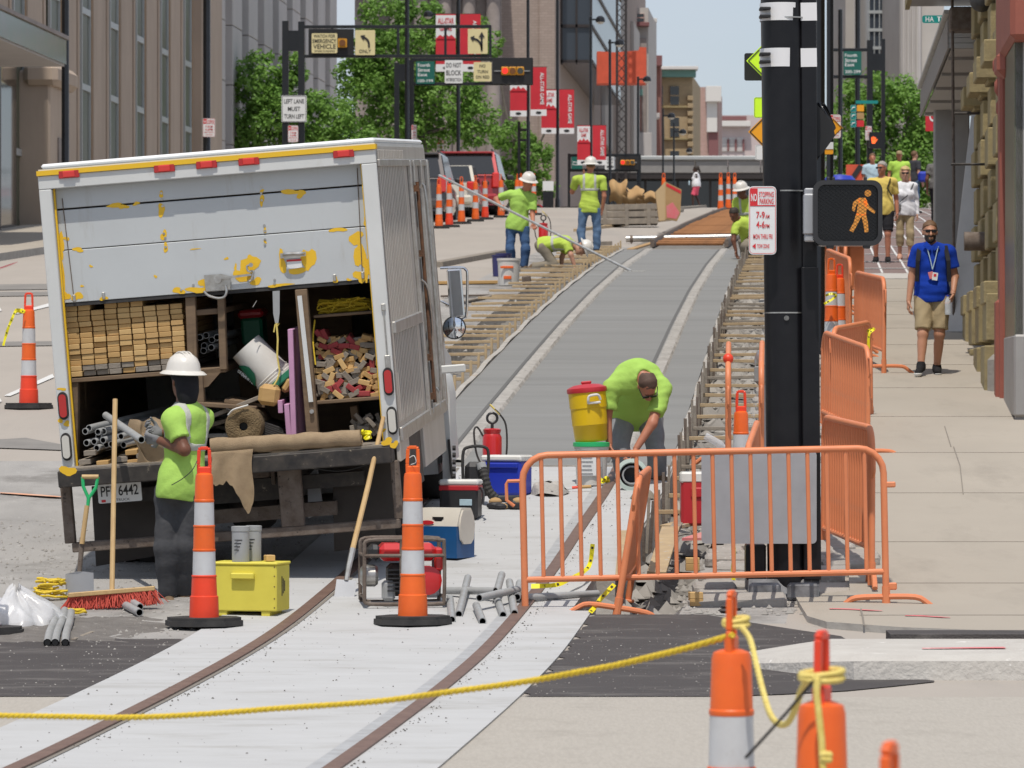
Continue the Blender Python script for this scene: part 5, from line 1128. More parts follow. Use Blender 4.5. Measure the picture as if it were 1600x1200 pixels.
#  channelizer cones
def cone_proto(c1,c2):
 t=thing('traffic_cone','cone','cone')
 b=MB();oc=[(.235*math.cos(math.radians(22.5+45*k))*(1.12),.215*math.sin(math.radians(22.5+45*k)),0) for k in range(8)]
 b.prism(oc,(0,0,.035));b.prism([(x*.95,y*.95,.035) for x,y,z in oc],(0,0,.02));b.build('base',['rubber'],t,fix=True)
 for nm,m_,pr in (('collar',c1,[(.098,.05),(.093,.19),(.086,.195)]),('lower_body',c1,[(.086,.19),(.080,.315),(.083,.318),(.083,.326),(.077,.33)]),('white_band','reflect',[(.0765,.326),(.073,.485),(.0705,.487)]),('middle_body',c2,[(.074,.483),(.0755,.489),(.0755,.497),(.0715,.50),(.069,.64),(.0715,.643),(.0715,.652),(.067,.655)]),('white_band','reflect',[(.0668,.65),(.0635,.805),(.062,.807)]),('upper_body',c2,[(.0645,.803),(.066,.808),(.066,.818),(.0625,.822),(.058,.965),(.053,.985),(.03,.995),(.001,.996)])):
  MB().lathe(pr,22,cap0=False,cap1=False).build(nm,[m_],t)
 h=MB();o=[(-.036,0,.98),(-.038,0,1.05),(-.034,0,1.145),(-.026,0,1.155),(.026,0,1.155),(.034,0,1.145),(.038,0,1.05),(.036,0,.98)]
 for a,c in zip(o[:-1],o[1:]):h.beam((a[0],0,a[2]),(c[0],0,c[2]),.022,.018,up=(0,1,0),bev=.004)
 h.box((0,0,1.0),(.085,.03,.07),b=.008);h.build('handle',[c1],t);return t
CP=cone_proto('red_plastic','orange_plastic');CO=cone_proto('orange_plastic','orange_plastic');_first={id(CP):True,id(CO):True}
def cone(label,loc,rz=0.0,proto=None,grp='orange and white traffic cones',sc=1.0,tilt=0):
 p=proto or CO
 if _first[id(p)]:_first[id(p)]=False;o=p
 else:o=dup(p)
 o.location=loc;o.rotation_euler=(0,tilt,rz);o.scale=(sc,)*3;o['label']=label;o['group']=grp;return o
cone('red-orange cone with a black zip tie standing in front of the worker by the truck',G(319,982,.018),.25,CP)
cone('bright orange cone standing in front of the red generator',G(645,979,.018),.35,CO)
cone('scuffed cone with yellow tape tied to its handle, left of the truck',G(45,638,.0),.1,CP)
cone('cone whose black base just shows at the left edge beside the plastic bag',G(-24,992,.0),.0,CO)
def at(px,D,dz=0):return Vector(((px-800)*D/F,D,zg(D)+dz))
cone('nearest tall cone tied with yellow rope, standing before the dark asphalt',at(1143,13,.004),1.35,CO)
cone('near cone with faded red handle and rope wound around it, right of the roped one',at(1284,10.8,.004),1.25,CP)
cone('blurred cone whose handle top barely shows at the bottom edge',at(1390,7.35,.004),1.3,CO)
for i,(px,py,nm) in enumerate(((686,357,'first cone of the row beside the parked cars, nearest to the truck'),(702,355,'reddish second cone of the row beside the parked cars'),(721,350,'third cone of the row, in front of the cream sedan'),(743,346,'fourth cone of the row, before the back of the red car'),(758,343,'reddish fifth cone of the row, at the right corner of the red car'),(783,340,'sixth cone of the row, just left of the worker with the pole'),(808,337,'far cone left of the black double post, behind the pole worker'),(814,336,'far cone touching the black double post behind the pole worker'),(834,336,'far cone showing behind the hat of the pole worker'),(1126,331,'tall far cone right of the woman in pink shorts'),(1138,328,'small far cone between two others beyond the open track'),(1148,327,'far cone next to the white hard hat at the end of the open track'))):
 cone(nm,G(px,py,.0),.3*i,(CO,CP)[i in (1,4)])
cone('far cone with yellow tape standing behind the torn cement bags',at(1037,128,0),.2,CO)
cone('cone with grey bands standing behind the orange barricades by the pole',at(1299,50.5,.0),.4,CO,sc=1.05);cone('red-topped cone beside the grey banded one behind the barricades',at(1312,51.5,.0),.4,CP,sc=.95)
cone('red and white cone behind the short barricade left of the black pole',Vector((1.84,36.0,zg(36)-.14)),.4,CP,sc=.98)
def tie(name,lab,pts,r,m_,cat='tape',n=4):
 p0=Vector(pts[0]);return tag(MB().tube([Vector(p)-p0 for p in bez(pts,5)],r,n).build(name,[m_],None,loc=p0),lab,cat)
def ribbon(name,lab,pts,wd,m_='tape',cat='tape',text_=None):
 P=bez(pts,5);p0=P[0];b=MB();vs=[]
 for i,p in enumerate(P):
  d=(P[min(i+1,len(P)-1)]-P[max(i-1,0)]).normalized();s_=d.cross(Vector((0,-1,.15))).normalized()*wd*.26;s_=s_+Vector((0,wd*.3*math.sin(i*1.1),0));vs+=[p-p0+s_,p-p0-s_]
 b.add(vs,[(2*i,2*i+1,2*i+3,2*i+2) for i in range(len(P)-1)]);o=b.build(name,[m_],None,loc=p0);x=MB()
 for i in range(1,len(P)-2,3):
  a,c=vs[2*i],vs[2*i+1];e=vs[2*i+2];g_=vs[2*i+3];off=Vector((0,-.003,.002));x.add([a.lerp(c,.25)+off,a.lerp(c,.75)+off,e.lerp(g_,.75)*.6+a.lerp(c,.75)*.4+off,e.lerp(g_,.25)*.6+a.lerp(c,.25)*.4+off],[(0,1,2,3)])
 x.build('tape_print',['ink'],o);return tag(o,lab,cat)
D=GD(638)
ribbon('caution_tape','yellow caution tape tied to the scuffed cone left of the truck',[W(38,488,D-.1),W(26,484,D-.14),W(18,500,D-.16),W(12,515,D-.16),W(5,540,D-.16)],.05)
x=MB();x.tube([W(33,486,D)+Vector((.055*math.cos(a),.055*math.sin(a),.01*math.sin(3*a)))-W(33,486,D) for a in [k*.7 for k in range(10)]],.018,5);tag(x.build('tape_knot',['tape'],None,loc=W(33,486,D)),'yellow tape knot around the handle of the scuffed cone','tape')
D=GD(982);tie('zip_tie','black zip tie looped through the handle of the red-orange cone',[W(308,720,D-.03),W(300,735,D-.06),W(285,748,D-.06),W(268,758,D-.06)],.0035,'black','zip tie');tie('zip_tie','thin white ring through the handle of the bright orange cone',[W(640,715,GD(979)-.03),W(647,712,GD(979)-.06),W(650,722,GD(979)-.06),W(642,726,GD(979)-.04)],.003,'white_plastic','zip tie')
def rope(lab,pts,r=.0095,m_='rope'):
 P=bez(pts,14);p0=P[0];b=MB()
 for k in range(3):
  q=[]
  for i,p in enumerate(P):
   d=(P[min(i+1,len(P)-1)]-P[max(i-1,0)]).normalized();s_=d.cross(Vector((.1,.2,.97))).normalized();u_=s_.cross(d);a=i*1.0+k*2.094;q.append(p-p0+(s_*math.cos(a)+u_*math.sin(a))*r*.5)
  b.tube(q,r*.62,6)
 return tag(b.build('rope',[m_],None,loc=p0,sm=80),lab,'rope')
def dens(pts,D0,D1):
 n=len(pts);return [W(x,y,D0+(D1-D0)*i/(n-1)) for i,(x,y) in enumerate(pts)]
rope('long yellow rope crossing in front of the tracks to the roped cone',dens([(-60,1117),(0,1118),(60,1119),(120,1120),(180,1121),(240,1120),(300,1117),(360,1113),(420,1108),(480,1104),(540,1100),(600,1095),(660,1087),(720,1079),(780,1071),(840,1062),(900,1051),(960,1040),(1020,1026),(1080,1011),(1146,992)],15.5,12.95),.0095)
rope('pale yellow rope sagging between the two near cones',dens([(1160,982),(1172,1000),(1182,1040),(1192,1080),(1203,1115),(1216,1131),(1230,1130),(1242,1110),(1252,1080),(1262,1064),(1275,1058)],12.9,10.75),.0085,'rope_pale')
rope('pale yellow rope end hanging down from the near faded cone',dens([(1278,1060),(1276,1080),(1280,1120),(1284,1160),(1286,1200),(1290,1240)],10.68,10.66),.0085,'rope_pale')
for px,py,D,r_,lab in ((1150,975,13,.034,'yellow rope loop wound round the handle of the roped cone'),(1284,1059,10.8,.05,'yellow rope loop wound round the handle of the faded cone')):
 c=W(px,py,D);x=MB()
 for k in range(2):x.tube([Vector((r_*math.cos(a),r_*.9*math.sin(a),.012*k+.006*math.sin(a+k))) for a in [i*.4488 for i in range(14)]],.009,6,closed=True)
 tag(x.build('rope_loop',['rope_pale'],None,loc=c),lab,'rope')
c=W(1290,1183,10.66);x=MB();
for k in range(6):x.sph((.008*math.sin(k*2),.0,.006*math.cos(k*3)),.010,8)
tag(x.build('rope_knot',['rope_pale'],None,loc=c),'knot in the rope on the near faded cone','rope')
tie('cable_tie','long black cable tie sticking out from the near faded cone',[W(1270,1065,10.7),W(1225,1118,10.75),W(1165,1184,10.85)],.0045,'black','cable tie')
#  crowd barricades
def barricade(label,a,c,lean=0.0,grp='orange crowd barricades',n=18,H=1.1,feet=(0,0),bars=True):
 a=Vector(a);c=Vector(c);v=c-a;L=v.length;hz=Vector((v.x,v.y,0)).normalized();t=thing('crowd_barricade',label,'barricade',a,math.atan2(hz.y,hz.x),grp);t.rotation_euler=(lean,-math.asin(v.z/L),math.atan2(hz.y,hz.x))
 r=.024;pts=[(0,0,.0),(0,0,H-.17)]+[(.17-.17*math.cos(k*.3142),0,H-.17+.17*math.sin(k*.3142)) for k in range(1,6)]+[(L-.17+.17*math.sin(k*.3142),0,H-.17+.17*math.cos(k*.3142)) for k in range(0,6)]+[(L,0,0)]
 MB().tube(pts,r,10).build('frame',['barrier'],t,sm=60);MB().cyl((0,0,.26),(L,0,.26),.021,n=10).build('bottom_rail',['barrier'],t)
 if bars:
  key=('bar',round(H,2));
  if key not in _tc:_tc[key]=MB().cyl((0,0,.26),(0,0,H),.0145,n=8,caps=False).mesh('bar','barrier')
  for k in range(1,n+1):
   x_=L*k/(n+1);link('bar',_tc[key],t,(x_,0,0))
 for x_,ft in ((0,feet[0]),(L,feet[1])):
  f=MB()
  if ft=='flat':f.box((0,0,.01),(.11,.09,.02),b=.005)
  else:
   R=Matrix.Translation((x_ if False else 0,0,0))@Matrix.Rotation(ft,4,'Z');f.tube([R@Vector(p) for p in bez([(0,-.33,.0),(0,-.27,.05),(0,-.2,.085),(0,0,.09),(0,.2,.085),(0,.27,.05),(0,.33,.0)],3)],.02,8);f.cyl((0,0,.0),(0,0,.16),.029,n=10)
  f.build('foot',['barrier'],t,loc=(x_,0,.0))
 x=MB();x.tube([(0,0,.93),(-.10,0,.93),(-.11,0,.91),(-.11,0,.80),(-.06,0,.76)],.012,8);x.build('hook',['barrier'],t)
 y=MB();y.box((L+.04,0,.85),(.08,.03,.04),b=.008);y.build('latch_eye',['barrier'],t);y=MB();y.box((L+.04,0,.16),(.07,.03,.05),b=.008);y.build('latch_eye',['barrier'],t)
 return t
bl=barricade('long orange barricade facing the camera with a grey sheet behind it',W(821,966,30.3),W(1385,953,30.4),n=18,feet=('flat',1.35))
def g2(x,y,dz=0):return Vector((x,y,zg(y)+dz))
barricade('folded orange barricade standing edge-on and leaning, behind the long one',Vector((.70,30.25,.0)),Vector((.84,32.5,.02)),lean=.16,H=.98,feet=(.2,'flat'))
barricade('orange barricade running back beside the black pole, its end next to the long one',g2(2.52,31.4,.04),Vector((2.36,33.9,zg(31.4)+.10)),feet=(1.5,.1))
barricade('orange barricade mostly behind the black pole, with a slat gap beside the sidewalk',g2(3.22,40.6,-.06),g2(2.98,43.0,-.1),H=1.02,feet=(0,0))
barricade('orange barricade angled out with its foot on the sidewalk, before the grey banded cone',g2(3.06,42.6,-.04),g2(3.55,44.3,-.1),H=1.02,feet=(.4,.6))
barricade('tall looking orange barricade end with worn rounded corner at the sidewalk, nearest the walking man',g2(4.1,49.4,.0),g2(3.98,51.9,-.06),H=1.05,feet=(.1,0))
barricade('orange barricade behind the walking man barricade, wavy worn top rail',g2(3.95,52.4,.02),g2(3.85,54.9,.02),feet=(0,0))
barricade('orange barricade set across just under the walk signal',g2(3.95,58,.02),g2(4.35,60.4,.02),feet=(0,0))
barricade('farthest orange barricade under the right side of the walk signal',g2(4.45,60.8,.02),g2(4.95,63.2,.02),feet=(0,0))
barricade('orange barricade folded against the one under the walk signal',g2(4.2,56.4,.02),g2(4.42,58.8,.02),feet=(0,0))
sb_=barricade('short orange barricade end with a red ball on top, left of the black pole',g2(1.78,36.9,.02),g2(1.9,39.3,.02),feet=(0,0));MB().sph((.25,0,1.14),.045,14).build('red_ball',['red_plastic'],sb_)
barricade('orange barricade end touching the left side of the black pole',g2(2.06,37.0,.02),g2(2.2,39.4,.02),feet=(0,0))
barricade('low barricade foot end poking out under the grey sheet',g2(1.72,32.6,-.2),g2(1.9,34.6,-.2),feet=(.9,0))
#  grey sheet, black signal pole, walk signal, parking sign
D=30.8;c=W(1186,777,D);t=thing('metal_sheet','plain grey metal sheet standing between the barricade and the black pole','metal sheet',c);MB().prism(rrect(180*D/F,145*D/F,.03),(0,.004,0)).build('sheet',['galv'],t,fix=True,sm=0)
PD=31.0;sp_=F/PD
pole=thing('signal_pole','thick black signal pole with two painted white bands','pole',Vector(((1232-800)/sp_,PD,zg(PD)+.06)))
def PL(px,py,d=0.0):return W(px,py,PD+d)-pole.location
a,c=PL(1233,930),PL(1220,-160);rs=33.5/sp_
MB().cyl(a,c,rs,n=40).build('shaft',['pole_black'],pole)
MB().beam(PL(1264,430,.0),PL(1261,-160,.0),24/sp_,.2,up=(0,1,0),bev=.006).build('channel',['pole_black'],pole);MB().beam(PL(1268,905,-.03),PL(1264,418,-.03),27/sp_,.24,up=(0,1,0),bev=.006).build('cover',['pole_black'],pole)
for y0,y1 in ((6,34),(77,106)):
 p0,p1=PL(1221,y1),PL(1221,y0);b=MB().cyl(p0,p1,rs+.0025,n=40,caps=False);b.beam(PL(1262.5,y1,-.0),PL(1262,y0,-.0),25/sp_,.206,up=(0,1,0));bd=b.build('white_band',['banner_white'],pole);x=MB()
 for k in range(2):yy=y0+8+12*k;x.box(PL(1195,yy,-.11),(.075,.14,.02),b=.004)
 x.build('band_dash',['sign_black'],pole)
for py in (490,300,30):MB().cyl(PL(1228,py),PL(1228,py-2),rs+.003,n=40).build('band_strap',['zinc'],pole);MB().cyl(PL(1229,497,-.16),PL(1229,497,-.14),.018,n=10).build('bolt',['zinc'],pole)
mk('base_paint',(.24,.245,.26),.7,c2=(.06,.06,.065),sc=7,amt=.5,c3=(.5,.48,.44),sc3=9,th3=.6)
x=MB();x.prism([PL(1168,946,-.2),PL(1283,944,-.2),PL(1280,905,-.12),PL(1170,905,-.12)],(0,.5,0));x.build('base',['base_paint'],pole,fix=True);x=MB()
for px in (1195,1255):x.box(PL(px,924,-.22),(.22,.06,.12),b=.02)
x.build('bolt_cover',['base_paint'],pole);MB().beam(PL(1180,905,.05),PL(1180,850,.05),.14,.2,up=(0,1,0),bev=.01).build('conduit',['pole_black'],pole)
MB().box(PL(1226,955,.0),(.62,.55,.16),b=.03).build('footing',['g_kerb'],pole)
x=MB();q=[PL(*p_,.25) for p_ in ((1274,160),(1300,190),(1305,212),(1285,240),(1262,258),(1270,230))];x.prism(q,(0,.03,0));x.build('bag_wrap',['sign_black'],pole,fix=True)
bg_=thing('black_plastic','crinkled black plastic wrap flapping at the right side of the black pole','plastic wrap',W(1288,210,31.5));o_=bg_.location
def wrap(u,v):
 px=1268+40*v*(1-.75*abs(u-.42)/.58 if True else 1);py=160+90*u;return W(px,py,31.45)-o_+Vector((0,.03*math.sin(9*u+4*v)+.02*math.sin(17*v-6*u),.008*math.sin(14*u*v)))
mk('black_bag',(.014,.014,.016),.22);MB().grid(wrap,16,12).build('wrap',['black_bag'],bg_,sm=180)
D=30.6;sw=F/D;ps=thing('pedestrian_signal','black walk signal with an amber walking figure behind a wire visor','walk signal',W(1324,333,D))
def SL(px,py,d=0.0):return W(px,py,D+d)-ps.location
MB().prism([(q[0],.0,q[2]) for q in rrect(108/sw,102/sw,.07,6)],(0,.16,0)).build('housing',['gloss_black'],ps,fix=True)
o=rrect(108/sw,102/sw,.07,6);i_=rrect(94/sw,88/sw,.05,6);n=len(o);b=MB();vs=[Vector((p[0],-.05,p[2])) for p in o]+[Vector((p[0],-.05,p[2])) for p in i_]+[Vector((p[0],.0,p[2])) for p in o]+[Vector((p[0],.002,p[2])) for p in i_]
b.add(vs,[(k,(k+1)%n,(k+1)%n+n,k+n) for k in range(n)]+[(k+2*n,(k+1)%n+2*n,(k+1)%n,k) for k in range(n)]+[(k+n,(k+1)%n+n,(k+1)%n+3*n,k+3*n) for k in range(n)]);b.build('bezel',['dark_plastic'],ps,fix=True)
x=MB();wv,hv=47/sw,44/sw
def clipl(x0,z0,dx,dz):
 ts=[]
 for lim,o_,d_ in ((wv,x0,dx),(hv,z0,dz)):ts.append(sorted(((-lim-o_)/d_,(lim-o_)/d_)))
 lo,hi=max(t_[0] for t_ in ts),min(t_[1] for t_ in ts);return (lo,hi) if hi-lo>.02 else None
for k in range(-16,17):
 for sg in (-1,1):
  r_=clipl(k*.034,0,1,.72*sg)
  if r_:x.beam((k*.034+r_[0],-.03,.72*sg*r_[0]),(k*.034+r_[1],-.03,.72*sg*r_[1]),.0022,.006,up=(0,1,0))
x.build('visor_mesh',['black'],ps)
w_=MB();yy=-.004
def wl(a,c,wd):w_.beam(SL(a[0],a[1])+Vector((0,-.006,0)),SL(c[0],c[1])+Vector((0,-.006,0)),wd/sw,.004,up=(0,1,0))
w_.prism([SL(1356,302)+Vector((5.3/sw*math.cos(k*.45),-.004,5.3/sw*math.sin(k*.45))) for k in range(14)],(0,-.004,0))
def wp(pts):w_.prism([SL(*p_)+Vector((0,-.004,0)) for p_ in pts],(0,-.004,0))
wp([(1342,309),(1352,309),(1355,314),(1354,326),(1353,336),(1338,336),(1340,322),(1341,318)]);wp([(1342,309),(1333,316),(1331,328),(1335,331),(1338,320),(1344,315)]);wp([(1352,310),(1358,322),(1368,330),(1366,334),(1355,327),(1349,316)])
wp([(1338,333),(1347,336),(1340,350),(1333,363),(1327,360),(1334,347)]);wp([(1345,335),(1353,334),(1356,348),(1357,362),(1351,364),(1349,350)])
w_.build('walking_figure',['led_orange'],ps,fix=True,sm=0)
x=MB();x.box(SL(1263,335,.08),(.07,.1,.28),b=.01);x.box(SL(1268,300,.08),(.10,.08,.05),b=.008);x.box(SL(1268,372,.08),(.10,.08,.05),b=.008);x.build('bracket',['galv'],ps);x=MB()
for px in (1297,1354):x.box(SL(px,385,-.02),(.05,.05,.03),b=.006)
for px in (1294,1302,1352):x.box(SL(px,280,-.01),(.02,.05,.03),b=.004)
x.build('hinge_lug',['dark_plastic'],ps)
def board(name,label,cat,px0,py0,px1,py1,D,mt,border=None,rad=.02,rz=0,dz=0,th=.004):
 s_=F/D;c=W((px0+px1)/2,(py0+py1)/2,D);w_,h_=(px1-px0)/s_,(py1-py0)/s_;t=thing(name,label,cat,c,rz)
 MB().prism(rrect(w_,h_,min(rad,w_/3)),(0,th,0)).build('plate',[mt],t,fix=True,sm=0)
 if border:
  o=rrect(w_*.95,h_*.97,min(rad,w_/3)*.9);i_=rrect(w_*.95-.035*min(w_,h_),h_*.97-.035*min(w_,h_),min(rad,w_/3)*.7);n=len(o)
  MB().add([(p[0],-.0025-D*2e-5,p[2]) for p in o]+[(p[0],-.0025-D*2e-5,p[2]) for p in i_],[(k,(k+1)%n,(k+1)%n+n,k+n) for k in range(n)]).build('border',[border],t,sm=0,fix=False)
 t['_s']=s_;t['_cx']=(px0+px1)/2;t['_cy']=(py0+py1)/2;return t
def put(t,st,x0,y0,x1,y1,m_,bold=.01,d=None):
 s_=t['_s'];dd=-.003-F/s_*3e-5 if d is None else d;return text(t,st,(x1-x0)/s_,(y1-y0)/s_,(((x0+x1)/2-t['_cx'])/s_,dd,-((y0+y1)/2-t['_cy'])/s_),m_,bold)
def patch(t,x0,y0,x1,y1,m_,d=-.002,name='panel'):
 s_=t['_s'];return MB().box((0,0,0),((x1-x0)/s_,.002,(y1-y0)/s_)).build(name,[m_],t,loc=(((x0+x1)/2-t['_cx'])/s_,d,-((y0+y1)/2-t['_cy'])/s_))
def cleanup(t):
 for k in ('_s','_cx','_cy'):del t[k]
def noparking(label,x0,y0,x1,y1,D,full=True):
 t=board('parking_sign',label,'sign',x0,y0,x1,y1,D,'sign_white','sign_red',.03);w_,h_=x1-x0,y1-y0;q=lambda a,b:(x0+a*w_,y0+b*h_)
 patch(t,*q(.05,.03),*q(.32,.29),'sign_red');patch(t,*q(.32,.275),*q(.95,.29),'sign_red')
 put(t,'NO',*q(.08,.11),*q(.29,.22),'sign_white',.02,-.006)
 if full:
  for st,a in (('STOPPING',(.37,.08,.91,.16)),('PARKING',(.39,.18,.90,.26)),('7-9',(.27,.37,.58,.47)),('AM',(.60,.415,.75,.47)),('4-6',(.27,.51,.58,.61)),('PM',(.60,.555,.75,.61)),('MON THRU FRI',(.16,.70,.86,.77)),('TOW ZONE',(.30,.845,.75,.905))):put(t,st,*q(a[0],a[1]),*q(a[2],a[3]),'sign_red',.015)
  s_=t['_s'];x=MB();x.prism([((q(.12,0)[0]-t['_cx'])/s_,-.004,-(q(0,.875)[1]-t['_cy'])/s_),((q(.25,0)[0]-t['_cx'])/s_,-.004,-(q(0,.835)[1]-t['_cy'])/s_),((q(.25,0)[0]-t['_cx'])/s_,-.004,-(q(0,.915)[1]-t['_cy'])/s_)],(0,.001,0));x.build('arrow',['sign_red'],t,fix=True)
 else:
  for st,a in (('7-9AM',(.2,.38,.8,.50)),('4-6PM',(.2,.54,.8,.66)),('MON THRU FRI',(.14,.71,.86,.78)),('TOW ZONE',(.2,.85,.8,.91))):put(t,st,*q(a[0],a[1]),*q(a[2],a[3]),'sign_red',.01)
  put(t,'STOPPING',*q(.36,.09),*q(.92,.25),'sign_red',.01)
 cleanup(t);return t
noparking('white and red no stopping sign 7-9AM 4-6PM strapped to the thick black pole',1170,291,1213,398,30.75)
D=38.5;t=thing('parking_meter','silver domed parking meter half hidden behind the black pole','parking meter',Vector(((1194-800)*D/F,D,zg(D))));T=Matrix.Translation((0,0,(600-570)*D/F+EYE-zg(D)))
MB().box((0,0,-.08),(.17,.12,.2),T=T,b=.04).build('meter_head',['grey_plastic'],t);MB().lathe([(.085,.0),(.085,.05),(.06,.12),(.001,.15)],16,T=T,sy=.7).build('meter_dome',['zinc'],t);MB().cyl((0,0,0),T@Vector((0,0,-.15)),.03,n=12).build('meter_post',['galv'],t)
#  tools and gear in the foreground
loc=G(391,962,.0);t=thing('toolbox_crate','bright yellow wooden box with rope-handle cleat standing by the left rail','box',loc,math.radians(-14));b=MB();b.box((0,0,.19),(.46,.30,.31),b=.008);b.build('box_body',['box_yellow'],t);MB().box((0,0,.352),(.475,.315,.018),b=.006).build('box_lid',['box_yellow'],t)
x=MB();x.box((0,-.17,.27),(.16,.035,.04),b=.006);x.box((0,-.165,.285),(.15,.03,.012));x.build('cleat',['box_yellow'],t)
for s_ in (-.15,.15):MB().box((s_,0,.018),(.06,.28,.036),b=.004).build('runner',['box_yellow'],t)
x=MB()
for z_ in (.06,.12,.2,.27,.33):x.cyl((-.215,-.152,z_),(-.215,-.149,z_),.005,n=6);x.cyl((.215,-.152,z_),(.215,-.149,z_),.005,n=6)
x.build('nail_heads',['rust'],t)['kind']='stuff'
x=MB();[x.box((.2315,-.03+.03*k,.2),(.003,.012,.13-.03*k)) for k in range(3)];x.build('stencil_print',['ink'],t)['kind']='stuff'
for px,py,D,r_,h_,lab in ((376,874,loc.y-.06,.058,.235,'front grey plastic cylinder with printed label on the yellow box'),(396,870,loc.y+.07,.052,.235,'rear grey plastic cylinder behind the labelled one on the yellow box')):
 t=thing('sample_cylinder',lab,'container',Vector(((px-800)*D/F,D,loc.z+.362)),0,'grey cylinders on the yellow box');MB().lathe([(r_,0),(r_*1.02,h_*.86),(r_*1.08,h_*.87),(r_*1.08,h_),(r_*.9,h_*1.01)],24).build('cylinder_body',['grey_plastic'],t)
 x=MB();[x.box((-.012-.004*k,-r_-.001,h_*.62-.022*k),(r_*(.9-.12*k),.003,.006)) for k in range(4)];x.build('label_print',['ink'],t)['kind']='stuff'
t=thing('wood_offcut','small pale wood offcut on the right corner of the yellow box','wood block',Vector((loc.x+.13,loc.y-.02,loc.z+.385)));MB().box((0,0,0),(.06,.08,.04),b=.003,R=Matrix.Rotation(.3,3,'Z')).build('offcut',['wood2'],t)
def stick(t,a,c,r,m_,n=10,name='handle'):return MB().tube([a,c],r,n).build(name,[m_],t)
D0=31.1;o=G(540,932,.02);t=thing('shovel','square shovel with a long wooden handle leaning on the truck bumper','shovel',o);w_=lambda px,py,D:W(px,py,D)-o
MB().tube([w_(599,652,31.85),w_(575,760,31.55),w_(549,866,31.15)],[.015,.019,.019],10).build('handle',['handle_wood'],t);MB().tube([w_(551,858,31.17),w_(545,885,31.08),w_(541,908,31.0)],[.022,.02,.016],10).build('socket',['zinc'],t)
x=MB();x.prism([w_(526,905,31.0),w_(557,907,31.0),w_(556,920,30.98),w_(553,936,30.95),w_(522,934,30.95)],(0,.006,0));x.build('blade',['galv'],t,fix=True)
o=G(124,934,.0);t=thing('shovel','shovel with a green D-grip standing upright beside the broom','shovel',o);w_=lambda px,py,D:W(px,py,D)-o;D=o.y
MB().tube([w_(136,790,D),w_(128,850,D-.02)],.017,10).build('handle',['handle_wood'],t);MB().tube([w_(129,840,D),w_(124,893,D-.02)],[.02,.016],10).build('socket',['rusty_steel'],t)
MB().tube([w_(137,792,D),w_(138,778,D),w_(130,760,D),w_(129,745,D)],.012,8).build('grip_fork',['lime_green'],t);MB().tube([w_(137,792,D),w_(139,778,D),w_(150,762,D),w_(153,745,D)],.012,8).build('grip_fork',['lime_green'],t);MB().tube([w_(128,745,D),w_(154,745,D)],.016,10).build('grip',['handle_wood'],t)
x=MB();x.prism([w_(102,897,D-.02),w_(120,893,D-.04),w_(130,893,D-.04),w_(146,895,D-.02),w_(147,934,D-.03),w_(103,936,D-.03)],(0,.006,0));x.build('blade',['galv'],t,fix=True)
o=G(175,952,.0);t=thing('push_broom','wide push broom with red bristles and a wooden handle by the left road','broom',o);w_=lambda px,py,D:W(px,py,D)-o;D=o.y
MB().tube([w_(180,624,D+.5),w_(175,925,D+.0)],.0175,10).build('handle',['handle_wood'],t);MB().beam(w_(107,930,D-.02),w_(242,919,D+.0),.06,.03,up=(0,0,1),bev=.004).build('broom_head',['handle_wood'],t)
x=MB();r2=np.random.default_rng(9)
for k in range(900):
 u=r2.random();p=w_(107+135*u,932-11*u,D-.03+.06*r2.random());q=p+Vector((.03*r2.normal()+.04*(u-.5),.015*r2.normal(),-.085-.02*r2.random()));x.tube([p,q],[.0035,.0025],3)
x.build('bristles',['bristle'],t,sm=0)['kind']='stuff'
n_=0
def gp(px0,py0,px1,py1,lift0=.03,lift1=.03,lab='',r=.026,grp='loose pipes by the right rail'):
 global n_;a,c=G(px0,py0,lift0),G(px1,py1,lift1);pvc(a,c,r,lab,grp);n_+=1
lp_='loose grey pipe in the criss-cross heap left of the long barricade'
for q in ((774,944,698,934,.09,.05),(749,957,809,944,.10,.10),(717,967,731,921,.03,.08),(706,976,703,943,.03,.03),(774,947,784,925,.06,.12),(754,978,744,958,.03,.05),(786,968,778,946,.03,.03),(804,966,796,924,.03,.07),(808,946,812,928,.06,.08)):gp(*q,lp_)
gp(814,945,934,934,.05,.03,'long grey pipe lying from the barricade foot towards the trench',.024,None)
for k,(x0,y0,x1,y1) in enumerate(((74,1011,90,965),(86,1011,101,966),(102,1011,111,968))):
 p=[G(x0,y0,.026),G(x0+(x1-x0)*.3-1,y0+(y1-y0)*.35,.03),G(x0+(x1-x0)*.8,y0+(y1-y0)*.75,.04),G(x1,y1,.05)];q=bez(p,4);b=MB();b.tube([v-q[0] for v in q],.0255,12,caps=False);b.cyl((q[1]-q[0])*.02,(q[1]-q[0])*.3,.019,n=12,mi=1);o=b.build('bent_pipe',['pvc','black'],None,loc=q[0]);tag(o,('leftmost','middle','rightmost')[k]+' of three bent grey pipes lying side by side on the gravel','pipe','three bent pipes on the gravel')
gp(218,964,188,948,.03,.03,'short grey pipe offcut lying before the red broom',.027,None);gp(219,957,204,950,.04,.05,'second short pipe offcut tucked behind the first by the broom',.025,None)
o=G(38,978);t=thing('plastic_bag','crumpled clear plastic bag on the gravel at the left edge','bag',o)
def bagf(u,v):
 a=u*6.2832;z=v;r_=(.20*(1-z ** 1.6)+.02)*(1+.25*math.sin(3*a+2*z)+.12*math.sin(7*a-5*z));return Vector((r_*1.15*math.cos(a)-.05*z,r_*math.sin(a),.24*z*(1+.12*math.sin(2*a))+.02*math.sin(9*a+6*z)))
MB().grid(bagf,40,14).build('film',['bag'],t,sm=180)
def bagg(u,v):p=bagf(u,v);return Vector((p.x*.8-.16,p.y*.7+.1,p.z*.7))
MB().grid(bagg,30,10).build('film',['bag'],t,sm=180)
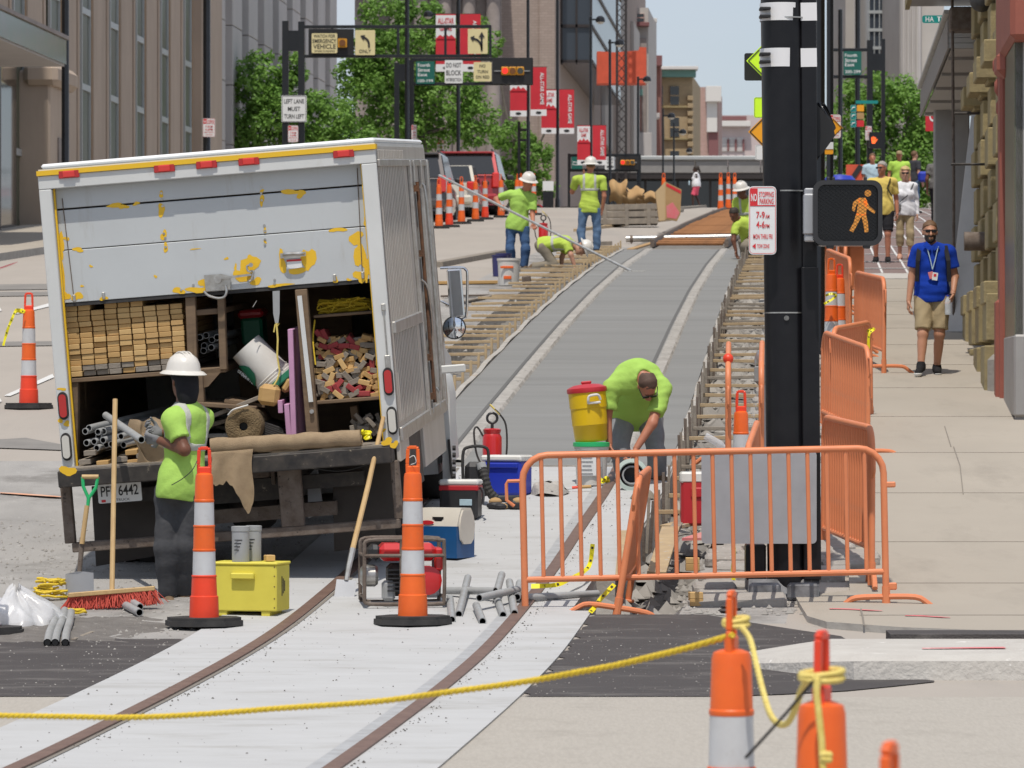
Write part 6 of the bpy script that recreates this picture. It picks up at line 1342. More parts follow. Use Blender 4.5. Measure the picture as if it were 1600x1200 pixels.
def coil(lab,px,py,w_,d_,n,seed,r=.009):
 o=G(px,py,.012);r2=np.random.default_rng(seed);x=MB()
 for k in range(n):
  a0=r2.random()*6;e=.6+.5*r2.random();x.tube([Vector((w_*e*math.cos(a0+a)+.02*r2.normal(),d_*e*math.sin(a0+a),.014*k+.02*r2.random())) for a in [i*.5 for i in range(int(9+4*r2.random()))]],r,6)
 return tag(x.build('rope_coil',['rope'],None,loc=o),lab,'rope')
coil('yellow rope coil on the road behind the plastic bag',80,936,.10,.14,9,1);coil('end of yellow rope lying flat on the gravel in front of the broom',112,962,.12,.1,2,2)
t=tag(MB().beam((0,0,0),G(157,985,.01)-G(115,1002,.01),.03,.012,bev=.002).build('wood_lath',['wood_grey'],None,loc=G(115,1002,.01)),'thin grey lath lying on gravel by the asphalt edge','lath')
o=G(628,948,.015);t=thing('generator','red portable generator in a bent brown tube frame behind the orange cone','generator',o,math.radians(6));fr_=MB()
for y_ in (-.2,.2):fr_.tube(bez([(-.27,y_,.05),(-.24,y_,.015),(0,y_,.012),(.24,y_,.015),(.27,y_,.05),(.27,y_,.40),(.24,y_,.445),(0,y_,.45),(-.24,y_,.445),(-.27,y_,.40)],4)+[Vector((-.27,y_,.05))],.0135,8)
for x_,z_ in ((-.27,.06),(.27,.06),(-.27,.34),(.27,.34)):fr_.tube([(x_,-.2,z_),(x_,.2,z_)],.0125,8)
fr_.tube([(-.27,-.205,.34),(.27,-.205,.34)],.012,8);fr_.tube([(-.02,-.2,.44),(-.02,-.2,.02)],.0125,8);fr_.build('tube_frame',['rusty_steel'],t)
MB().box((.03,0,.36),(.40,.30,.12),b=.04).build('fuel_tank',['red_enamel'],t);MB().cyl((0,0,.415),(0,0,.44),.03,n=14).build('fuel_cap',['dark_plastic'],t);MB().box((-.19,0,.36),(.09,.26,.10),b=.03).build('air_cleaner',['dark_plastic'],t);MB().box((.0,.02,.17),(.20,.26,.22),b=.03).build('engine',['black_steel'],t)
x=MB();
for k in range(6):x.box((-.03,-.13,.1+.028*k),(.16,.05,.01))
x.build('cooling_fin',['dark_plastic'],t)['kind']='stuff';MB().lathe([(.10,0),(.10,.04),(.05,.05)],18,T=Matrix.Translation((.16,-.12,.17))@Matrix.Rotation(math.pi/2,4,'X')).build('recoil_cover',['red_enamel'],t);MB().lathe([(.06,0),(.075,.02),(.075,.1),(.05,.12)],16,T=Matrix.Translation((-.17,-.06,.2))@Matrix.Rotation(-math.pi/2,4,'Y')).build('muffler',['zinc'],t)
MB().box((.2,.0,.15),(.09,.24,.2),b=.02).build('alternator',['galv'],t);MB().box((.24,-.02,.31),(.06,.22,.16),b=.015).build('control_panel',['red_enamel'],t);MB().box((-.1,-.1,.1),(.09,.08,.14),b=.02).build('carburettor',['pvc'],t)
def wedge(px,py,label,rz,w_,d_,h_,build):
 o=G(px,py,.016);t=thing('cooler',label,'cooler',o,rz);build(t,w_,d_,h_);return t
def igloo(t,w_,d_,h_):
 pr=[(-d_/2,.0),(-d_/2-.005,h_*.62),(-d_/2+.02,h_*.8),(-d_*.28,h_*.97),(d_*.28,h_*.97),(d_/2-.02,h_*.8),(d_/2+.005,h_*.62),(d_/2,0)]
 b=MB();b.prism([(-w_/2,a*1.0,z) for a,z in pr[:2]]+[(-w_/2,a,z) for a,z in pr[-2:]],(w_,0,0));b.build('tub',['blue_cooler2'],t,fix=True)
 b=MB();P=[(a,z) for a,z in pr[1:7]];b.prism([(-w_/2-.004,a,z) for a,z in P],(w_+.008,0,0));b.build('lid',['cream_plastic'],t,fix=True)
 b=MB();b.prism([(w_/2+.003,a,z) for a,z in ((-d_*.42,h_*.62),(-d_*.36,h_*.8),(-d_*.24,h_*.93),(d_*.24,h_*.93),(d_*.36,h_*.8),(d_*.42,h_*.62),(d_*.36,h_*.36),(d_*.2,h_*.27),(-d_*.2,h_*.27),(-d_*.36,h_*.36))],(.014,0,0));b.build('side_arm',['cream_plastic'],t,fix=True)
 MB().prism([(-.05,-d_/2+.012,h_*.80),(.05,-d_/2+.012,h_*.80),(.03,-d_/2+.012,h_*.72),(-.02,-d_/2+.012,h_*.72)][::-1],(0,-.006,0)).build('latch_recess',['black'],t,fix=True)
 x=MB();x.prism([(.055*math.cos(k*.4),-d_/2-.006,h_*.69+.016*math.sin(k*.4)) for k in range(16)],(0,-.003,0));x.build('badge',['sign_red'],t,fix=True,loc=(-.08,.0,-.0))
wedge(697,874,'white-topped blue lunch cooler beside the generator',math.radians(-28),.33,.27,.38,igloo)
def boxc(tub,lid,stripe=None,lh=.045):
 def f(t,w_,d_,h_):
  MB().box((0,0,h_*.43),(w_*.96,d_*.96,h_*.86),b=.02).build('tub',[tub],t);MB().box((0,0,h_-lh/2),(w_,d_,lh),b=.014).build('lid',[lid],t)
  if stripe:MB().box((0,0,h_-lh-.022),(w_*.985,d_*.985,.042),b=.006).build('red_stripe',[stripe],t)
 return f
t=wedge(720,813,'black cooler with red stripe and white lid against the truck side',math.radians(-8),.32,.26,.31,boxc('dark_plastic','white_plastic','red_cooler'));MB().box((.06,-.135,.13),(.10,.006,.05),b=.002).build('label',['sky_shirt'],t);x=MB();x.tube(bez([(.165,-.02,.24),(.20,-.12,.2),(.2,-.16,.12)],4),.012,6);x.build('handle',['dark_plastic'],t)
t=wedge(792,776,'royal blue cooler with a white lid standing on the new slab',math.radians(-20),.36,.30,.33,boxc('blue_cooler','white_plastic',None,.05));MB().box((0,-.155,.245),(.3,.02,.04),b=.006).build('rim',['blue_cooler'],t)
t=wedge(1092,824,'dark red cooler with white lid behind the grey sheet',math.radians(0),.30,.28,.42,boxc('red_cooler','white_plastic',None,.085));MB().box((-.02,-.14,.26),(.1,.02,.08),b=.01).build('grip',['red_cooler'],t)
o=G(924,761,.016);t=thing('bucket','white bucket with green lid under the yellow drinks cooler','bucket',o);MB().lathe([(.125,0),(.14,.3),(.147,.305),(.147,.33)],26).build('bucket_body',['bucket_white'],t);MB().lathe([(.150,.325),(.156,.33),(.156,.36),(.14,.365)],26).build('bucket_lid',['lime_green'],t);MB().box((-.03,-.137,.17),(.14,.012,.18),b=.004).build('label',['sign_white'],t);x=MB()
for k in range(5):x.box((-.04,-.146,.1+.034*k),(.1-.012*(k%3),.003,.01))
x.box((.075,-.128,.2),(.03,.02,.09));x.build('label_print',['grey_plastic'],t)['kind']='stuff'
t=thing('drinks_cooler','yellow round drinks cooler with red lid balanced on the bucket','drinks cooler',o+Vector((-.0,0,.366)));t.rotation_euler=(0,math.radians(-5),0);MB().lathe([(.125,0),(.138,.02),(.146,.14),(.150,.145),(.152,.285),(.158,.29),(.16,.42),(.155,.425)],30).build('cooler_body',['yellow_plastic'],t);MB().lathe([(.168,.42),(.172,.44),(.168,.46),(.11,.485),(.02,.495)],30).build('lid',['red_cooler'],t);MB().box((.0,0,.505),(.09,.03,.025),b=.008).build('lid_knob',['red_cooler'],t)
x=MB();x.tube(bez([(.0,-.155,.33),(-.0,-.185,.345),(.01,-.19,.385),(.05,-.19,.395),(.09,-.175,.39),(.105,-.16,.35)],4),.011,8);x.box((.05,-.16,.33),(.11,.03,.02),b=.005);x.build('handle',['white_plastic'],t)
o=W(987,742,37.6);t=thing('hard_hat','upturned pale green hard hat lying before the bending worker','hard hat',o);T=Matrix.Rotation(math.radians(82),4,'X');MB().lathe([(.10,-.01),(.135,.0),(.138,.006),(.105,.012),(.102,-.02),(.09,-.09),(.05,-.125),(.001,-.13)],30,T=T,cap0=False,cap1=False).build('shell',[mk('hat_green',(.42,.5,.46),.35)],t,fix=True);MB().lathe([(.098,-.01),(.085,-.085),(.05,-.115),(.001,-.12)],24,T=T,cap0=False,cap1=False).build('liner',['dark_plastic'],t);MB().tube([T@Vector((.075*math.cos(a),.075*math.sin(a),-.02)) for a in [k*.4488 for k in range(14)]],.009,6,closed=True).build('headband',['grey_plastic'],t)
o=G(858,775,.016);t=tag(MB().grid(lambda u,v:Vector((.16*(1-.5*v)*math.cos(6.2832*u)*(1+.15*math.sin(3*6.28*u)),.2*(1-v)*math.sin(6.2832*u),.10*math.sin(v*1.57)+.012*math.sin(20*u+9*v))),26,8).build('mortar_heap',['g_grout'],None,loc=o,sm=60),'small heap of grey mortar on the slab seen through the barricade','mortar heap')
o=G(905,770,.02);t=thing('trowel','trowel with an orange tipped handle lying beside the mortar heap','trowel',o);MB().tube([(0,0,.03),(.10,0,.035)],.014,8).build('handle',['wood'],t);MB().tube([(-.06,0,.025),(0,0,.03)],.012,8).build('handle_tip',['red_plastic'],t);MB().prism([(-.06,0,.012),(-.14,-.04,.006),(-.24,-.03,.004),(-.24,.03,.004),(-.14,.04,.006)],(0,0,.004)).build('blade',['zinc'],t,fix=True)
o=G(1005,782,.016);tag(MB().grid(lambda u,v:Vector((.11*(1-.6*v)*math.cos(6.2832*u),.15*(1-v)*math.sin(6.2832*u),.07*math.sin(v*1.57))),16,5).build('burlap_scrap',['khaki_grey'],None,loc=o),'grey rag lying on the slab below the upturned hard hat','rag')
def sprayer(label,loc,sc=1.0):
 t=thing('sprayer',label,'sprayer',loc);t.scale=(sc,)*3;MB().lathe([(.08,0),(.085,.02),(.085,.33),(.07,.36),(.075,.375),(.08,.40),(.06,.41)],24).build('tank',['red_enamel'],t);MB().cyl((0,0,.40),(0,0,.46),.014,n=10).build('pump_rod',['dark_plastic'],t);MB().tube([(.045*math.cos(a),0,.50+.045*math.sin(a)) for a in [k*.4488 for k in range(14)]],.012,8,closed=True).build('pump_handle',['dark_plastic'],t)
 MB().tube(bez([(-.08,0,.34),(-.13,0,.42),(-.16,-.02,.38),(-.14,-.02,.2),(-.10,-.02,.1)],4),.009,6).build('hose',['rubber'],t);MB().tube(bez([(.02,-.02,.58),(.07,-.02,.53),(.12,-.02,.44),(.13,-.02,.25),(.11,0,.05)],4),.009,6).build('hose',['rubber'],t);MB().tube([(-.02,-.02,.62),(.07,-.02,.53)],.009,6).build('wand',['rope_pale'],t);return t
sprayer('red pump sprayer with a ring handle behind the blue cooler',Vector(((769-800)*38.6/F,38.6,zg(38.6)+.03)),.98)
sprayer('far red pump sprayer standing between the two workers',G(849,385,0),1.15)
o=G(748,792,.016);t=thing('leaf_blower','black backpack blower with a ribbed hose between the coolers','blower',o);MB().box((-.03,.06,.24),(.17,.16,.22),b=.04).build('engine',['dark_plastic'],t);MB().tube(bez([(-.12,0,.05),(-.13,0,.4),(-.08,0,.47),(.05,0,.47),(.08,0,.4),(.07,0,.2)],4),.013,8).build('carry_frame',['rubber'],t);q=bez([(.03,-.03,.3),(.05,-.06,.22),(.08,-.07,.12),(.14,-.07,.05)],6);MB().tube(q,[.035+.006*(i%2) for i in range(len(q))],12).build('ribbed_hose',['rubber'],t,sm=0);MB().cyl((.03,-.03,.29),(.015,-.02,.34),.042,n=12).build('hose_clamp',['grey_plastic'],t)
MB().tube(bez([(.14,-.07,.05),(.24,-.05,.05),(.34,0,.05)],4),.03,10).build('nozzle',['dark_plastic'],t);MB().box((.0,.06,.1),(.14,.13,.09),b=.03).build('motor',['black_steel'],t);MB().box((.02,-.0,.12),(.05,.04,.12),b=.02).build('fuel_bottle',['red_cooler'],t)
o=G(782,800,.016);t=thing('work_gloves','heap of black and tan gloves and straps on the slab by the black cooler','gloves',o);r2=np.random.default_rng(4)
for k in range(9):MB().sph((-.16+.32*r2.random(),.1*r2.random(),.025+.04*r2.random()*(k<4)),(.05+.03*r2.random(),.04,.025+.02*r2.random()),10).build('glove',['dark_plastic' if k%3 else 'cardboard'],t)
o=G(712,775,.016);tag(MB().grid(lambda u,v:Vector((.10*(1-v)*math.cos(6.28*u),.1*(1-v)*math.sin(6.28*u),.17*v+.02*math.sin(9*u+5*v))),16,8).build('white_rag',['white_cloth'],None,loc=o),'white rag bundled between the truck and the blower','rag')
for px,py,L,rz,lab in ((1087,948,.09,.1,'pale square wood block on the old paving below the barricade'),(1082,893,.1,0,'wood block end behind the lower barricade rail')):
 o=G(px,py,.05);t=thing('wood_block',lab,'wood block',o,rz);MB().box((0,0,-.02),(L,.1,.05),b=.003).build('lower_piece',['wood'],t);MB().box((0,0,.028),(L,.1,.044),b=.003).build('upper_piece',['wood2'],t)
for a,c,wd,m_,lab in (((1026,900),(1048,835),.14,'wood_form','pale plank end lying in the side trench below the barricade'),((1040,850),(1072,812),.08,'wood_grey','narrow grey plank slanting in the rubble near the dark red cooler'),((968,905),(974,842),.06,'wood_form','pale lath standing in the corner of the slab notch'),((1046,828),(1100,820),.2,'wood_form','plank lying flat in front of the dark red cooler')):
 p,q=G(*a,.02),G(*c,.05);o=thing('plank',lab,'plank',p);MB().beam((0,0,0),q-p,wd,.03,bev=.003).build('board',[m_],o)
o=G(1082,850,.04);t=tag(MB().prism([(-.1,-.5,0),(.3,-.35,.0),(.34,.3,.02),(.1,.4,.02)],(0,0,.02)).build('painted_board',[mk('pink_board',(.62,.12,.14),.8,c2=(.5,.3,.25),sc=5)],None,loc=o,fix=True),'pink sprayed board lying on the old paving before the red cooler','board')
D=31.6;ribbon('caution_tape','yellow caution tape hanging below the grey sheet beside the pole',[W(1146,850,D),W(1147,870,D-.02),W(1145,890,D),W(1147,915,D-.02)],.05)
ribbon('caution_tape','yellow caution tape trailing over the slab from the folded barricade',[G(960,935,.1),G(940,948,.06),G(930,955,.03),G(922,962,.02)],.06);ribbon('caution_tape','yellow caution tape loop on the slab behind the lower barricade rail',[W(926,850,32),W(922,880,32),W(912,893,31.6),W(890,905,31.2),W(868,914,30.9),W(830,916,30.9)],.06);ribbon('caution_tape','knot of yellow caution tape at the top of the folded barricade',[W(936,748,31.0),W(942,752,30.95),W(948,747,30.95),W(950,754,31)],.06)
ribbon('caution_tape','yellow tape tied to the angled barricade near the walking man',[W(1356,520,44),W(1358,516,43.95),W(1366,514,43.95),W(1358,522,43.9),W(1357,545,43.9)],.05)
ribbon('caution_tape','yellow tape fluttering on the grey banded cone behind the barricades',[W(1290,462,50.3),W(1299,459,50.3),W(1306,463,50.3),W(1288,475,50.3)],.05)
for px,py in ((1136,950),(1132,958),(1150,953)):o=G(px,py,.01);tag(MB().sph((0,0,.006),(.045,.06,.012),8).build('asphalt_lump',['g_asphalt'],None,loc=o),'flat black lump of tar near the pole base','tar lump','tar lumps by the pole base')
o=W(1118,690,37.5);t=thing('water_bottle','empty clear bottle with an orange cap lying by the short barricade','bottle',o);MB().lathe([(.03,-.1),(.034,.05),(.014,.09),(.014,.1)],12,T=Matrix.Rotation(math.radians(120),4,'Y')).build('bottle_body',['clear_plastic'],t);MB().cyl((.085,0,-.05),(.1,0,-.058),.016,n=10).build('cap',['orange_plastic'],t)
#  gear by the far workers
o=G(795,446);t=thing('bucket','white bucket with orange label at the feet of the pole worker','bucket',o);MB().lathe([(.155,0),(.175,.38),(.185,.385),(.185,.42),(.17,.42)],24).build('bucket_body',['bucket_white'],t);MB().box((-.03,-.172,.28),(.2,.02,.035),b=.004).build('label',['orange_plastic'],t);MB().box((-.02,-.165,.12),(.12,.02,.05),b=.004).build('label',['orange_plastic'],t)
for k,px in enumerate((781,787)):
 o=G(px,432-3*k);t=thing('bucket',('dark blue bucket left of the white one','dark blue bucket tucked behind the white one')[k]+' at the pole worker','bucket',o);MB().lathe([(.14,0),(.16,.38),(.17,.385),(.17,.41)],20).build('bucket_body',['navy_plastic'],t);t.scale=(.8,.8,.85)
o=G(823,449);t=thing('brush','dark square brush block standing on the road by the white bucket','brush',o);MB().box((0,0,.09),(.14,.1,.18),b=.02,R=Matrix.Rotation(-.1,3,'Y')).build('block',['rusty_steel'],t)
for a,c,wd,th,m_,lab in (((683,418),(783,399),.2,.14,'wood_grey','thick weathered beam on the road behind the pole worker'),((676,445),(775,444),.25,.05,'wood','pale board lying on the road left of the white bucket'),((690,466),(846,463),.1,.03,'rusty_steel','long thin dark bar lying across the road below the bucket'),((700,480),(770,465),.08,.03,'wood_grey','short grey lath crossing the long dark bar'),((800,424),(870,424),.3,.05,'wood_grey','grey board under the knees of the kneeling worker'),((888,385),(950,383),.25,.1,'wood_grey','dark timber lying by the feet of the standing worker'),((900,362),(1045,345),.12,.08,'wood_form','long timber lying beside the crates towards the open track'),((985,392),(1040,376),.14,.03,'cardboard','flattened brown paper at the left end of the screed pipe'),((1040,330),(1098,325),.3,.14,'wood_grey','weathered timber beyond the torn bags'),((1010,345),(1062,331),.25,.12,'wood_grey','grey timber pile right of the crates')):
 p,q=G(*a,.03),G(*c,.03);o=thing('timber',lab,'timber',p);MB().beam((0,0,0),q-p,wd,th,bev=.006).build('board',[m_],o)
o=G(985,355);t=thing('crate','weathered slatted crate stack holding paper sacks by the open track','crate',o);sc=F/o.y;wc=95/sc;r2=np.random.default_rng(8);sl=[MB().box((0,0,0),(wc,.03,.13),b=.006).mesh('slat',m_) for m_ in ('wood_grey','wood_shelf')];en=MB().box((0,0,0),(.03,1.0,.13),b=.006).mesh('slat','wood_grey')
for k in range(3):
 for y_ in (-.5,.5):link('slat',sl[(k+(y_>0))%2 and 0],t,(-.1,y_,.12+.17*k),(0,.01*r2.normal(),0))
 for x_ in (-wc/2-.1,wc/2-.1):link('slat',en,t,(x_,0,.12+.17*k))
for x_ in (-.62,-.1,.42):MB().box((x_,-.52,.28),(.09,.03,.5),b=.005).build('batten',['wood_grey'],t)
MB().box((-.1,0,.08),(wc,1.0,.04)).build('deck',['wood_grey'],t)
for k,(px,py,w_,h_) in enumerate(((966,300,26,34),(985,308,40,22),(1008,310,36,18),(992,300,24,14))):
 c=W(px,py,o.y+.1*k);t=tag(MB().grid(lambda u,v:Vector(((w_/sc)*(u-.5)*(1+.1*math.sin(9*v)),-.18*math.sin(math.pi*v)*(1+.3*math.sin(7*u)),(h_/sc)*(v-.5)+.05*math.sin(8*u+k))),12,8).build('paper_sack',['cardboard'],None,loc=c,sm=50),('upright torn brown paper sack at the left end of the crate','crumpled brown paper sack lying on the middle of the crate','crumpled brown paper sack at the right end of the crate','flat brown sack behind the other sacks on the crate')[k],'paper sack','brown paper sacks on the crate')
D=100;c=W(1047,312,D);t=thing('cement_bag','tall brown and red cement bag standing open right of the crate','bag',c);s_=F/D
MB().prism([((x_-1047)/s_,0,-(y_-312)/s_) for x_,y_ in ((1040,284),(1065,296),(1063,335),(1058,345),(1040,342))],(0,.3,0)).build('front_panel',['cardboard'],t,fix=True);MB().prism([((x_-1047)/s_,.02,-(y_-312)/s_) for x_,y_ in ((1024,300),(1040,283),(1040,344),(1030,345))],(0,.35,0)).build('side_panel',[mk('cardboard2',(.5,.36,.2),.85)],t,fix=True)
MB().prism([((x_-1047)/s_,-.006,-(y_-312)/s_) for x_,y_ in ((1041,322),(1051,316),(1062,332),(1057,342),(1042,340))],(0,.004,0)).build('red_print',['spray_pink'],t,fix=True);MB().prism([((x_-1047)/s_,-.006,-(y_-312)/s_) for x_,y_ in ((1041,286),(1064,298),(1064,303),(1041,291))],(0,.004,0)).build('red_print',['sign_red'],t,fix=True)
#  buildings
mk('stone_beige',(.45,.36,.285),.9,c2=(.37,.295,.235),sc=1.2,c3=(.27,.215,.185),sc3=4,th3=.66,bump=.1,bsc=30,world=True,st=(1,1,.35))
mk('stone_grey',(.50,.475,.465),.9,c2=(.42,.40,.39),sc=.8,world=True,st=(1,1,.4));mk('stone_dark',(.34,.295,.275),.9,c2=(.22,.19,.175),sc=1.5,world=True)
def brickmat(k,c,c2,mor,sc=1.0):
 m_=mat(k,c,.9);t=m_.node_tree;b=t.nodes['Principled BSDF'];tc=_n(t,'ShaderNodeTexCoord');sp=_n(t,'ShaderNodeSeparateXYZ');t.links.new(tc.outputs['Object'],sp.inputs[0]);ad=_n(t,'ShaderNodeMath');t.links.new(sp.outputs[0],ad.inputs[0]);t.links.new(sp.outputs[1],ad.inputs[1]);cm=_n(t,'ShaderNodeCombineXYZ');t.links.new(ad.outputs[0],cm.inputs[0]);t.links.new(sp.outputs[2],cm.inputs[1])
 br=_n(t,'ShaderNodeTexBrick');br.inputs['Color1'].default_value=c4(c);br.inputs['Color2'].default_value=c4(c2);br.inputs['Mortar'].default_value=c4(mor);br.inputs['Scale'].default_value=sc;br.inputs['Mortar Size'].default_value=.018;br.inputs['Brick Width'].default_value=.5;br.inputs['Row Height'].default_value=.2;t.links.new(cm.outputs[0],br.inputs[0])
 n=_n(t,'ShaderNodeTexNoise');n.inputs['Scale'].default_value=.5;n.inputs['Detail'].default_value=6;mx=_n(t,'ShaderNodeMix',data_type='RGBA',blend_type='MULTIPLY');mx.inputs[0].default_value=.6;t.links.new(br.outputs[0],mx.inputs[6]);t.links.new(n.outputs[0],mx.inputs[7]);mx2=_n(t,'ShaderNodeMix',data_type='RGBA',blend_type='ADD');mx2.inputs[0].default_value=.25;t.links.new(mx.outputs[2],mx2.inputs[6]);t.links.new(br.outputs[0],mx2.inputs[7]);t.links.new(mx2.outputs[2],b.inputs['Base Color']);M[k]=m_
brickmat('brick_brown',(.40,.32,.28),(.35,.28,.245),(.3,.25,.22),1.6);brickmat('brick_red',(.28,.11,.085),(.23,.09,.07),(.25,.15,.13),2);brickmat('brick_pink',(.46,.29,.25),(.40,.25,.21),(.42,.34,.31),2);brickmat('brick_tan',(.42,.32,.19),(.37,.28,.165),(.33,.26,.17),2)
mk('glass_green',(.12,.125,.09),.3,spec=.25,c2=(.08,.09,.06),sc=.5,world=True);mk('glass_blue',(.04,.05,.065),.15,spec=.5);mk('frame_light',(.45,.47,.47),.4,.3);mk('jamb_brown',(.27,.165,.085),.7);mk('bronze',(.05,.042,.04),.4,.4);mk('concrete_pale',(.48,.45,.42),.85,c2=(.42,.39,.36),sc=.5,world=True);mk('canopy_green',(.06,.12,.06),.2,.4,c2=(.15,.13,.12),sc=3)
mk('metal_grey',(.33,.32,.31),.55,.3,c2=(.27,.26,.25),sc=2);mk('teal_trim',(.16,.32,.28),.7);mk('netting',(.62,.10,.05),.9,c2=(.5,.08,.04),sc=3);mk('white_trim',(.6,.58,.55),.75);mk('pink_stone',(.52,.44,.43),.85,c2=(.46,.38,.37),sc=.6);mk('maroon',(.2,.085,.085),.8)
mk('stone_gold',(.33,.265,.13),.9,c2=(.22,.18,.10),sc=3,c3=(.10,.09,.07),sc3=5,th3=.62,soft3=.15,bump=.5,bsc=18,world=True);mk('red_oxide',(.29,.085,.055),.7,c2=(.24,.07,.048),sc=3,bump=.1,bsc=20);mk('slat_white',(.50,.49,.47),.6,c2=(.42,.41,.39),sc=3);mk('slat_dark',(.3,.28,.265),.7,c2=(.24,.225,.21),sc=4)
def FM(x,y,z,ang=STREET+math.pi/2):return Matrix.Translation((x,y,z))@Matrix.Rotation(ang,4,'Z')
ZB=3.5
LY=lambda y:-11.2+.067*(y-98)
b1=thing('office_building','beige stone building with tall narrow windows on the left side of the street','building',mw=FM(LY(80),80,ZB));c_=math.cos(STREET)
def tloc(y):return (y-80)/math.cos(.067)
MB().box((28,7.2,13),(57,13.4,30)).build('wall',['stone_beige'],b1);TW=[tloc(d) for d in (102.4,107.3,111.9,116.4,120.9,125.5,130.2)]
wmf=MB().box((0,0,0),(1.3,.06,16)).mesh('window','glass_green');fmm=MB();[fmm.box((s_,-.05,0),(.08,.07,16)) for s_ in (-.66,.66)];[fmm.box((0,-.05,z),(1.3,.07,.16)) for z in (-5.2,-3.1,-1.2,1.1,3.4)];fmm=fmm.mesh('window_frame','frame_light');jb=MB().box((0,-.05,0),(.12,.1,16)).mesh('jamb','jamb_brown')
pm_=MB();pm_.box((0,-.22,0),(2.5,.5,17.4),b=.05);[pm_.box((x,-.49,0),(.2,.06,17),b=.02) for x in (-1.12,1.12)];pm_=pm_.mesh('pilaster','stone_beige');pbm=MB().box((0,-.3,0),(2.9,.75,1.3),b=.05).mesh('pilaster_base','stone_beige')
for k,t_ in enumerate(TW):
 w_=link('window',wmf,b1,(t_,.44,8.6));link('window_frame',fmm,w_);link('jamb',jb,b1,(t_+.74,.44,8.6))
 if k<6:p_=link('pilaster',pm_,b1,(t_+2.26,.86,9.2));link('pilaster_base',pbm,p_,(0,.08,-8.0))
p_=link('pilaster',pm_,b1,(TW[0]-2.26,.86,9.2));MB().box((tloc(134),.7,8),(4.2,1.1,20),b=.06).build('corner_pier',['stone_beige'],b1)
MB().box((tloc(104),.1,2.3),(2.6,.8,6.0),b=.05).build('door_surround',['stone_beige'],b1);MB().box((tloc(104),-.1,5.2),(3.0,.8,.5),b=.12).build('door_cornice',['stone_beige'],b1);MB().box((tloc(104.4),-.31,1.7),(1.4,.06,4.2)).build('door_recess',['stone_dark'],b1);MB().box((tloc(99.6),.3,2.6),(2.6,.3,6.5),b=.02).build('entrance_glass',['glass_dark'],b1);MB().box((tloc(97.3),.2,2.6),(1.2,.5,7),b=.03).build('entrance_pier',['bronze'],b1)
b_=MB();b_.box((tloc(89.5),-1.0,4.8),(9.6,2.1,.06));b_.build('canopy_soffit',['stone_grey'],b1);b_=MB();b_.box((tloc(89.5),-2.05,5.07),(9.6,.08,.52));b_.box((tloc(94.25),-1.0,5.07),(.08,2.1,.52));b_.build('canopy_fascia',['canopy_green'],b1);MB().box((tloc(89.5),-2.07,5.37),(9.7,.14,.08)).build('canopy_trim',['stone_dark'],b1)
b2=thing('stone_building','pale grey stone building with stepped piers beyond the beige one','building',mw=FM(LY(137),137,ZB));MB().box((19,7.5,14),(37,13,34)).build('wall',['stone_grey'],b2)
bmz=[MB().box((0,0,0),(w_,d_,1.86),b=.02).mesh('stone_block','stone_grey') for w_,d_ in ((2.3,.6),(1.2,.35))]
for k in range(9):
 for j in range(12):link('stone_block',bmz[0],b2,(1.3+4.1*k,.8,.95+1.88*j));link('stone_block',bmz[1],b2,(3.3+4.1*k,.9,.95+1.88*j))
D=196;s_=F/D;q0=W(600,600,D);b3=thing('columned_building','stone building with tall round columns behind the street trees','building',Vector((W(690,0,D).x,D,6)));MB().box((-.6,4,9),(6.4,8,22)).build('wall',['stone_dark'],b3);cm_=MB().cyl((0,0,0),(0,0,13),.33,.3,n=16).mesh('column','stone_dark')
for k in range(6):link('column',cm_,b3,(-3+1.05*k,-.25,0))
MB().box((-.6,-.3,13.6),(6.6,1.2,1.2),b=.05).build('entablature',['stone_grey'],b3)
b4=thing('brick_building','brown brick building with a dark glass bay hanging over the street','building',Vector((W(868,0,205).x,205,6)));b_=MB();b_.prism([(-4.6,0,0),(0,0,0),(7.4,110,0),(-4.6,110,0)],(0,0,26));b_.build('wall',['brick_brown'],b4,fix=True)
def fx(t):return .067*t
b_=MB();b_.prism([(fx(4)+.02,4,10.6),(1.45+fx(4),4,10.6),(1.45+fx(36),36,10.6),(fx(36),36,10.6)],(0,0,12));b_.build('glass_bay',['glass_blue'],b4,fix=True);b_=MB()
for z in (10.65,12.3,14.2,16.2):b_.box((fx(4)+.74,3.95,z),(1.5,.12,.14));b_.beam((1.47+fx(4),4,z),(1.47+fx(36),36,z),.1,.14)
for x_ in (.06,.75,1.44):b_.box((fx(4)+x_,3.95,15),(.09,.12,9))
b_.build('bay_frame',['bronze'],b4);MB().box((-.38,-.06,8),(.7,.12,18)).build('brick_pier',['brick_brown'],b4)
for k in range(3):MB().prism([(fx(44+20*k)+.04,44+20*k,9),(fx(54+20*k)+.04,54+20*k,9),(fx(54+20*k)+.04,54+20*k,19),(fx(44+20*k)+.04,44+20*k,19)],(.2,0,0)).build('light_panel',['concrete_pale'],b4,fix=True)
MB().box((1.2,2.5,2.0),(2.0,6,3.4)).build('ground_floor_recess',['bronze'],b4)
def block(name,label,px0,px1,pt,D,m_,side=0,depth=14,zb=4.0,cat='building'):
 a,c=W(px0,pt,D),W(px1,pt,D);t=thing(name,label,cat,Vector(((a.x+c.x)/2,D,zb)));h_=a.z-zb;w_=c.x-a.x;MB().prism([(-w_/2,0,0),(w_/2,0,0),(w_/2+side,depth,0),(-w_/2,depth,0)],(0,0,h_)).build('wall',[m_],t,fix=True);return t
def feat(t,D,px0,py0,px1,py1,m_,name,proud=.12,dep=.4):
 a,c=W(px0,py0,D),W(px1,py1,D);ce=(a+c)/2-t.location;return MB().box((ce.x,-proud+dep/2,ce.z),(abs(c.x-a.x),dep,abs(a.z-c.z)),b=.02).build(name,[m_],t)
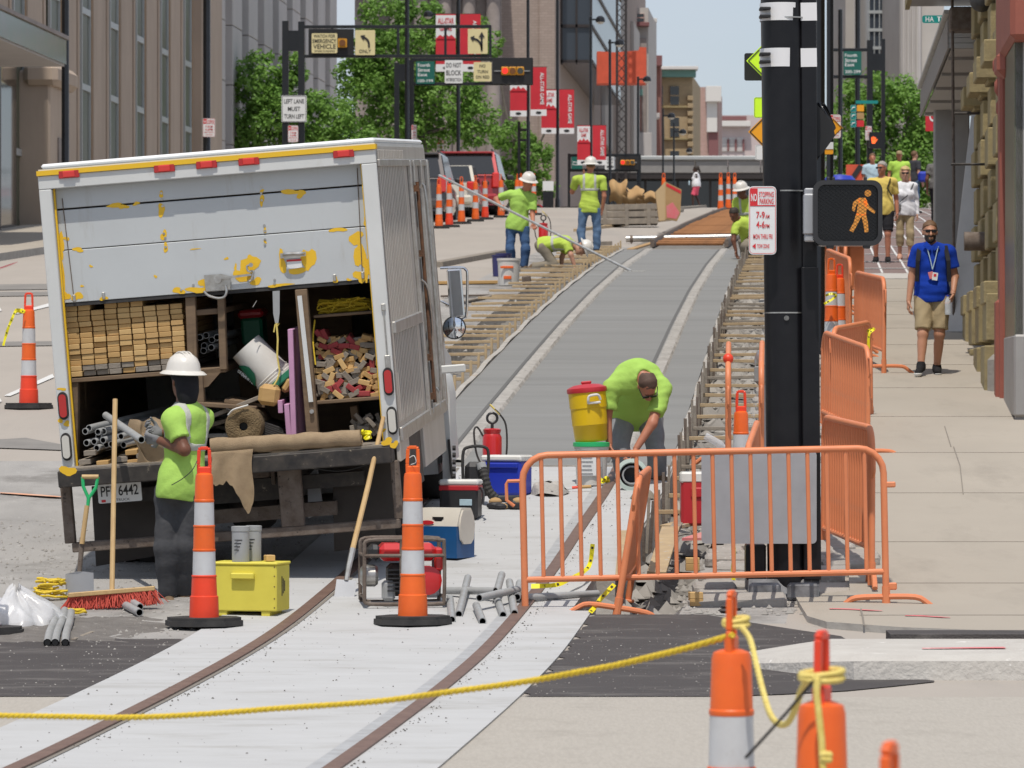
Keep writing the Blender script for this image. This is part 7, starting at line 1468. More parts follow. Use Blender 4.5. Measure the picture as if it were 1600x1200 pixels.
def win(t,D,px0,py0,px1,py1,fr_='white_trim',gl='glass_dark'):
 f=feat(t,D,px0-1,py0-1,px1+1,py1+1,fr_,'window',.10,.3);a,c=W(px0,py0,D),W(px1,py1,D);ce=(a+c)/2-t.location;MB().box((ce.x,-.12,ce.z),(c.x-a.x,.04,a.z-c.z)).build('pane',[gl],f);MB().box((ce.x,-.15,ce.z),(c.x-a.x,.03,.09)).build('sash_bar',[fr_],f)
D=300;t=block('tall_building','beige rooftop block with a green trimmed window above the orange netting',960,1013,12,D,'concrete_pale',1);win(t,D,990,22,1006,34,'brick_pink');feat(t,D,957,36,1014,42,'maroon','cornice',.8,1.2);win(t,D,978,46,996,78,'teal_trim');feat(t,D,973,60,1010,320,'stone_dark','facade_band',.3);feat(t,D,976,140,1004,150,'teal_trim','teal_sill',.5);feat(t,D,974,152,1002,205,'brick_red','brick_panel',.5);feat(t,D,974,208,1018,320,'stone_grey','lower_front',.6)
D=318;t=block('white_facade','narrow white facade with heavy cornices beside the crane mast',1010,1021,30,D,'white_trim',.6);feat(t,D,1008,30,1026,36,'white_trim','cornice',1,1.6);feat(t,D,1012,62,1024,75,'white_trim','bracket',.9);feat(t,D,1006,178,1030,186,'stone_grey','ledge',1.2,1.8)
D=330;t=block('red_brick_house','narrow red brick house front left of the tan corner building',1020,1032,96,D,'brick_red',.6);feat(t,D,1018,88,1034,104,'maroon','cornice',1,1.4)
D=342;t=block('corner_building','tan brick building with a projecting cornice and three rows of windows',1031,1082,118,D,'brick_tan',1.2);feat(t,D,1028,105,1090,110,'white_trim','cornice',1.2,2);feat(t,D,1030,110,1087,121,'teal_trim','frieze',.6,1)
for y0,y1 in ((135,164),(184,214),(236,262)):win(t,D,1032,y0,1036,y1,'brick_tan');win(t,D,1047,y0,1061,y1,'brick_tan');feat(t,D,1030,y1+2,1082,y1+5,'stone_gold','string_course',.3)
for y in range(150,250,12):feat(t,D,1074,y,1083,y+7,'brick_tan','quoin',.35)
D=380;t=block('faded_brick_house','faded pink brick side wall with a white corner pilaster',1080,1122,136,D,'brick_pink',1);feat(t,D,1104,140,1120,207,'white_trim','pilaster',.8,1);feat(t,D,1102,136,1126,160,'white_trim','capital',1.4,2);feat(t,D,1107,207,1122,250,'maroon','lower_pier',.5)
D=420;t=block('banded_building','pale pink building with maroon bands at the end of the street',1122,1205,180,D,'pink_stone',1);feat(t,D,1124,182,1166,188,'maroon','roof_band',.6);feat(t,D,1122,190,1172,198,'white_trim','cornice',1,1.4)
for k in range(3):win(t,D,1128+12*k,216,1136+12*k,236,'white_trim','stone_grey');feat(t,D,1136+12*k,218,1139+12*k,236,'maroon','brick_strip',.3)
D=240;s_=F/D;t=thing('skywalk','low grey skywalk crossing the far end of the street above dark glass','skywalk',Vector((W(1100,0,D).x,D,6)));a,c=W(880,250,D),W(1420,272,D)
pl_=MB().box((0,0,0),(1.72,.3,a.z-c.z-.1),b=.03).mesh('panel','metal_grey')
for k in range(10):link('panel',pl_,t,(-6.6+1.75*k,0,(a.z+c.z)/2-6))
MB().box((1.3,.2,a.z-6+.1),(18,1.0,.22),b=.04).build('coping',['frame_light'],t);MB().box((1.3,1.5,3.3),(18,.2,8)).build('glass_wall',['glass_dark'],t);MB().box((1.3,.6,c.z-6.1),(18,1.4,.3)).build('soffit',['bronze'],t);gm_=MB().box((0,1.36,2.9),(.12,.1,8)).mesh('mullion','bronze')
for k in range(10):link('mullion',gm_,t,(-6.6+1.75*k,0,0))
D=262;t=block('glass_tower','blue glass office tower behind the right hand trees',1357,1407,-150,D,'glass_blue',.5);mm=MB().box((0,0,0),(1.9,.1,.18)).mesh('floor_band','frame_light');vm=MB().box((0,0,0),(.05,.08,32)).mesh('mullion','frame_light')
for k in range(16):link('floor_band',mm,t,(0,-.06,12+1.05*k))
for k in range(7):link('mullion',vm,t,(-.9+.3*k,-.05,14))
D=250;t=block('concrete_tower','pale concrete tower right of the blue glass tower',1406,1475,-150,D,'concrete_pale',.5);feat(t,D,1406,-150,1437,300,'stone_grey','ribbed_panel',.8);[feat(t,D,1408+7*k,-150,1411+7*k,300,'concrete_pale','rib',1.0,.4) for k in range(4)]
D=270;t=block('pale_tower','pale building edge between the dark poles right of the thick pole',1321,1358,-150,D,'concrete_pale',.3);feat(t,D,1334,-150,1337,300,'stone_grey','groove',.1)
RX=lambda y:5.0+.067*(y-45)
def RM(y):return Matrix.Translation((RX(y),y,zg(y)))@Matrix.Rotation(STREET+math.pi/2,4,'Z')
t=thing('red_shop_building','rust red shopfront edge at the right border of the street','building',mw=RM(43.6));MB().box((1.7,-3,5),(3.2,6,12)).build('wall',['metal_grey'],t);b_=MB();b_.box((2.75,-.12,1.5),(.5,.35,5.2),b=.03);b_.box((2.85,-.1,.7),(.42,.38,1.1),b=.04);b_.build('corner_pilaster',['red_oxide'],t)
MB().box((1.4,-.18,4.9),(3.4,.5,2.4),b=.05).build('fascia',['red_oxide'],t);b_=MB()
for k in range(5):b_.sph((3.02,-.02,2.8+.22*k),(.1,.06+.02*k,.14),10)
b_.box((2.5,-.05,3.65),(.8,.3,.3),b=.08);b_.build('scroll_bracket',['red_oxide'],t);b_=MB();b_.box((1.2,-.03,2.2),(2.2,.08,3.2));b_.build('shop_window',['glass_green'],t);MB().box((1.2,-.04,.45),(2.3,.12,.8),b=.02).build('stall_riser',['metal_grey'],t)
t=thing('ornate_stone_building','golden weathered stone front with rusticated piers and ledges','building',mw=RM(46.9));MB().box((4.6,-3.1,5),(9.0,6,12)).build('wall',['stone_gold'],t);rb_=[MB().box((0,0,0),(w_,d_,h_),b=.012).mesh('rusticated_block','stone_gold') for w_,d_,h_ in ((.78,.34,.42),(.9,.40,.42),(1.0,.5,.24),(1.05,.55,.5))]
for k in range(4):
 x0=.7+2.5*k;pr_=-.10-.012*k
 for j in range(9):link('rusticated_block',rb_[j%2],t,(x0,pr_-.05,1.35+.46*j))
 link('rusticated_block',rb_[3],t,(x0,pr_,.25));link('rusticated_block',rb_[3],t,(x0,pr_-.02,.8))
 for z_ in (1.06,3.6,5.55,5.9):link('rusticated_block',rb_[2],t,(x0,pr_+.03,z_))
mk('stone_base',(.3,.28,.25),.95,c2=(.2,.185,.165),sc=3,bump=.6,bsc=14,world=True);bb_=[MB().box((0,0,0),(w_,.42,.55),b=.06).mesh('base_block','stone_base') for w_ in (.9,1.2)]
for k in range(8):link('base_block',bb_[k%2],t,(.5+1.15*k,-.08-.03*(k%3),.12),(0,.03,.04*(k%3-1)))
b_=MB();b_.tube([(4.2,.0,2.6),(4.2,.4,2.6)],.015,6);b_.build('wall_pin',['black_steel'],t);MB().tube([(6.2,.0,3.3),(6.2,.3,3.3)],.015,6).build('wall_pin',['black_steel'],t);b_=MB();b_.cyl((5.1,-.15,1.75),(5.1,.22,1.75),.11,n=14);b_.build('hose_cabinet',['rusty_steel'],t)
t=thing('awning_building','grey metal clad building with a deep slatted awning over the sidewalk','building',mw=RM(56.2));MB().box((11,-4.6,5),(21.5,6,12)).build('wall',['metal_grey'],t);sl_=MB().box((0,0,0),(14.5,.03,.058)).mesh('slat','slat_dark');se=MB().box((0,0,0),(.03,1.9,.062)).mesh('slat','slat_white')
ZA=lambda z:z-zg(56.2)
for k in range(6):link('slat',sl_,t,(8.3,.24,ZA(5.92)+.064*k));link('slat',se,t,(1.0,-.72,ZA(5.92)+.068*k))
MB().box((8.3,-.75,ZA(6.35)),(14.7,2.1,.05)).build('awning_roof',['slat_white'],t);MB().box((8.3,-.75,ZA(5.9)),(14.4,1.9,.03)).build('soffit',['concrete_pale'],t);[MB().box((2.5+3*k,-.75,ZA(5.87)),(.08,1.9,.05)).build("soffit_rib",["slat_dark"],t) for k in range(5)]
MB().beam((1.1,-.42,ZA(5.9)),(.2,.03,.0),.5,.22,bev=.01).build('raking_post',['slat_white'],t);MB().box((14.2,-.2,1.6),(.6,.55,5.2),b=.02).build('far_column',['metal_grey'],t);MB().box((5.5,-.6,1.1),(6,.1,3.6)).build('dark_panel',['sign_black'],t);MB().box((8.0,-.5,.6),(.8,.6,.7),b=.05).build('rubbish_heap',['sign_black'],t);MB().tube([(.3,.22,4.6),(.28,.2,2.0),(.25,.2,.2)],.02,6).build('downpipe',['rusty_steel'],t);MB().box((.4,.05,ZA(6.2)),(.5,.4,.3),b=.02).build('lamp_box',['rusty_steel'],t)
t=thing('upper_awning','dark underside of an awning at the top right above the street name sign','awning',mw=RM(52));MB().box((4.2,.2,4.95),(6.5,1.0,.5),b=.02).build('awning_body',['bronze'],t);MB().box((4.2,.72,4.72),(6.6,.06,.12)).build('awning_edge',['stone_gold'],t)
t=thing('loudspeaker','round black horn speaker at the top edge beside the gold stone front','speaker',W(1534,0,52));MB().lathe([(.02,.1),(.08,.08),(.135,0),(.14,-.03),(.1,-.02)],18,T=Matrix.Rotation(math.pi/2,4,'X')).build('horn',['dark_plastic'],t)
#  trees
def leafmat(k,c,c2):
 m_=mat(k,c,.55,c2=c2,sc=1.3,c3=tuple(min(1,x*1.5) for x in c2),sc3=2.2,th3=.55,soft3=.12,world=True,spec=.3);t=m_.node_tree;b=t.nodes['Principled BSDF'];tr=_n(t,'ShaderNodeBsdfTranslucent');mx=_n(t,'ShaderNodeMixShader');mx.inputs[0].default_value=.38;t.links.new(b.inputs['Base Color'].links[0].from_socket,tr.inputs[0]);t.links.new(b.outputs[0],mx.inputs[1]);t.links.new(tr.outputs[0],mx.inputs[2]);t.links.new(mx.outputs[0],t.nodes['Material Output'].inputs[0]);return m_  # lighter third tone paints yellow-green highlights into the leaf colour
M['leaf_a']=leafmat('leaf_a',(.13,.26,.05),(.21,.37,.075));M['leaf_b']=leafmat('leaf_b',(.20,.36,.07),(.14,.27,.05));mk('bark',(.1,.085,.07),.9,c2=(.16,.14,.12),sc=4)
def tree(label,px,D,blobs,m_,n,seed,leaf=.2,grp='street trees'):
 s_=F/D;base_=Vector(((px-800)/s_,D,zg(min(D,178))));t=thing('street_tree',label,'tree',base_,0,grp);r2=np.random.default_rng(seed);vs=[];fs=[];tr=MB();cz=[]
 tot=sum(b[2]*b[3] for b in blobs)
 for bx,by,rx,ry in blobs:
  c=np.array(W(bx,by,D)-base_);rx_,ry_=rx/s_,ry/s_;cz.append(c);k=int(n*rx*ry/tot);ncl=max(6,k // 45);cl=r2.normal(size=(ncl,3));cl /= np.linalg.norm(cl,axis=1)[:,None];cl*=(.35+.65*r2.random(ncl) ** .5)[:,None]
  for q in cl:
   cc=c+q*np.array([rx_,min(rx_,2.5),ry_]);cr=(.16+.16*r2.random())*max(rx_,ry_)
   for _ in range(45):
    v=r2.normal(size=3);v /= np.linalg.norm(v);p=cc+v*cr*(.5+.6*r2.random());a=unit(r2.normal(size=3));nn=unit(v+np.array([0,0,.7])+.6*r2.normal(size=3));a=unit(a-nn*(a@nn));b_=np.cross(nn,a);l_=leaf*(.6+.7*r2.random());i=len(vs)
    vs+=[p-a*l_*.5,p+b_*l_*.32,p+a*l_*.5,p-b_*l_*.32];fs.append((i,i+1,i+2,i+3))
 top=np.mean(cz,0);tr.tube(bez([(0,0,-.2),(.05,0,top[2]*.4),(top[0]*.5,0,top[2]*.7),tuple(top)],4),[.16-.007*i for i in range(13)],8)
 for c in cz:tr.tube(bez([(top[0]*.3,0,top[2]*.55),tuple((np.array([top[0]*.3,0,top[2]*.55])+c)/2+r2.normal(size=3)*.15),tuple(c)],3),[.07-.006*i for i in range(7)],6)
 tr.build('trunk',['bark'],t);me=bpy.data.meshes.new('crown');me.from_pydata([tuple(v) for v in vs],[],fs);me.materials.append(M[m_]);me.update();link('crown',me,t)
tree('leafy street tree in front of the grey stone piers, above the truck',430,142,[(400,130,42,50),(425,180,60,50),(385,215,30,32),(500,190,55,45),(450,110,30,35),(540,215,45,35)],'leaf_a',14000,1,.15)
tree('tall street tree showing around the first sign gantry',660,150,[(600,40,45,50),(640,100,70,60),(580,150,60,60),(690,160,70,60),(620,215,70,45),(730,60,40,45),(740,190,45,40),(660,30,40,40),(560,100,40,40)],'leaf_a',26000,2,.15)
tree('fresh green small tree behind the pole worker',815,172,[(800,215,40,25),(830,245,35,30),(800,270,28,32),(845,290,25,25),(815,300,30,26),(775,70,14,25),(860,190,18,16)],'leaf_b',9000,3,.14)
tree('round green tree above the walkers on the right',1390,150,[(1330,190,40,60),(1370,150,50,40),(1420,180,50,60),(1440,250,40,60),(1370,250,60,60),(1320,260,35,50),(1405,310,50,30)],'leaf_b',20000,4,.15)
#  poles, lamps, gantries
def mast(label,px,w_,y0,y1,D,cat='pole',grp='black street poles'):
 s_=F/D;c=Vector(((px-800)/s_,D,zg(D)));z1=W(px,y0,D).z-c.z;t=thing('street_pole',label,cat,c,0,grp);r_=w_/s_/2;MB().lathe([(r_*1.5,0),(r_*1.5,.3),(r_,.4),(r_*.96,z1),(.001,z1+.02)],14).build('post',['gloss_black'],t);return t
for a in (('thick black pole in front of the beige building, left of its windows',102,12,-60,0,101),('black pole with a parking sign before the beige building corner',323,12,-60,0,118),('thin black pole rising left of the first banners',636,7,-60,0,138),('slim black pole carrying the highest banner pair',716,6,-60,0,146),('thin black pole behind the red car',688,9,165,0,160),('slim black pole carrying the left banner pair',825,5,-60,0,158),('slim black pole carrying the middle banner pair',871,5,-60,0,166),('lamp pole with the low banner pair',923,4.5,26,0,172),('lamp pole left of the crane mast',953,4.5,62,0,174),('short lamp pole right of the crane mast',997,4,120,0,176),('thin far pole before the tan building',1036,3,170,0,178),('thin globe lamp pole in front of the tan building',1053,3,192,0,178),('tall dark pole just right of the thick signal pole',1282,14,-60,0,52),('second tall dark pole right of the thick signal pole',1297,11,-60,0,66),('tall thin pole left of the green east sign',1313,7,15,0,118),('tall pole between the green sign and the gantry posts',1340,8,-60,0,146)):mast(*a)
def lamp(label,px,py,D,w_=15,arm=-18,grp='street lamps'):
 s_=F/D;t=thing('street_lamp',label,'street lamp',W(px,py,D),0,grp);r_=w_/s_/2;MB().lathe([(r_,-.35*r_),(r_,.1*r_),(r_*.85,.6*r_),(r_*.4,.95*r_),(.001,r_)],16).build('lamp_hood',['gloss_black'],t);MB().lathe([(r_*.85,-.35*r_),(r_*.5,-.7*r_),(.001,-.8*r_)],14).build('lamp_glass',['clear_lens'],t)
 if arm:MB().beam((0,.02,r_*.2),(arm/s_,.02,r_*.2),.06,.06).build('arm',['gloss_black'],t)
lamp('hooded lamp above the middle banners',938,32,172);lamp('hooded lamp in front of the orange netting top',968,68,174);lamp('hooded lamp right of the orange netting',1011,125,176,13,-14);lamp('round dark lamp upper left of the tan building windows',1049,182,178,12,-13);lamp('round dark lamp right of the tan building windows',1067,207,178,11,-14);lamp('small round lamp just above the skywalk',1077,236,178,10,0);lamp('hooded lamp among the tree tops above the highest banners',669,24,146,15,46);
D=186;s_=F/D;t=thing('crane_mast','dark lattice mast rising past the orange netting','crane',Vector(((971-800)/s_,D,6)));hw=7/s_
for x_ in (-1,1):
 for y_ in (-1,1):MB().box((hw*x_,hw*y_,9),(.09,.09,20)).build('chord',['bronze'],t)
b_=MB()
for k in range(44):z=.5+.42*k;b_.beam((-hw,-hw,z),(hw,-hw,z+.42),.035,.035);b_.beam((hw,-hw,z),(-hw,-hw,z+.42),.035,.035)
b_.build('lattice',['bronze'],t)['kind']='stuff';D=189;a,c=W(933,80,D),W(1010,130,D);t=thing('safety_netting','bright orange netting wrapped round the lattice mast','netting',(a+c)/2);b_=MB();w_,h_=c.x-a.x,a.z-c.z;b_.add([(-w_/2,0,-h_/2),(w_/2,0,-h_/2),(w_/2,0,h_/2+.16),(w_*.36,0,h_/2+.18),(w_*.34,0,h_/2),(-w_*.1,.0,h_/2-.05),(-w_/2,0,h_/2)]+[(-w_/2,1.4,-h_/2),(w_/2,1.4,-h_/2),(w_/2,1.4,h_/2+.16),(-w_/2,1.4,h_/2)],[tuple(range(7)),(1,8,9,2),(0,6,10,7),(0,7,8,1),(7,10,9,8)]);b_.build('net',['netting'],t,sm=0)
def gantry(label,D,posts,panel,arm,y0,y1,mids=()):
 s_=F/D;x0=posts[0][0];base_=Vector(((x0-800)/s_,D,zg(D)));t=thing('sign_gantry',label,'sign gantry',base_);L=lambda px,py:W(px,py,D)-base_
 for px,pt,w_ in posts:MB().beam(Vector(((px-x0)/s_,0,0)),L(px,pt),w_/s_,w_/s_,up=(0,1,0)).build('post',['gloss_black'],t)
 a,c=L(panel[0],panel[1]),L(panel[2],panel[3]);MB().box((a+c)/2,(c.x-a.x,.12,a.z-c.z)).build('junction_box',['gloss_black'],t)
 for y in (y0,y1):MB().beam(L(arm[0],y),L(arm[1],y-(arm[0]-arm[1])*-.002),.07,5/s_,bev=.01).build('boom',['gloss_black'],t)
 for m_ in mids:MB().beam(L(m_[0],y0),L(m_[0],y1),m_[1]/s_,.08,up=(0,1,0)).build('boom_strut',['gloss_black'],t)
 for m_ in (arm[1],):MB().beam(L(m_-1,y0-2),L(m_-1,y1+2),4/s_,.08,up=(0,1,0)).build('boom_end',['gloss_black'],t)
 return t
def sgn(label,x0,y0,x1,y1,D,mt,lines,ink='ink',border=None,bold=.012,back=None,name='traffic_sign'):
 t=board(name,label,'sign',x0,y0,x1,y1,D,mt,border,.03)
 for st,a,b_,c,d in lines:put(t,st,x0+a*(x1-x0),y0+b_*(y1-y0),x0+c*(x1-x0),y0+d*(y1-y0),ink,bold)
 return t
D=115;gantry('near sign gantry with the left turn signs, its twin posts behind the truck',D,((446,33,10),(471,34,10)),(450,48,468,80),(471,767),42,88,((519,3),(622,4),(696,4)));f_=D-.3
board('sign_backboard','black backboard behind the emergency vehicle sign','backboard',482,45,553,87,D-.12,'sign_black')
t=sgn('cream WATCH FOR EMERGENCY VEHICLE sign on the near gantry',487,52,527,83,f_,'sign_cream',(('WATCH FOR',.08,.06,.92,.22),('EMERGENCY',.04,.29,.96,.49),('VEHICLE',.06,.55,.94,.78),('WHEN FLASHING',.1,.85,.9,.94)));cleanup(t)
def lens(t,x,y,r_,m_,D,d=-.02):s_=t['_s'];MB().cyl((0,0,0),(0,-.03,0),r_/s_,n=18).build('lens',[m_],t,loc=((x-t['_cx'])/s_,d,-(y-t['_cy'])/s_))
t=board('warning_beacon','amber beacon in a yellow case beside the emergency sign','beacon',528,60,542,74,f_,'signal_yellow',None,.02,th=.1);lens(t,535,67,5,'lamp_amber_off',f_);cleanup(t)
def arrowsign(label,x0,y0,x1,y1,D,straight):
 t=board('traffic_sign',label,'sign',x0,y0,x1,y1,D,'sign_cream',None,.02);s_=t['_s'];P=lambda u,v:Vector(((x0+u*(x1-x0)-t['_cx'])/s_,-.012,-((y0+v*(y1-y0))-t['_cy'])/s_));b_=MB()
 if straight:b_.beam(P(.7,.88),P(.7,.3),.1*(x1-x0)/s_,.01,up=(0,1,0));b_.prism([P(.7,.12),P(.55,.34),P(.85,.34)],(0,-.006,0));q=bez([P(.7,.82),P(.66,.62),P(.5,.46),P(.3,.40)],3);tip=(P(.12,.34),P(.34,.28),P(.27,.52))
 else:q=bez([P(.7,.70),P(.68,.5),P(.6,.38),P(.45,.30)],3);tip=(P(.26,.22),P(.5,.2),P(.42,.42));put(t,'ONLY',x0+.2*(x1-x0),y0+.78*(y1-y0),x0+.8*(x1-x0),y0+.92*(y1-y0),'ink',.012)
 for a,c in zip(q[:-1],q[1:]):b_.beam(a,c+(c-a)*.1,.1*(x1-x0)/s_,.01,up=(0,1,0))
 b_.prism(tip,(0,-.006,0));b_.build('arrow',['ink'],t,fix=True,sm=0);cleanup(t)
arrowsign('cream left arrow ONLY sign on the near gantry',555,47,586,86,f_,False);arrowsign('cream left and straight arrow sign at the end of the near gantry',731,45,762,84,f_,True)
t=sgn('white LEFT LANE MUST TURN LEFT sign on the gantry posts above the truck',440,149,479,191,f_,'sign_white',(('LEFT LANE',.1,.14,.9,.30),('MUST',.25,.42,.75,.58),('TURN LEFT',.1,.70,.9,.86)),border='ink');cleanup(t)
noparking('small parking sign on the gantry posts under the left lane sign',450,196,466,222,f_,False);noparking('small parking sign on the pole by the beige building corner',317,185,336,214,117.5,False);noparking('small parking sign on the second gantry post',643,195,651,222,139.5,False);noparking('small parking sign left of the red car roof',683,215,694,250,150,False)
D=140;f_=D-.3;gantry('second sign gantry with the red signal, just beyond the near one',D,((620,98,8),(643,94,8)),(624,100,640,127),(643,832),93,131,((767,3),))
t=sgn('green Fourth Street East 100-199 sign on the second gantry',650,96,679,131,f_,'sign_green',(('Fourth',.1,.08,.75,.24),('Street',.1,.30,.75,.46),('East',.1,.52,.6,.66),('100-199',.1,.80,.92,.93)),'sign_white');cleanup(t)
t=sgn('white DO NOT BLOCK INTERSECTION sign on the second gantry',695,94,723,130,f_,'sign_white',(('DO NOT',.08,.12,.92,.32),('BLOCK',.08,.44,.92,.66),('INTERSECTION',.08,.78,.92,.92)));cleanup(t)
t=sgn('cream NO TURN ON RED sign beside the red signal',740,97,768,127,f_,'sign_cream',(('NO',.33,.12,.67,.28),('TURN',.2,.42,.8,.58),('ON RED',.12,.70,.88,.86)));cleanup(t)
def signal(label,x0,y0,x1,y1,D,cx,cy,r_):
 t=board('traffic_signal',label,'traffic signal',x0,y0,x1,y1,D,'sign_black',None,.02,th=.06);s_=t['_s']
 for k,m_ in enumerate(('lamp_red','lamp_amber_off','lamp_green_off')):MB().box(((cx+2.5*r_*k-t['_cx'])/s_,-.05,-(cy-t['_cy'])/s_),(2.4*r_/s_,.1,2.7*r_/s_),b=.02).build('signal_case',['signal_yellow'],t);lens(t,cx+2.5*r_*k,cy,r_,m_,D,-.10)
 MB().beam(((x0+3-t['_cx'])/s_,-.02,-(cy-t['_cy'])/s_),((x1-3-t['_cx'])/s_,-.02,-(cy-t['_cy'])/s_),.03,.03).build('bracket_rod',['zinc'],t);cleanup(t)
signal('horizontal traffic signal showing red on the second gantry',769,91,831,131,f_,789,111,4.8)
D=176;f_=D-.3;gantry('far sign gantry with ONE WAY and a red signal behind the standing worker',D,((889,240,4),(1000,242,3)),(889,243,892,264),(889,1000),243,266)
t=sgn('small green street sign on the far gantry',893,245,910,264,f_,'sign_green',(('Street',.1,.34,.8,.5),('East',.1,.56,.6,.7)),'sign_white');cleanup(t)
t=sgn('white ONE WAY sign on the far gantry',945,245,961,265,f_,'sign_white',(('ONE',.2,.08,.8,.28),('WAY',.2,.38,.8,.58)));s_=t['_s'];b_=MB();b_.beam((-.3*16/s_,-.012,-.27*20/s_),(.1*16/s_,-.012,-.27*20/s_),.01,.06);b_.prism([(.38*16/s_,-.012,-.27*20/s_),(.08*16/s_,-.012,-.14*20/s_),(.08*16/s_,-.012,-.40*20/s_)],(0,-.005,0));b_.build('arrow',['ink'],t,fix=True);cleanup(t)
signal('far horizontal traffic signal showing red beside ONE WAY',966,244,998,265,f_,973,254,3)
D=163;t=thing('ladder_post','black double post with rungs behind the pole worker hard hat','post',at(819,D));s_=F/D
for px in (811,826):MB().box(((px-819)/s_,0,(W(0,190,D).z-zg(D))/2),(4.5/s_,.1,W(0,190,D).z-zg(D))).build('post',['gloss_black'],t)
MB().box((0,0,W(0,203,D).z-zg(D)),(16/s_,.08,4/s_)).build('rung',['gloss_black'],t);MB().box((0,0,W(0,219,D).z-zg(D)),(16/s_,.08,4/s_)).build('rung',['gloss_black'],t)
D=128;gantry('right hand gantry posts carrying the green east sign and the hand signal',D,((1359,63,9),(1380,61,6)),(1362,84,1378,110),(1300,1359),78,120);f_=D-.3;t=sgn('green Fourth Street East 200-299 sign right of the thick pole',1318,80,1346,117,f_,'sign_green',(('Fourth',.08,.1,.75,.24),('Street',.08,.30,.75,.46),('East',.08,.50,.6,.64),('200-299',.08,.80,.95,.93)),'sign_white');cleanup(t)
t=board('hand_signal','far pedestrian signal showing an orange raised hand','hand signal',1358,206,1381,232,f_-.2,'gloss_black',None,.05,th=.15);s_=t['_s'];b_=MB();hx=(1365-t['_cx'])/s_;hz=-(219-t['_cy'])/s_;b_.prism([(hx-.045,-.004,hz-.1),(hx+.04,-.004,hz-.1),(hx+.065,-.004,hz+.02),(hx-.065,-.004,hz+.02)],(0,-.01,0))
for k in range(4):b_.beam((hx-.05+.033*k,-.009,hz),(hx-.055+.036*k,-.009,hz+.11-.02*abs(k-1.4)),.026,.01,up=(0,1,0))
b_.beam((hx+.05,-.009,hz-.05),(hx+.105,-.009,hz+.03),.028,.01,up=(0,1,0));b_.build('hand',['led_hand'],t,fix=True,sm=0);cleanup(t)
noparking('small parking sign above the far hand signal',1352,197,1362,219,f_-.1,False);noparking('parking sign right of the black plastic wrap',1296,179,1314,216,60,False)
for k,y in enumerate((164,176,188)):
 t=board('route_sign',('top','middle','bottom')[k]+' small teal route marker before the right hand tree','sign',1329,y,1338,y+11,120,'sign_teal','sign_white');s_=t['_s'];MB().tube([(-.04,-.012,-.03),(-.03,-.012,.02),(.04,-.012,.03)],.012,5).build('arrow',['sign_white'],t);cleanup(t)
 t=board('route_sign',('top','middle','bottom')[k]+' small brown panel beside the teal route markers','sign',1339,y,1350,y+10,120,('sign_orange','cardboard','sign_red')[k]);cleanup(t)
t=board('street_name_sign','thin teal street name blade in front of the right hand tree','sign',1337,157,1372,162,121,'sign_teal');cleanup(t)
t=sgn('teal street name sign reading HA under the dark upper awning',1441,24,1484,36,62,'sign_teal',(('HA  TH',.12,.16,.82,.82),),'sign_white',name='street_name_sign');cleanup(t)
t=board('red_banner','red shop banner hanging under the slatted awning','banner',1446,172,1462,205,88,'banner_red');put(t,'C',1452,174,1461,190,'sign_white',.03);cleanup(t)
def diamond(label,cx,cy,r_,D,m_,inner=None):
 s_=F/D;t=thing('warning_sign',label,'sign',W(cx,cy,D));q=r_/s_;MB().prism([(0,0,q),(-q,0,0),(0,0,-q),(q,0,0)],(0,.006,0)).build('plate',[m_],t,fix=True,sm=0);b_=MB();o=[(0,-.004,q*.9),(-q*.9,-.004,0),(0,-.004,-q*.9),(q*.9,-.004,0)]
 for k in range(4):b_.beam(o[k],o[(k+1)%4],q*.05,.004,up=(0,1,0))
 b_.build('border',['ink'],t)
diamond('fluorescent yellow-green diamond sign at the upper left of the thick pole',1200,95,34,44,'fluoro_glow');t=board('sign_backboard','black backboard behind the fluorescent diamond sign','backboard',1163,83,1230,126,44.3,'sign_black');cleanup(t);t=board('sign_plaque','small fluorescent plaque below the diamond at the pole edge','sign',1178,152,1215,184,44,'fluoro_glow','ink');cleanup(t)
diamond('orange diamond sign peeking out left of the thick pole',1198,206,29,45,'sign_orange');t=board('lane_sign','white lane sign with thick black frame peeking out left of the thick pole','sign',1180,226,1222,250,45.5,'sign_white','ink');cleanup(t);diamond('orange diamond sign behind the black plastic wrap',1302,200,15,58,'sign_orange');t=board('sign_plaque','white and yellow plaque under the black plastic wrap','sign',1288,222,1302,241,58,'sign_orange');patch(t,1288,222,1302,233,'sign_white',-.006);cleanup(t)
t=board('roadwork_sign','orange roadwork sign behind the walk signal','sign',1322,257,1362,283,112,'netting');s_=t['_s'];MB().beam((-.15,-.02,-.12),(.05,-.02,.18),.12,.01,up=(0,1,0)).build('digger_arm',['ink'],t);cleanup(t);t=thing('blue_bin','bright blue bin showing above the walk signal','bin',at(1312,108));MB().lathe([(.3,0),(.36,1.0),(.38,1.02),(.38,1.1)],16).build('bin_body',['blue_cooler'],t);MB().lathe([(.39,1.1),(.3,1.2),(.01,1.24)],16).build('bin_lid',['blue_cooler'],t)
t=board('notice_board','plain pale board on a black post right of the small tree','board',848,283,865,298,165,'sign_white');MB().box((0,.05,-1.3),(.4,.1,2.2)).build('post',['gloss_black'],t);cleanup(t)
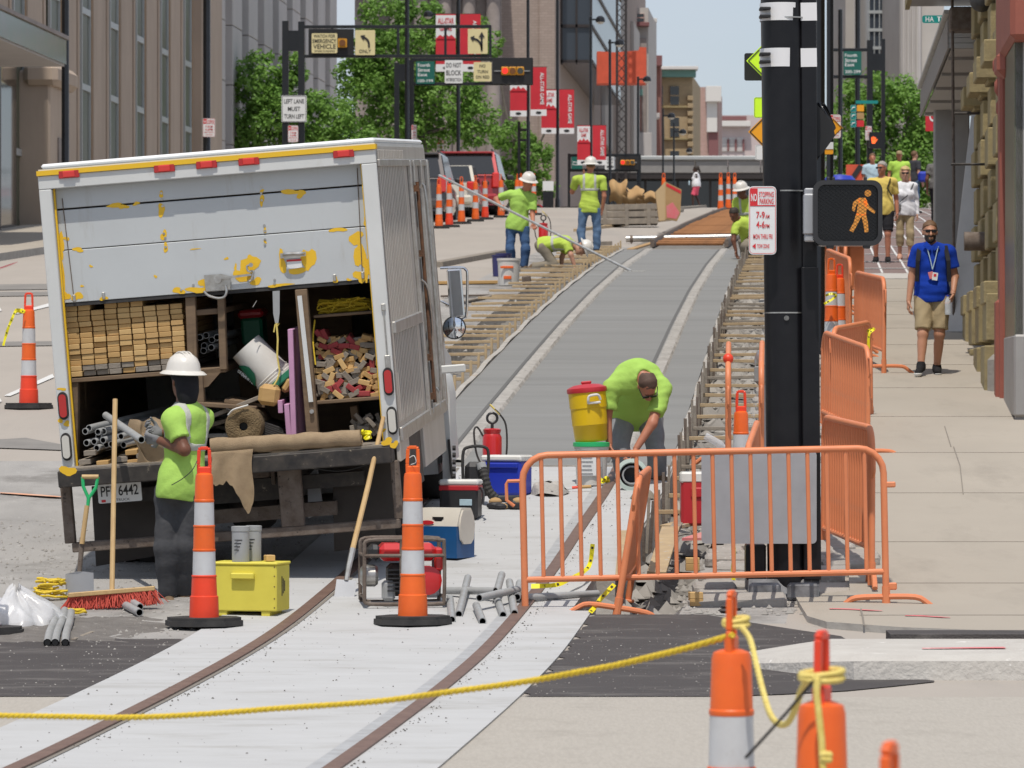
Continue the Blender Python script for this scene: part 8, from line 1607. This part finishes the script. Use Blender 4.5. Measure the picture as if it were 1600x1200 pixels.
def banner(label,x0,y0,x1,y1,D,kind):
 t=board('street_banner',label,'banner',x0,y0,x1,y1,D,'banner_red',None,.005,th=.02);h_=y1-y0
 patch(t,x0,y1-.13*h_,x1,y1,'banner_white',-.012,'footer');s_=t['_s'];o=MB().lathe([(.001,0),(1,0)],16,cap0=False,cap1=False).mesh('emblem','ink');e=link('emblem',o,t,((x0+x1)/2/s_-t['_cx']/s_,-.022,-(y1-.065*h_-t['_cy'])/s_),(math.radians(90),0,0));e.scale=(4.5/s_,2.2/s_,1)
 if kind:
  o=put(t,'ALL-STAR GAME',0,0,.66*h_,6.0,'sign_white',.02);o.location=((x0+.72*(x1-x0)-t['_cx'])/s_,-.016,-(y0+.44*h_-t['_cy'])/s_);o.rotation_euler=(0,math.radians(90),0)
 else:
  patch(t,x0,y0+.02*h_,x1,y0+.42*h_,'banner_white',-.012);put(t,'ALL-STAR',x0+3,y0+.07*h_,x1-3,y0+.17*h_,'banner_red',.02,-.026);put(t,'GAME',x0+6,y0+.2*h_,x1-6,y0+.29*h_,'banner_red',.02,-.026)
  b_=MB();n=7;w_=(x1-x0)/s_;z0=-(y0+.42*h_-t['_cy'])/s_;b_.add([(-w_/2,-.026,z0-.02)]+[(-w_/2+w_*(k+.5)/n,-.026,z0+(.16 if k%2 else .06)*(1-abs(k-3)*.15)) for k in range(n)]+[(w_/2,-.026,z0-.02)],[tuple(range(n+2))[::-1]]);b_.build('crest',['banner_red'],t,sm=0,fix=False)
 MB().box((0,.03,(y1-y0)/s_/2),((x1-x0)/s_*1.06,.04,.04)).build('banner_arm',['black_steel'],t);cleanup(t)
for a in (('white topped banner left of the highest banner pole',681,22,712,112,145.8,0),('red banner right of the highest banner pole',719,22,751,112,145.8,1),('white topped banner below the second gantry signal',797,112,823,182,157.8,0),('red lettered banner right of the second gantry signal',829,105,854,181,157.8,1),('white topped banner of the middle pair',846,140,869,209,165.8,0),('red lettered banner of the middle pair',874,140,897,209,165.8,1),('white topped banner of the low pair above the standing worker',902,196,922,258,171.8,0),('red lettered banner of the low pair above the standing worker',926,196,947,258,171.8,1)):banner(*a)
#  cars
def car(label,px,D,L,Wd,H,belt,paint,kind,z=None,rz=STREET):
 s_=F/D;t=thing('parked_car',label,'car',Vector(((px-800)/s_,D,zg(D) if z is None else z)),rz,'cars beyond the cone row');hw=Wd/2;rt=hw*.80;gb=.28
 lo=[(-hw*.93,0,gb),(-hw,.02,.55),(-hw*.97,.05,belt),(hw*.97,.05,belt),(hw,.02,.55),(hw*.93,0,gb)]
 b=MB();P=lambda q,y,k=1.0:[(x*k,y+dy,z_) for x,dy,z_ in q];st=[(0,.93),(.12,.98),(.5,1),(L*.75,1),(L-.25,.95),(L,.85)];vs=[]
 for y,k in st:
  for x,dy,z_ in lo:vs.append((x*k,y+(dy*3 if y==0 else 0),z_-(.22 if y>L*.7 and z_==belt else 0)))
 n=6;b.add(vs,[(j*n+i,j*n+(i+1)%n,(j+1)*n+(i+1)%n,(j+1)*n+i) for j in range(len(st)-1) for i in range(n)]+[tuple(range(n))[::-1],tuple((len(st)-1)*n+i for i in range(n))]);b.build('body',[paint],t,fix=True,sm=50)
 y0,y1,y2,y3=((.10,.42,L*.56,L*.70) if kind=='suv' else (.75,1.35,L*.52,L*.68));b=MB();R=[(-hw*.95,y0,belt-.01),(hw*.95,y0,belt-.01),(rt,y1,H),(-rt,y1,H),(-hw*.95,y3,belt-.01),(hw*.95,y3,belt-.01),(rt,y2,H),(-rt,y2,H)]
 b.add(R,[(0,1,2,3),(4,7,6,5),(3,2,6,7),(1,5,6,2),(0,3,7,4)]);cb_=b.build('cabin',[paint],t,fix=True,sm=0)
 def pane(i,m=.10,nm='window'):
  q=[Vector(R[k]) for k in i];c=sum(q,Vector())/4;nn=(q[1]-q[0]).cross(q[2]-q[0]).normalized();nn=nn if nn.dot(c-Vector((0,L/2,1)))>0 else -nn;MB().prism([c+(v-c)*(1-m*1.4)+nn*.004 for v in q],nn*.012).build(nm,['glass_dark'],t,fix=True,sm=0)
 pane((0,1,2,3),.08,'rear_window');pane((1,5,6,2));pane((0,3,7,4));pane((4,7,6,5),.1,'windscreen')
 MB().box((0,-.03,.48),(Wd*.94,.16,.24),b=.06).build('bumper',[paint],t);pl=MB().box((0,-.02+.06,belt-.22 if kind != 'suv' else .72),(.31,.02,.15)).build('licence_plate',['sign_white'],t)
 for sx in (-1,1):
  MB().box((sx*hw*.88,.04,belt-.14),(.2,.12,.24 if kind != 'suv' else .42),b=.03).build('tail_light',['red_lens2'],t);MB().box((sx*(hw+.09),L*.62,belt+.06),(.2,.1,.15),b=.04).build('mirror',['dark_plastic'],t)
  for y in (.85,L-.85):o=link('wheel',wm,t,(sx*(hw-.12),y,.33));o.scale=(.8,.78,.78);link('rim',rm,o)
 MB().box((0,L/2,.3),(Wd*.8,L*.9,.2)).build('underbody',['black'],t)
 if kind=='suv':
  for sx in (-1,1):MB().tube([(sx*rt*.9,y1+.1,H+.06),(sx*rt*.9,y2-.1,H+.06)],.025,6).build('roof_rail',['dark_plastic'],t)
  MB().box((0,y1-.02,H-.02),(rt*1.9,.25,.06),b=.02).build('spoiler',[paint],t);MB().box((0,.03,.9),(.4,.03,.1),b=.02).build('tailgate_handle',['black'],t)
 return t
car('red sport utility car parked beyond the cone row',727,124,4.6,1.92,1.78,1.12,'car_red','suv');car('cream sedan parked behind the cones, beside the truck cab',690,119,4.5,1.75,1.45,.98,'car_cream','sedan');car('dark car mostly hidden behind the truck',640,112,4.6,1.85,1.75,1.1,'car_dark','suv');car('red car crossing beyond the crest, only its roof showing',896,198,4.4,1.8,1.45,.95,'car_red','sedan',zg(198)+.0,math.radians(80));car('pale car crossing beyond the crest left of the red roof',838,199,4.2,1.75,1.42,.95,'car_cream','sedan',zg(199),math.radians(84))
